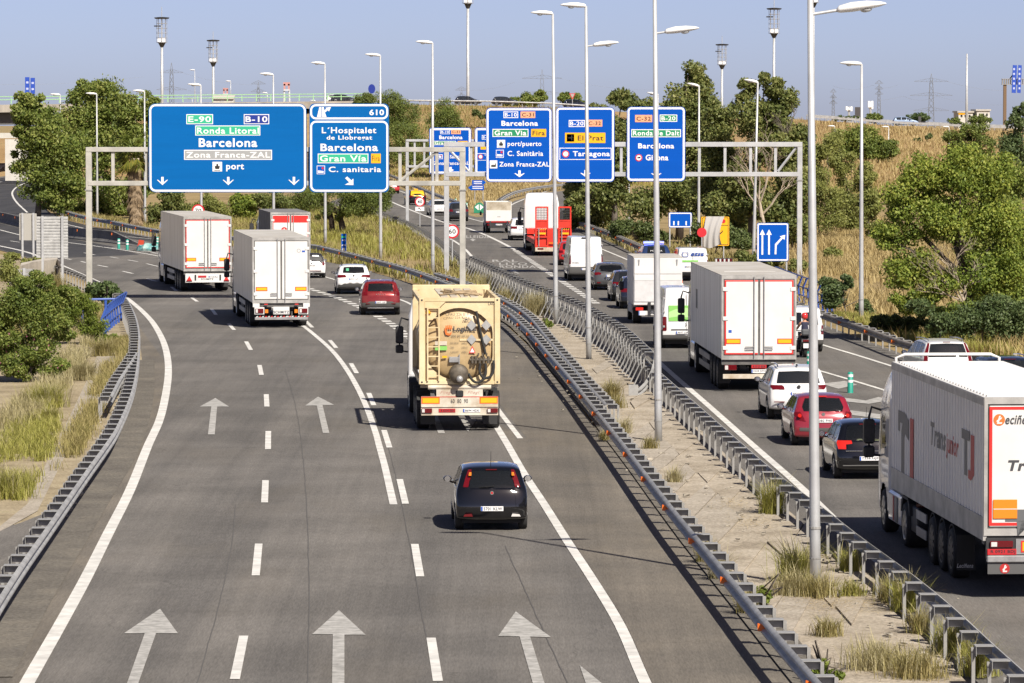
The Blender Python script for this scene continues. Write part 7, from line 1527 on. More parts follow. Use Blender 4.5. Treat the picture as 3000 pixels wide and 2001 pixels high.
STAND = ([(0,0,.95),(0,0,1.15),(0,0,1.34),(0,0,1.47),(0,.01,1.55),(0,.02,1.66),(-.19,0,1.44),(-.26,.02,1.17),(-.27,.12,.93),(.19,0,1.44),(.26,.02,1.17),(.27,.12,.93),(-.10,0,.88),(-.11,.02,.5),(-.11,0,.08),(-.11,.14,.04),(.10,0,.88),(.11,.02,.5),(.11,0,.08),(.11,.14,.04)], RIDE[1],
         [(.16,.11),(.15,.11),(.18,.12),(.12,.09),.055,.07,.065,.05,.035,.065,.05,.035,.10,.075,.055,.045,.10,.075,.055,.045])
def cop_parts(root):
    MB().lathe([(.001,.12),(.06,.11),(.10,.06),(.105,0),(.09,-.09),(.05,-.13)], 16).build('head', SKIN, root, True, (0,.03,1.68)); MB().lathe([(.001,.14),(.07,.13),(.112,.07),(.116,.02)], 16).build('hair', mat('hair_dark', (.012,.01,.009), .7), root, True, (0,.03,1.68))
    for s in (-1, 1):
        for k in range(4): MB().tube([(s*.27,.12 + k*.018,.92),(s*.27,.13 + k*.018,.86),(s*.265,.14 + k*.018,.83)], .009, 5).build('finger', SKIN, root, True)
b = g(2167,868); person('person in dark uniform standing behind the silver trailer, only the head showing', (b[0], b[1], .004), 0, STAND, (lambda c: 0 if (c.z > 1.5 or c.z < .97 and abs(c.x) > .2) else (1 if c.z > .93 else 2), [SKIN, mat('uniform_navy', (.015,.018,.035), .8), DENIM]), cop_parts)
# ================================================================ embankment, overpass and viaduct behind
CRX = [-400,60,110,210,400,600,1070,1200,1450,1620,1760,2250,2440,2600,2800,3400]; CRY = [404,402,380,307,305,305,304,307,310,316,325,345,356,368,378,400]
YC = 720.0
def embankment():
    px = np.arange(-400, 3401, 40.0); nx = len(px); rows = 16; V = []
    for r in range(rows + 4):
        for x in px:
            zc = at(x, float(np.interp(x, CRX, CRY)), YC)[2]; yb = float(np.interp(x, [-400, 1500, 1900, 2300, 3400], [655, 640, 560, 470, 470])); X = (x - CX) / FPX * YC
            if r < rows:
                v = r / (rows - 1); Y = yb + (YC - yb) * v; e = 1.0 if x < 1700 else 1.35; s = v**e; s = s * s * (3 - 2*s) * .5 + s * .5; z = -.2 + (zc + .2) * s + .25 * math.sin(x*.031 + r*1.7) * math.sin(v*math.pi); XX = X * Y / YC
            else: Y = YC + (6, 16, 22, 60)[r - rows]; z = (zc, zc, zc - .5, -1)[r - rows]; XX = X
            V.append((XX, Y, z))
    F = [(j*nx+i, j*nx+i+1, (j+1)*nx+i+1, (j+1)*nx+i) for j in range(rows + 3) for i in range(nx - 1)]
    link('embankment', mesh('embankment', V, F, True), M_('slope_grass'))['kind'] = 'structure'
    V = []; 
    for x in px: 
        zc = at(x, float(np.interp(x, CRX, CRY)), YC)[2]; X = (x - CX) / FPX * YC; V += [(X, YC + 2, zc + .03), (X, YC + 14, zc + .03)]
    link('overpass_road', mesh('overpass_road', V, [(2*i, 2*i+2, 2*i+3, 2*i+1) for i in range(nx - 1)]), M_('asphalt_pale'))['kind'] = 'structure'
embankment()
def crest(x, dy=0.0, up=0.0):
    p = at(x, float(np.interp(x, CRX, CRY)), YC); k = (YC + dy) / YC; return ((x - CX) / FPX * YC, YC + dy, p[2] + up)
CL, CN = M_('concrete_light'), M_('concrete')
# viaduct deck with green railing
def viaduct():
    A = Vector(at(-260, 318, 640)); B = Vector(at(1080, 303, 716)); root = empty('viaduct', A, 0, 'pale concrete viaduct with a green railing behind the left tree', 'bridge'); d = B - A; L = d.length; n = 16
    rz = math.atan2(d.y, d.x); R = Matrix.Rotation(rz, 3, 'Z'); P = lambda t: (d.x*t, d.y*t, d.z*t)
    m = MB(); prof = [(0,-.7),(0,.4),(.35,.4),(.35,-.05),(9,-.05),(9,-.7)]
    V = []
    for t in (0, 1):
        for a, b in prof: p = P(t); V.append((p[0] - math.sin(rz)*a, p[1] + math.cos(rz)*a, p[2] + b))
    k = len(prof); m.add(V, [(i, (i+1) % k, k+(i+1) % k, k+i) for i in range(k)]); m.build('deck', mat('deck_concrete', (.34,.31,.265), .85, var=.25, vscale=.4), root)
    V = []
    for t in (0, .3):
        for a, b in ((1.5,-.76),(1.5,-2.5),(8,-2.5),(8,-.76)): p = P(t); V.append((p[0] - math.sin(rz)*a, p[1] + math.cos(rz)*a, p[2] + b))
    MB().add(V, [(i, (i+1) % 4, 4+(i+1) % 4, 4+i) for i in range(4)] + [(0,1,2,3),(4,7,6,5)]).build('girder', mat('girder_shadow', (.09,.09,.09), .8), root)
    for t in (.02, .2, .34): p = P(t); MB().cyl((p[0] - math.sin(rz)*5, p[1] + 5, -A.z - .2), (p[0] - math.sin(rz)*5, p[1] + 5, p[2] - 2.5), .9, n=12).build('pier', CN, root)
    GRL = mat('railing_green', (.32,.55,.30), .5)
    for k in range(31): p = P(k/30); MB().prism([(-.09,0),(.09,0),(.02,1.0),(-.05,1.0)], .1, .22).build('baluster', GRL, root, False, (p[0], p[1], p[2] + .55))
    for h in (1.0, .55): MB().tube([(P(k/10)[0], P(k/10)[1] + .16, P(k/10)[2] + .55 + h) for k in range(11)], .07, 5).build('handrail', GRL, root)
viaduct()
A = at(-200, 405, 600); B = at(95, 390, 600); tag(MB().bx(0, B[0]-A[0], 0, 6, 0, B[2]-A[2]).build('footbridge', CL, None, False, A), 'low pale concrete bridge beam at the far left edge', 'bridge')
A = at(15, 462, 590); B = at(100, 408, 590); tag(MB().bx(0, B[0]-A[0], 0, 1, -3, B[2]-A[2]).build('abutment_wall', CL, None, False, A), 'white abutment wall behind the left edge of the tree', 'wall')
P = gg([(-200,500),(-60,510),(0,512),(60,506),(110,495)]); o = P[0]; b = MB()
for p, q in zip(P[:-1], P[1:]):
    u = Vector((q[0]-p[0], q[1]-p[1], 0)); c = ((p[0]+q[0])/2-o[0], (p[1]+q[1])/2-o[1], .7); b.box(c, (u.length + .3, .4, 1.4), Matrix.Rotation(math.atan2(u.y, u.x), 3, 'Z'))
tag(b.build('ramp_parapet', CN, None, False, o), 'long pale concrete parapet along the outside of the left ramp', 'wall')
# cabin, guard rails and cars on the overpass
c = crest(652, 3); root = empty('cabin', c, 0, 'white cabin with a sloping roof on the overpass above the E-90 sign', 'cabin'); k = YC / FPX
MB().bx(-30*k, 30*k, 0, 4, 0, 15*k).build('wall', CL, root); MB().prism_x([(-.3, 15*k), (4.3, 26*k), (4.3, 29*k), (-.3, 17.5*k)], -32*k, 31*k).build('roof', mat('cabin_roof', (.50,.48,.44), .7), root); MB().bx(-8*k, 2*k, -.04, -.001, 0, 12*k).build('door', mat('cabin_door', (.40,.40,.38), .6), root)
for lab, dy, up in (('lower guard rail on the far right-hand overpass, along the golden slope', .5, .75), ('upper guard rail on the far right-hand overpass behind the light blue car', 14.5, .95)):
    Q = np.array([crest(x, dy)[:2] for x in np.arange(2380, 3100, 40)]); zz = [crest(x, dy)[2] for x in np.arange(2380, 3100, 40)]
    root = empty('guard_rail', (Q[0][0], Q[0][1], zz[0]), 0, lab, 'guard rail', 'guard rails'); b = MB()
    for i in range(len(Q) - 1): b.add([(Q[i][0]-Q[0][0], Q[i][1]-Q[0][1], zz[i]-zz[0]+up-.35), (Q[i+1][0]-Q[0][0], Q[i+1][1]-Q[0][1], zz[i+1]-zz[0]+up-.35), (Q[i+1][0]-Q[0][0], Q[i+1][1]-Q[0][1], zz[i+1]-zz[0]+up), (Q[i][0]-Q[0][0], Q[i][1]-Q[0][1], zz[i]-zz[0]+up)], [(0,1,2,3)])
    b.build('rail_beam', M_('galvanised'), root)
    for i in range(0, len(Q)): MB().bx(-.06,.06,.02,.14,0,up-.1).build('post', M_('galvanised_dull'), root, False, (Q[i][0]-Q[0][0], Q[i][1]-Q[0][1], zz[i]-zz[0]))
Q = [crest(x, .6) for x in np.arange(1050, 1760, 30)]; root = empty('guard_rail', Q[0], 0, 'thin guard rail along the overpass edge above the pines', 'guard rail', 'guard rails'); MB().tube([(q[0]-Q[0][0], q[1]-Q[0][1], q[2]-Q[0][2]+.7) for q in Q], .13, 5).build('rail_beam', M_('galvanised'), root)
for q in Q: MB().bx(-.06,.06,.1,.2,0,.65).build('post', M_('galvanised_dull'), root, False, (q[0]-Q[0][0], q[1]-Q[0][1], q[2]-Q[0][2]))
P_SKY = paint('paint_light_blue', (.32,.42,.58), .3, .2, .05)
for lab, x, pm, yaw in (('dark car crossing the overpass above the exit 610 sign', 980, P_CHAR, -90), ('white and dark car just behind it on the overpass, left of the pines', 962, P_WHITE, -90), ('dark car on the overpass half behind the round pine', 1345, P_CHAR, -90), ('dark red-lit car on the overpass above the Fira sign', 1455, P_CHAR, -90), ('dark car on the overpass above the El Prat sign', 1665, P_NAVY, -90), ('light blue car on the right-hand overpass', 2635, P_SKY, -90)):
    c = crest(x, 5 if x != 962 else 10); car(lab, (c[0], c[1], c[2] + .03), yaw, 'hatch', 4.3, 1.78, 1.48, pm, 2.6, .8, (.31,.2), GEN(1.48, .5), 0, belt=.63, group='cars on the overpass', inter=False)
# small signs on the skyline
c = crest(1088, 3); root = empty('round_sign', c, 0, 'dark blue round sign above the pines on the overpass', 'sign', 'skyline signs'); MB().cyl((0,0,0),(0,0,2.3),.06,n=6).build('post', GG, root); MB().prism([(x*.75, z) for x, z in circle(0, 2.4, .75)], -.06, -.02).build('disc', NVY, root)
c = crest(1677, 1); root = empty('yield_sign', c, 0, 'grey triangular sign on a pole above the El Prat sign', 'sign', 'skyline signs'); MB().cyl((0,0,0),(0,0,2.4),.06,n=6).build('post', GG, root); MB().prism([(-.5,2.5),(.5,2.5),(0,1.5)], -.06, -.02).build('triangle', SR, root); MB().prism([(-.33,2.4),(.33,2.4),(0,1.75)], -.07, -.0605).build('triangle_face', GRY, root)
c = crest(2518, 4); root = empty('dark_board', c, 0, 'dark rectangular sign board on posts behind the right verge lamp post', 'sign', 'skyline signs'); k = YC/FPX
MB().bx(-9*k, 9*k, -.1, .1, 22*k, 48*k).build('panel', mat('board_dark', (.06,.055,.055), .6), root)
for s in (-1, 1): MB().bx(s*6*k-.07, s*6*k+.07, .11, .2, 0, 40*k).build('post', GG, root)
c = crest(2703, 6); root = empty('dark_board', c, 0, 'small dark sign board on the crest below the large pylon', 'sign', 'skyline signs'); MB().bx(-4*k, 4*k, -.1, .1, 10*k, 32*k).build('panel', MATS['board_dark'], root); MB().cyl((0,.15,0),(0,.15,20*k),.08,n=6).build('post', GG, root)
P = at(2832, 345, 900); tag(MB().tube([(0,0,-6),(0,0,(345-158)*900/FPX)], [.32,.16], 8).build('flag_pole', M_('pole_steel'), None, True, P), 'tall thin pale pole between the large pylon and the sign tower', 'pole')
for lab, x, y0, y1, w, h in (('white phone antenna cluster on the crest left of the slim pylon', 2550, 296, 345, 10, 24), ('white phone antenna cluster left of the dark sign board', 2487, 312, 345, 14, 14)):
    P = at(x, y1, 850); k = 850/FPX; root = empty('antenna_mast', P, 0, lab, 'antenna', 'phone antennas'); H = (y1-y0)*k; MB().cyl((0,0,-5),(0,0,H),.2,n=6).build('pole', M_('pole_steel'), root)
    for j in range(4): MB().bbox((-w/2 + j*w/3)*k - .2, (-w/2 + j*w/3)*k + .2, -.5 + .3*(j % 2), -.2 + .3*(j % 2), H - h*k*(.8 + .2*(j % 2)), H - .2*(j % 3), .04).build('antenna_panel', M_('lamp_white'), root)
    MB().bx(-w/2*k, w/2*k, -.1, .1, H - h*k*.5, H - h*k*.42).build('cross_bar', M_('galvanised_dull'), root)
for lab, x0, x1, y0, y1, m in (('pale low building on the right skyline behind the flag pole', 2862, 2900, 325, 350, CL), ('small building with a yellow sign on the right skyline', 2808, 2850, 330, 352, CL)):
    a = at(x0, y1, 1100); b = at(x1, y0, 1100); root = empty('far_building', a, 0, lab, 'building', 'far buildings'); MB().bx(0, b[0]-a[0], 0, 12, -5, b[2]-a[2]).build('wall', m, root); MB().bx(-.3, b[0]-a[0]+.3, -.3, 12.3, b[2]-a[2], b[2]-a[2]+.4).build('roof', M_('trailer_roof'), root)
    for j in range(3): MB().bx((b[0]-a[0])*(.15+.28*j), (b[0]-a[0])*(.28+.28*j), -.05, -.01, (b[2]-a[2])*.4, (b[2]-a[2])*.7).build('window', M_('glass_dark'), root)
    if 'yellow' in lab: MB().bx(0, (b[0]-a[0])*.45, -.12, -.06, (b[2]-a[2])*.75, (b[2]-a[2])*.98).build('sign_board', YEL, root)
# ================================================================ trees and bushes
def leaves(C, n, ls, asp=.5, seed=1):
    """rhombic leaves scattered round the cluster centres C (x,y,z,r)"""
    rng = np.random.default_rng(seed); idx = rng.integers(0, len(C), n); c = C[idx]
    d = rng.normal(size=(n, 3)); d /= np.linalg.norm(d, axis=1)[:, None]; p = c[:, :3] + d * (c[:, 3:] * rng.random((n, 1))**.5) * np.array([1, 1, .8])
    u = rng.normal(size=(n, 3)); u[:, 2] -= .35; u /= np.linalg.norm(u, axis=1)[:, None]
    w = rng.normal(size=(n, 3)) * .75 + d * .9 + np.array([.15, -.25, .55]); v = np.cross(u, w); v /= np.linalg.norm(v, axis=1)[:, None] + 1e-9
    s = ls * (.6 + .8 * rng.random((n, 1))); a = u * s * .5; b = v * s * .5 * asp
    V = np.stack([p - a, p + b, p + a, p - b], 1).reshape(-1, 3); F = np.arange(4 * n).reshape(-1, 4); return V, F
def clusters(crowns, per, o, Y, seed, cr=(.20, .34), shell_=.5):
    rng = np.random.default_rng(seed); k = Y / FPX; out = []; A = sum(rx * ry for _, _, rx, ry in crowns)
    for x, y, rx, ry in crowns:
        c = at(x, y, Y); n = max(3, int(per * rx * ry / A)); d = rng.normal(size=(n, 3)); d /= np.linalg.norm(d, axis=1)[:, None]
        r = (shell_ + (1 - shell_) * rng.random((n, 1)))**.7; R = np.array([rx * k, max(rx, ry) * k * .85, ry * k]); f = rng.uniform(*cr, n) * min(rx, ry) * k
        p = np.array(c) - o + d * r * (R - .6 * f[:, None]); p[:, 2] = np.maximum(p[:, 2], .15 + .3*f); out.append(np.column_stack([p, f]))
    return np.vstack(out)
def plant(label, base, crowns, m, n, ls, name='tree', cat='tree', group='trees', per=60, seed=1, trunk=.18, bark='bark_grey', asp=.55, Y=None, z0=0.0, cr=(.34,.62), limbs=7, tr_lean=0, extra=None, shell_=.3):
    n = int(n * 2.1); ls *= .70; per = int(per * 1.5)
    b = g(*base) if Y is None else at(base[0], base[1], Y); Yd = b[1]; o = np.array([b[0], b[1], z0 if Y is None else b[2]]); root = empty(name, tuple(o), 0, label, cat, group)
    C = clusters(crowns, per, o, Yd, seed, cr, shell_); V, F = leaves(C, n, ls, asp, seed + 5)
    link('crown' if cat == 'tree' else 'foliage', mesh('crown', V, F), M_(m), root)
    rr = random.Random(seed); B = MB(); cz = C[:, 2].mean(); top = Vector((C[:, 0].mean(), C[:, 1].mean(), cz)); mid = Vector((top.x * .35 + tr_lean, top.y*.35, cz * .5))
    if trunk: 
        B.tube([(0,0,-.1), tuple(mid * .5), tuple(mid), tuple(top)], [trunk, trunk*.85, trunk*.7, trunk*.3], 8); B.build('trunk', M_(bark), root, True)
    L = MB(); order = np.argsort(-C[:, 2]); pick = [C[order[int(i * (len(C) - 1) / max(1, limbs - 1))]] for i in range(limbs)]
    for c in pick:
        s = mid * rr.uniform(.8, 1.3); e = Vector(c[:3]); q = (s + e) / 2 + Vector((rr.uniform(-.4,.4), rr.uniform(-.4,.4), rr.uniform(0,.5))); L.tube([tuple(s), tuple(q), tuple(e)], [max(trunk, .06)*.45, max(trunk, .06)*.28, .02], 5)
    L.build('limbs', M_(bark), root, True)
    if extra: extra(root, C)
    return root
mat('bark_grey', (.13,.11,.09), .9, var=.35, vscale=4); mat('bark_dark', (.06,.045,.035), .9, var=.3); mat('bark_pale', (.36,.30,.23), .9, var=.25)
leafmat('leaf_green', [(0.083,0.125,0.027),(0.159,0.213,0.042),(0.248,0.294,0.069),(0.354,0.363,0.106)]); leafmat('leaf_olive', [(0.088,0.119,0.032),(0.153,0.188,0.053),(0.236,0.256,0.080),(0.342,0.338,0.117)]); leafmat('leaf_yellow', [(0.092,0.142,0.024),(0.179,0.246,0.042),(0.287,0.344,0.061),(0.400,0.418,0.085)]); leafmat('leaf_pine', [(0.075,0.108,0.026),(0.144,0.185,0.041),(0.241,0.281,0.062)], .3); leafmat('leaf_dark', [(0.060,0.088,0.027),(0.102,0.139,0.043),(0.162,0.195,0.065)], .3); leafmat('leaf_feather', [(0.165,0.194,0.053),(0.260,0.281,0.080),(0.366,0.375,0.117)]); leafmat('leaf_bright', [(.10,.15,.02),(.17,.22,.035),(.26,.30,.06)], .4); leafmat('leaf_deep', [(0.056,0.092,0.034),(0.100,0.144,0.051),(0.163,0.203,0.079)], .3)
leafmat('blossom_pink', [(.55,.12,.28),(.7,.25,.42)], .3); leafmat('dead_frond', [(.20,.14,.08),(.30,.22,.13),(.38,.29,.18)], .2); leafmat('palm_frond', [(.09,.12,.02),(.16,.17,.03),(.30,.22,.03)], .3)
plant('broad leafy tree at far left, its crown over the ramp', (110,642), [(110,345,75,65),(60,335,48,52),(105,292,50,40),(150,420,110,100),(120,520,85,85),(175,575,85,65),(75,300,40,40),(60,380,35,60),(200,480,80,90),(60,460,40,60)], 'leaf_green', 15000, .40, seed=1, per=110, trunk=.3)
plant('tallest leafy tree of the left clump behind the gantry post', (300,632), [(295,290,75,80),(245,280,60,50),(330,330,80,90),(290,430,110,100),(235,370,80,90),(300,560,105,80),(220,610,60,45),(330,620,60,40)], 'leaf_green', 17000, .40, seed=2, per=120, trunk=.3)
plant('leafy tree between the palm and the E-90 sign', (420,640), [(385,330,60,65),(440,300,34,40),(420,420,55,80),(445,325,32,40),(375,400,60,80),(430,520,45,80),(380,560,50,60)], 'leaf_green', 9000, .38, seed=3, per=70)
def palm():
    b = g(396,676); root = empty('palm_tree', (b[0], b[1], 0), 0, 'fan palm with a shaggy trunk of dead fronds left of the E-90 sign', 'tree', 'trees'); k = b[1]/FPX; H = (676-440)*k
    MB().tube([(0,0,0),(0,0,H*.5),(0,0,H*.9)], [.45,.4,.35], 10).build('trunk', M_('bark_pale'), root, True); rng = np.random.default_rng(4)
    def fronds(n, z0, z1, l, w, el, m, name):
        V = []; F = []
        for i in range(n):
            a = rng.uniform(0, 2*math.pi); e = rng.uniform(*el); d = np.array([math.cos(a)*math.cos(e), math.sin(a)*math.cos(e), math.sin(e)]); p = np.array([0,0,rng.uniform(z0, z1)]) + np.array([math.cos(a), math.sin(a), 0])*.35; s = np.array([-math.sin(a), math.cos(a), 0]); L_ = l*rng.uniform(.6, 1.1)
            for q in range(9):
                t = (q - 4)/4; dd = d + s*t*.7 + np.array([0,0,-.25*abs(t)]); dd /= np.linalg.norm(dd); b0 = p + d*L_*.45; tip = b0 + dd*L_*.6 + np.array([0,0,-.15*L_]); j = len(V); V += [p, b0 + s*w, tip, b0 - s*w]; F.append((j, j+1, j+2, j+3))
        link(name, mesh(name, np.array(V), np.array(F)), M_(m), root)
    fronds(420, .2, H*.88, 1.0, .05, (-1.5, -1.1), 'dead_frond', 'dead_fronds'); fronds(60, H*.82, H*1.0, 1.7, .06, (-1.0, -.2), 'palm_frond', 'drooping_fronds'); fronds(46, H*.92, H*1.08, 2.0, .05, (-.1, 1.3), 'leaf_bright', 'green_fronds')
palm()
plant('dark shrub thicket just right of the palm, below the E-90 sign', (500,668), [(470,620,45,45),(520,610,45,50),(560,625,45,40),(500,580,50,30)], 'leaf_olive', 5200, .30, 'shrub', 'bush', 'bushes', 40, 11, .08)
plant('olive shrub behind the round 70 sign', (620,662), [(600,600,45,40),(640,620,40,40),(580,640,40,22)], 'leaf_feather', 3800, .28, 'shrub', 'bush', 'bushes', 34, 12, .08)
plant('yellow-flecked round shrub above the farthest white trailer', (705,650), [(700,605,42,42),(730,600,30,38),(690,580,25,20)], 'leaf_yellow', 3600, .30, 'shrub', 'bush', 'bushes', 34, 13, .08)
plant('green shrub between the two left signs, behind the lorries', (820,650), [(810,600,60,45),(870,610,50,40),(760,600,40,45)], 'leaf_olive', 4600, .28, 'shrub', 'bush', 'bushes', 40, 14, .08)
def pine_trunks(root, C):
    MB().tube([(-.9,.3,-.1),(-.95,.2,1.2),(-1.3,.2,2.6)], [.24,.2,.16], 8).build('trunk', M_('bark_dark'), root, True)
plant('dark umbrella pine with leaning trunks under the exit 610 sign', (1008,692), [(990,585,150,60),(900,580,75,45),(1080,590,85,55),(1130,560,38,45),(985,630,80,24),(1060,560,80,50)], 'leaf_pine', 15000, .30, seed=15, per=110, trunk=.30, bark='bark_dark', asp=.22, tr_lean=-.4, extra=pine_trunks)
for i, (lab, base, Y, cr_) in enumerate((('round pine on the embankment behind the exit sign, tallest of its group', (1160,400), 650, [(1150,300,58,48),(1190,335,48,50),(1130,345,42,42),(1165,375,50,40)]), ('small pine left of the round one, against the sky', (1065,345), 670, [(1060,305,32,34),(1078,288,28,22),(1050,330,30,30)]), ('wide dark pine low on the embankment', (1200,500), 620, [(1180,395,62,50),(1230,425,60,52),(1140,435,55,48),(1200,465,75,42),(1255,470,40,40)]), ('bushy pine left of the pale mast pole', (1305,430), 640, [(1305,328,45,46),(1320,370,40,40),(1280,360,40,40),(1300,405,48,38)]))):
    plant(lab, base, cr_, 'leaf_pine', 6500, .48, 'pine_tree', seed=20 + i, per=60, trunk=.25, bark='bark_dark', asp=.25, Y=Y)
for i, (lab, base, cr_) in enumerate((('low round tree on the skyline left of the Fira pylon', (1500,318), [(1500,301,28,20)]), ('round tree on the skyline below the Fira pylon', (1562,318), [(1560,292,46,28),(1580,280,28,20)]), ('tree on the skyline behind the triangular sign', (1672,324), [(1668,292,38,26),(1690,305,25,18)]))):
    plant(lab, base, cr_, 'leaf_green', 3200, .5, seed=30 + i, per=26, trunk=.2, Y=745)
# right-hand wood
plant('sloping leafy tree left of the tallest right-hand tree', (1800,682), [(1760,330,42,38),(1830,295,52,42),(1885,330,48,60),(1800,390,85,60),(1780,560,75,70),(1700,605,45,55),(1830,480,85,70)], 'leaf_olive', 13000, .36, seed=41, per=100, trunk=.28)
plant('tallest pointed leafy tree behind the blue signs', (1990,702), [(2035,225,45,62),(2010,300,75,75),(2070,300,52,70),(1985,350,65,80),(2055,400,85,85),(1960,450,80,80),(2085,480,75,80),(1990,560,95,75),(1890,605,75,65)], 'leaf_olive', 19000, .36, seed=42, per=140, trunk=.32, bark='bark_dark')
plant('ragged open-topped tree right of the tallest one', (2200,722), [(2180,262,38,42),(2245,252,62,46),(2200,335,74,74),(2300,300,50,50),(2270,325,62,52),(2290,375,55,55),(2240,440,85,65),(2180,520,85,75),(2130,605,75,65),(2240,610,75,60),(2060,655,55,42)], 'leaf_olive', 15000, .36, seed=43, per=120, trunk=.28)
for i, (lab, base, cr_, m) in enumerate((('feathery olive shrub right of the gantry end', (2400,705), [(2395,540,62,78),(2370,460,52,62),(2430,630,62,68),(2350,620,52,80),(2410,430,52,50)], 'leaf_feather'), ('feathery shrub beside the right verge lamp post', (2500,690), [(2480,580,58,72),(2460,480,52,62),(2500,650,58,52),(2545,590,40,60),(2440,400,45,45)], 'leaf_feather'), ('small pale bush in the golden grass', (2440,772), [(2440,745,32,24)], 'leaf_feather'), ('dark shrub under the trees behind the yellow sign', (2090,760), [(2060,690,60,45),(2130,690,60,45),(2180,710,45,40)], 'leaf_dark'), ('green shrubs at the foot of the blue lane sign', (2230,800), [(2190,760,45,30),(2270,770,45,28),(2330,780,40,28)], 'leaf_olive'), ('shrub at the left foot of the right-hand wood', (1850,720), [(1820,670,45,40),(1890,680,45,40),(1930,700,40,30)], 'leaf_dark'))):
    plant(lab, base, cr_, m, 8500 if i < 2 else (3800 if i != 2 else 900), .26, 'shrub', 'bush', 'bushes', 40, 50 + i, .05)
plant('round tree on the right slope left of its neighbour', (2500,505), [(2520,418,64,64),(2465,435,55,58),(2560,440,44,46)], 'leaf_green', 9500, .44, seed=60, per=50, trunk=.2, Y=600)
plant('small round tree with a bare trunk on the right slope', (2597,497), [(2600,438,36,38)], 'leaf_pine', 2600, .42, seed=61, per=22, trunk=.2, Y=600)
for i, (lab, base, Y, cr_, m) in enumerate((('dark evergreen with a yellow-green top at the right edge of the slope', (2850,480), 560, [(2850,390,60,36),(2800,405,45,38),(2875,435,55,48),(2820,450,60,40)], 'leaf_pine'), ('dark tree touching the right edge of the picture', (2985,620), 420, [(2985,350,40,55),(2970,430,55,70),(3000,520,50,80),(2960,560,40,60)], 'leaf_deep'), ('clipped hedge on the crest left of the dark sign board', (2475,357), 735, [(2470,347,38,10),(2505,346,30,9)], 'leaf_dark'), ('hedge on the crest right of the dark sign board', (2565,362), 735, [(2560,345,34,15)], 'leaf_pine'), ('low trees on the crest below the large pylon', (2692,365), 735, [(2690,345,40,16)], 'leaf_deep'), ('low trees on the crest by the flag pole', (2840,380), 735, [(2800,355,28,14),(2870,350,40,18)], 'leaf_pine'))):
    plant(lab, base, cr_, m, 4200 if i < 2 else 1500, .42, seed=70 + i, per=40, trunk=.18, Y=Y)
for i, (x, y, w, h) in enumerate(((2690,415,22,12),(2720,400,16,10),(2750,425,18,10),(2670,440,14,8),(1395,330,22,12),(1420,340,20,10))):
    plant(('dark scrub bush high on the golden slope', 'small dark scrub bush on the golden slope below the crest', 'dark scrub bush on the slope beside the right-hand lamp post', 'lowest dark scrub bush on the golden slope', 'green scrub on the embankment left of the Fira sign', 'green scrub on the embankment above the far blue sign')[i], (x, y + h), [(x, y, w, h)], 'leaf_dark', 500, .4, 'shrub', 'bush', 'bushes', 10, 80 + i, 0, Y=660 if x > 2000 else 690, limbs=3)
def bare(root, C, top=None): pass
plant('big bushy yellow-green tree dominating the right edge', (2850,1003), [(2700,515,98,85),(2800,500,112,92),(2900,520,98,88),(2640,600,76,85),(2615,690,64,66),(2720,640,105,95),(2830,640,105,95),(2940,640,85,105),(2680,770,75,75),(2760,830,85,75),(2880,810,105,95),(2965,770,70,105),(2700,885,65,52),(2640,790,66,66),(2650,880,50,45),(2850,920,105,55),(2965,920,60,65)], 'leaf_yellow', 36000, .19, seed=90, per=210, trunk=.22, bark='bark_dark', limbs=12)
plant('leafy sapling shrub below the right blue railing', (2480,935), [(2440,868,45,55),(2478,830,26,40),(2535,895,32,38),(2420,830,26,25)], 'leaf_deep', 6000, .17, 'shrub', 'bush', 'bushes', 40, 91, .04)
plant('low dark bramble bush at the foot of the big right tree', (2640,985), [(2600,945,70,28),(2680,950,60,28)], 'leaf_dark', 3200, .17, 'shrub', 'bush', 'bushes', 36, 92, .04)
plant('leafy tree filling the right edge behind the lorry', (2990,985), [(2950,560,85,95),(3000,680,75,115),(2960,800,85,105),(2990,905,85,80),(2900,890,95,70),(2800,935,85,50),(2735,925,62,42),(2880,700,90,90)], 'leaf_green', 22000, .20, seed=95, per=120, trunk=.2, bark='bark_dark')
for i, (lab, base, cr_) in enumerate((('leafy tree at the left foot of the right-hand wood', (1725,676), [(1700,560,62,72),(1740,480,60,70),(1690,630,52,45),(1760,620,60,60),(1775,420,60,50)]), ('leafy tree filling the gap below the pointed tree', (2110,716), [(2110,420,72,82),(2140,520,82,82),(2080,590,82,72),(2160,650,82,58),(2105,340,52,55)]), ('leafy tree at the right end of the wood, behind the gantry end', (2300,730), [(2290,450,62,72),(2320,540,62,82),(2280,630,72,72),(2335,670,52,58),(2350,410,42,50)]))):
    plant(lab, base, cr_, 'leaf_olive', 11000, .36, seed=46 + i, per=90, trunk=.24, bark='bark_dark')
plant('dark thicket at the foot of the big right tree', (2880,1018), [(2760,950,62,45),(2830,940,72,60),(2920,925,82,78),(2985,940,60,80),(2700,900,50,40)], 'leaf_deep', 9500, .17, 'shrub', 'bush', 'bushes', 80, 97, .05)
plant('feathery shrub on the golden slope behind the right verge lamp post', (2545,712), [(2540,600,46,70),(2562,675,42,34),(2530,520,38,52)], 'leaf_feather', 5200, .26, 'shrub', 'bush', 'bushes', 40, 98, .05)
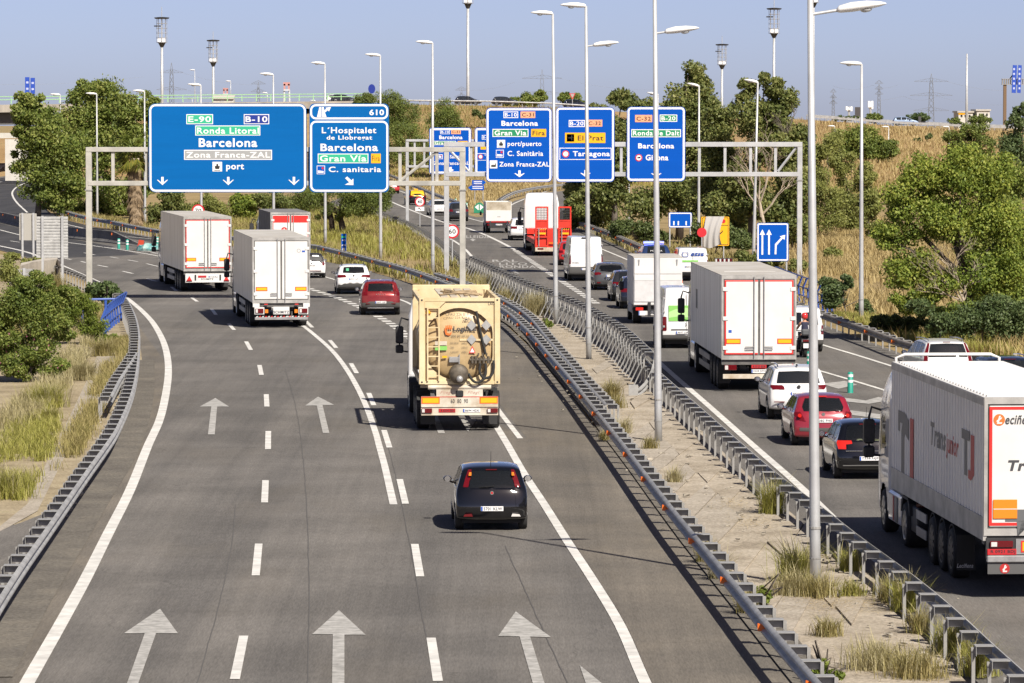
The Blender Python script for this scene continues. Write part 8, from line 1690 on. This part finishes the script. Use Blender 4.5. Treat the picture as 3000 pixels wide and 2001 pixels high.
# leafless branches
def bare_tree(label, base, tops, r0, m='bark_pale', depth=4, seed=1, group='bare trees'):
    b = g(*base); rr = random.Random(seed); root = empty('bare_tree', (b[0], b[1], 0), 0, label, 'tree', group); T = MB(); Bn = MB(); k = b[1]/FPX
    def grow(p, d, l, r, n, mb):
        q = p + d*l*.5 + Vector((rr.uniform(-.1,.1), rr.uniform(-.1,.1), 0))*l; e = p + d*l; mb.tube([tuple(p), tuple(q), tuple(e)], [r, r*.85, r*.65], 5)
        if n:
            for _ in range(rr.choice((2,3,3))): grow(p + (e-p)*rr.uniform(.55,1), (d + Vector((rr.uniform(-.8,.8), rr.uniform(-.8,.8), rr.uniform(-.2,.5)))).normalized(), l*rr.uniform(.5,.8), r*.55, n-1, Bn)
    t0 = Vector(at(*tops[0], b[1])) - Vector((b[0], b[1], 0)); T.tube([(0,0,-.1), tuple(t0*.5 + Vector((.2,0,0))), tuple(t0)], [r0, r0*.8, r0*.6], 7); T.build('trunk', M_(m), root, True)
    for tp in tops[1:]:
        e = Vector(at(*tp, b[1])) - Vector((b[0], b[1], 0)); d = e - t0; grow(t0 - t0*rr.uniform(0,.3), d.normalized(), d.length*.55, r0*.5, depth, Bn)
    Bn.build('branches', M_(m), root)
bare_tree('leafless pale tree in front of the right-hand wood, behind the gantry beams', (2240,752), [(2225,590),(2170,420),(2220,400),(2270,410),(2320,470),(2150,480)], .14, seed=3)
bare_tree('leafless pale tree leaning in front of the big right tree', (2855,1005), [(2810,850),(2700,720),(2760,690),(2810,720),(2860,760),(2690,800)], .085, seed=6)
bare_tree('dead twiggy treetop above the ragged right-hand tree', (2320,725), [(2310,420),(2300,300),(2330,310),(2350,330),(2290,330)], .12, 'bark_grey', seed=8)
# left verge bushes
def flowers(root, C):
    rng = np.random.default_rng(3); low = C[C[:, 2] < C[:, 2].mean()]; V, F = leaves(low, 420, .07, .9, 77); link('blossom', mesh('blossom', V, F), M_('blossom_pink'), root)
plant('large olive-green oleander bush with pink flowers at the left edge', (90,1120), [(55,900,80,75),(120,930,85,75),(35,1020,65,85),(115,1030,75,65),(180,965,48,55),(90,865,75,45),(150,885,55,45),(0,960,50,90),(55,1080,75,42),(150,1075,60,40),(100,835,80,45),(180,860,55,42)], 'leaf_green', 24000, .13, 'oleander_bush', 'bush', 'bushes', 150, 100, .05, extra=flowers)
plant('bright ferny shrub below the slanted blue railing', (255,1010), [(235,905,60,55),(275,960,55,50),(205,865,55,40),(310,990,45,32),(180,930,60,60),(330,1000,36,25)], 'leaf_bright', 10500, .15, 'shrub', 'bush', 'bushes', 60, 101, .04, asp=.35)
plant('dark big-leaved weed at the foot of the left gantry post', (312,900), [(308,842,40,26),(340,858,30,25),(280,850,32,30),(320,875,45,22)], 'leaf_deep', 2200, .26, 'shrub', 'bush', 'bushes', 34, 102, .04, asp=.7)
plant('pale yellowish shrub below the sign backs at the left edge', (70,925), [(20,790,40,40),(50,830,42,40),(120,870,45,30),(170,870,35,28)], 'leaf_feather', 4200, .15, 'shrub', 'bush', 'bushes', 50, 103, .04)
plant('low green scrub beside the plain grey sign back', (60,790), [(30,752,40,16),(90,765,45,16),(140,778,35,14)], 'leaf_feather', 1800, .2, 'shrub', 'bush', 'bushes', 26, 104, .03)
plant('leafy green weed by the near guard rail posts at the bottom', (2415,2010), [(2410,1960,45,35),(2440,1985,40,25)], 'leaf_bright', 900, .11, 'shrub', 'bush', 'bushes', 20, 105, .02, asp=.6)
plant('leafy green weed among the rail posts in mid median', (2230,1785), [(2232,1745,32,28)], 'leaf_bright', 420, .10, 'shrub', 'bush', 'bushes', 12, 106, .02, asp=.6)
plant('leafy green weed at the foot of the lamp post by the rail bend', (1602,965), [(1600,948,22,20)], 'leaf_bright', 420, .12, 'shrub', 'bush', 'bushes', 12, 107, .02, asp=.6)
# ================================================================ grass
leafmat('grass_dry', [(.32,.24,.10),(.46,.36,.165),(.56,.46,.24)], .35, .7); leafmat('grass_green', [(.22,.23,.04),(.36,.355,.08),(.50,.46,.17)], .4, .6); leafmat('grass_pale', [(.34,.30,.14),(.46,.41,.22),(.55,.50,.32)], .4, .7); leafmat('grass_mixed', [(.20,.19,.055),(.34,.29,.11),(.47,.39,.19)], .35, .7); leafmat('straw_litter', [(.36,.27,.12),(.46,.36,.19),(.5,.42,.26)], .2, .8)
def blades(P, h, w, lean, rng, clump=0.0):
    n = len(P); a = rng.uniform(0, 2*math.pi, n); d = np.stack([np.cos(a), np.sin(a)], 1); s = np.stack([-d[:, 1], d[:, 0]], 1); hh = h * rng.uniform(.5, 1.15, n); ln = lean * rng.uniform(.2, 1.3, n) * hh
    z = P[:, 2]; W_ = w * rng.uniform(.7, 1.3, n)
    def pt(t, o): return np.column_stack([P[:, :2] + d * (ln * t * t)[:, None] + s * (o * W_)[:, None], z + hh * t * (1 - .25 * lean * t)])
    V = np.stack([pt(0, -.5), pt(0, .5), pt(.55, -.4), pt(.55, .4), pt(1, 0)], 1).reshape(-1, 3); b = (np.arange(n) * 5)[:, None]
    F = np.concatenate([b + np.array([[0, 1, 3]]), b + np.array([[0, 3, 2]]), b + np.array([[2, 3, 4]])], 0); return V, F
def scatter(poly, n, rng, zf=None, patch=None):
    Q = np.array(poly); lo = Q.min(0); hi = Q.max(0); out = []; c = 0
    while c < n:
        p = lo + (hi - lo) * rng.random((n * 3, 2)); p = p[inpoly(p, poly)]
        if patch: k = np.sin(p[:, 0]*patch + 1.3*np.sin(p[:, 1]*patch*.4)) + np.sin(p[:, 1]*patch*.31 + p[:, 0]*.7) + rng.normal(0, .8, len(p)); p = p[k > -.2]
        out.append(p); c += len(p)
    p = np.vstack(out)[:n]; return np.column_stack([p, np.zeros(n) if zf is None else zf(p)])
def field(name, label, px, n, h, w, m, lean=.5, seed=1, patch=None, z=0.0, clump=None):
    rng = np.random.default_rng(seed); P = scatter([g(*p)[:2] for p in px], n if not clump else n // clump, rng, None, patch); P[:, 2] = z
    if clump: P = np.repeat(P, clump, 0); P[:, :2] += rng.normal(0, .12, (len(P), 2))
    V, F = blades(P, h, w, lean, rng); o = link(name, mesh(name, V, F), M_(m)); tag(o, label, 'grass', None, 'stuff')
ISL = [(490,705),(681,722),(908,757),(1090,795),(1262,848),(1400,905),(1470,935),(1445,880),(1395,812),(1330,762),(1290,730),(1230,690),(1160,655),(1060,625),(960,612),(700,640),(520,655)]
field('island_grass', 'dry yellow-green grass on the island between the carriageways', ISL, 52000, .55, .045, 'grass_mixed', .6, 1, .25)
field('island_grass', 'greener grass tufts on the island around the lamp posts', ISL, 12000, .8, .05, 'grass_green', .5, 2, .4, clump=10)
field('field_grass', 'dry golden grass of the far field beyond the slip road', [(1180,548),(1342,606),(1440,618),(1500,575),(1720,545),(1720,530),(1150,528)], 12000, .6, .10, 'grass_dry', .5, 3)
field('verge_grass', 'golden grass on the right verge and slope', [(2330,905),(2440,945),(2560,990),(2700,1022),(3050,1070),(3050,820),(2560,640),(2350,640),(2290,790)], 60000, .75, .05, 'grass_dry', .6, 4, .3)
field('verge_grass', 'greener grass strip along the right guard rail', [(2420,930),(2560,975),(2760,1016),(3000,1056),(3000,1020),(2560,940)], 9000, .5, .03, 'grass_green', .6, 5, .6)
field('verge_grass', 'mixed grass under the right-hand wood', [(1660,650),(1883,755),(2150,850),(2290,890),(2290,780),(1980,700),(1700,620)], 16000, .55, .05, 'grass_mixed', .6, 6, .4)
field('left_grass', 'tall yellow-green grass on the left verge beside the service path', [(-60,1470),(60,1470),(140,1380),(175,1250),(150,1180),(60,1250),(-60,1330)], 7000, .5, .018, 'grass_green', .8, 7, 1.2, clump=22)
field('left_grass', 'dry grass between the service path and the left guard rail', [(150,1390),(225,1340),(310,1180),(380,1060),(385,1000),(330,1010),(300,1100),(245,1200)], 9000, .50, .016, 'grass_mixed', .7, 8, 1.0, clump=12)
field('left_grass', 'tall pale grass along the left bushes', [(0,1330),(110,1230),(200,1130),(250,1060),(270,1000),(200,1020),(120,1130),(0,1230)], 6500, .6, .018, 'grass_pale', .7, 9, 1.1, clump=24)
field('left_grass', 'grass around the foot of the sign backs at far left', [(-80,905),(60,880),(180,860),(300,910),(330,960),(200,1000),(-80,1040)], 7000, .6, .03, 'grass_mixed', .6, 10, .8)
field('ramp_grass', 'dry grass strip behind the guard rail of the left ramp', [(125,600),(204,645),(271,660),(392,680),(478,695),(478,668),(300,640),(150,585)], 7000, .6, .06, 'grass_mixed', .5, 11)
def tuft(label, px, h, r, n, m='grass_green', lean=.75, w=.012, seed=1, plume=True):
    rng = np.random.default_rng(seed); b = g(*px); P = np.column_stack([rng.normal(0, r*.35, (n, 2)), np.full(n, .03)]); V, F = blades(P, h, w, lean, rng); root = empty('grass_tuft', (b[0], b[1], 0), 0, label, 'grass tuft', 'grass tufts in the median')
    link('blade_clump', mesh('blade_clump', V, F), M_(m), root)
    if plume:
        P = np.column_stack([rng.normal(0, r*.3, (n//8, 2)), np.full(n//8, .03)]); V, F = blades(P, h*1.25, w*1.6, lean*.8, rng); link('seed_heads', mesh('seed_heads', V, F), M_('grass_pale'), root)
TF = [('tall dark-green grass tuft left of the nearest lamp post foot',(2335,1712),.95,.5,700,'grass_green'),('yellow grass tuft in front of the nearest lamp post',(2322,1752),.65,.5,500,'grass_pale'),('grass tuft hugging the nearest lamp post foot on the right',(2398,1755),.55,.5,450,'grass_mixed'),('small green tuft right of the nearest lamp post, on straw',(2494,1755),.42,.35,320,'grass_green'),('lone round tuft in the middle of the bare median',(2424,1868),.42,.35,320,'grass_mixed'),('wide dry tuft at the bottom of the median',(2570,1965),.6,.8,600,'grass_pale'),('tuft at the bottom edge of the median, near the right rail',(2690,1990),.6,.7,500,'grass_mixed'),
 ('tall tuft against the right rail, left of the corrugated lorry shadow',(2262,1508),.95,.35,500,'grass_green'),('bushy tuft between rail posts beside the lorry wheels',(2655,1795),.75,.35,480,'grass_green'),('tuft among rail posts just before that one',(2607,1768),.6,.3,320,'grass_mixed'),('tuft under the right rail beside the lorry cab',(2492,1682),.65,.3,340,'grass_green'),('straggly tuft against the right rail near the bottom',(2695,1860),.55,.3,300,'grass_mixed'),('big tuft against the right rail, next to the bottom corner',(2790,1920),.7,.45,520,'grass_green'),('dark tuft at the lower right corner rail post',(2868,1985),.7,.4,460,'grass_green'),
 ('tuft behind the near rail in lower median, first of three',(2066,1650),.6,.25,260,'grass_mixed'),('tuft behind the near rail in lower median, second of three',(2110,1700),.65,.25,260,'grass_pale'),('tuft behind the near rail in lower median, third of three',(2188,1800),.6,.25,260,'grass_mixed'),('upright tuft beside the tall barrier end terminal',(1793,1170),.75,.4,460,'grass_mixed'),('lower tuft just below the one at the barrier terminal',(1805,1198),.5,.4,320,'grass_mixed'),('feathery tuft by the near rail below the turned-down tip',(1826,1275),.6,.3,280,'grass_pale'),('big pale plume grass left of the lamp post at the rail bend',(1572,925),1.3,.9,900,'grass_pale'),('pale dry grass where the rails meet below the gantry',(1418,848),1.0,1.2,800,'grass_pale'),('dry grass along the second rail beyond the tank lorry',(1490,885),.8,1.0,600,'grass_mixed'),('tuft beside the second lamp post in the median',(1905,1320),.45,.3,240,'grass_mixed'),('small tuft under the rail in mid median',(1770,1292),.4,.25,200,'grass_mixed'),('tuft at the rail beside the second lamp post',(1975,1420),.5,.25,220,'grass_pale')]
for i, t in enumerate(TF): tuft(*t, seed=200 + i)
for i, (lab, px, h, r, m) in enumerate((('big fountain of yellow grass beside the left oleander bush',(140,1195),.95,.8,'grass_green'),('fountain of green grass in the middle of the left verge',(245,1115),.85,.6,'grass_pale'),('grass fountain just below the blue railing',(300,1045),.8,.5,'grass_mixed'),('bright grass clump at the left edge near the track',(25,1460),.85,.8,'grass_green'),('small green clump on the service path',(150,1230),.4,.4,'grass_green'),('round grass clump below the concrete headwall',(160,855),1.1,.8,'grass_mixed'))):
    tuft(lab, px, h, r, 700, m, seed=300 + i)
# straw and litter on the median
rng = np.random.default_rng(55); P = []
for x, y, rx, ry, n in ((2500,1770,170,35,900),(2210,1535,90,22,350),(1700,1075,60,40,420),(2150,1480,60,18,220),(2380,1640,70,15,240),(1830,1215,60,22,260),(2640,1930,150,50,420),(1660,985,40,25,300)):
    for _ in range(n): P.append(g(x + rng.normal(0, rx*.5), y + rng.normal(0, ry*.5)))
P = np.array(P); P[:, 2] = .07; V, F = blades(P, .05, .012, 6.0, rng); tag(link('straw_litter', mesh('straw_litter', V, F), M_('straw_litter')), 'flattened straw strewn over the bare median', 'straw', None, 'stuff')
V = []; F = []
for i in range(520):
    if i % 2: px = (rng.uniform(1620, 2900), 0); t = (px[0] - 1620) / 1280; c = g(px[0] - 60 + rng.normal(0, 60), 1060 + t*900 + rng.normal(0, 50))
    else: y_ = rng.uniform(1120, 1520); c = g(float(np.interp(y_, [1086,1156,1249,1300,1456,1608], [410,394,358,330,236,140])) - abs(rng.normal(4, 30)), y_)
    if abs(c[0]) > 60: continue
    s = rng.uniform(.015, .06); j = len(V); z = .065 if i % 2 else .03
    V += [(c[0]+dx*s*rng.uniform(.6,1.4), c[1]+dy*s*rng.uniform(.6,1.6), z + dz*s*rng.uniform(.3,1)) for dx in (-1,1) for dy in (-1,1) for dz in (0,1)]; F += [(j+a, j+b, j+c_, j+d) for a, b, c_, d in ((0,1,3,2),(4,6,7,5),(0,4,5,1),(2,3,7,6),(1,5,7,3))]
tag(link('loose_stones', mesh('loose_stones', V, F), mat('stone_mixed', (.30,.27,.22), .9, var=.6, vscale=1.5)), 'small stones and crumbs scattered along the verges', 'stones', None, 'stuff')

# dry grass on the embankment slopes
def slope_grass(name, label, x0, x1, n, m, h, seed, lo=0.05, hi=.97):
    rng = np.random.default_rng(seed); P = []
    for _ in range(n):
        x = rng.uniform(x0, x1); v = rng.uniform(lo, hi); zc = at(x, float(np.interp(x, CRX, CRY)), YC)[2]; yb = float(np.interp(x, [-400,1500,1900,2300,3400], [655,640,560,470,470])); Y = yb + (YC - yb)*v; e = 1.0 if x < 1700 else 1.35; s = v**e; s = s*s*(3-2*s)*.5 + s*.5; P.append(((x - CX)/FPX*Y, Y, (zc + .2)*s - .4))
    V, F = blades(np.array(P), h, .12, .5, rng); tag(link(name, mesh(name, V, F), M_(m)), label, 'grass', None, 'stuff')
slope_grass('slope_grass', 'dry golden grass covering the right-hand embankment', 2250, 3100, 26000, 'grass_dry', 1.0, 61)
slope_grass('slope_grass', 'dry grass and weeds on the middle embankment', 1000, 1800, 16000, 'grass_mixed', 1.0, 62)
slope_grass('slope_grass', 'greener weeds along the foot of the embankments', 1050, 3100, 9000, 'grass_green', .9, 63, 0.0, .3)
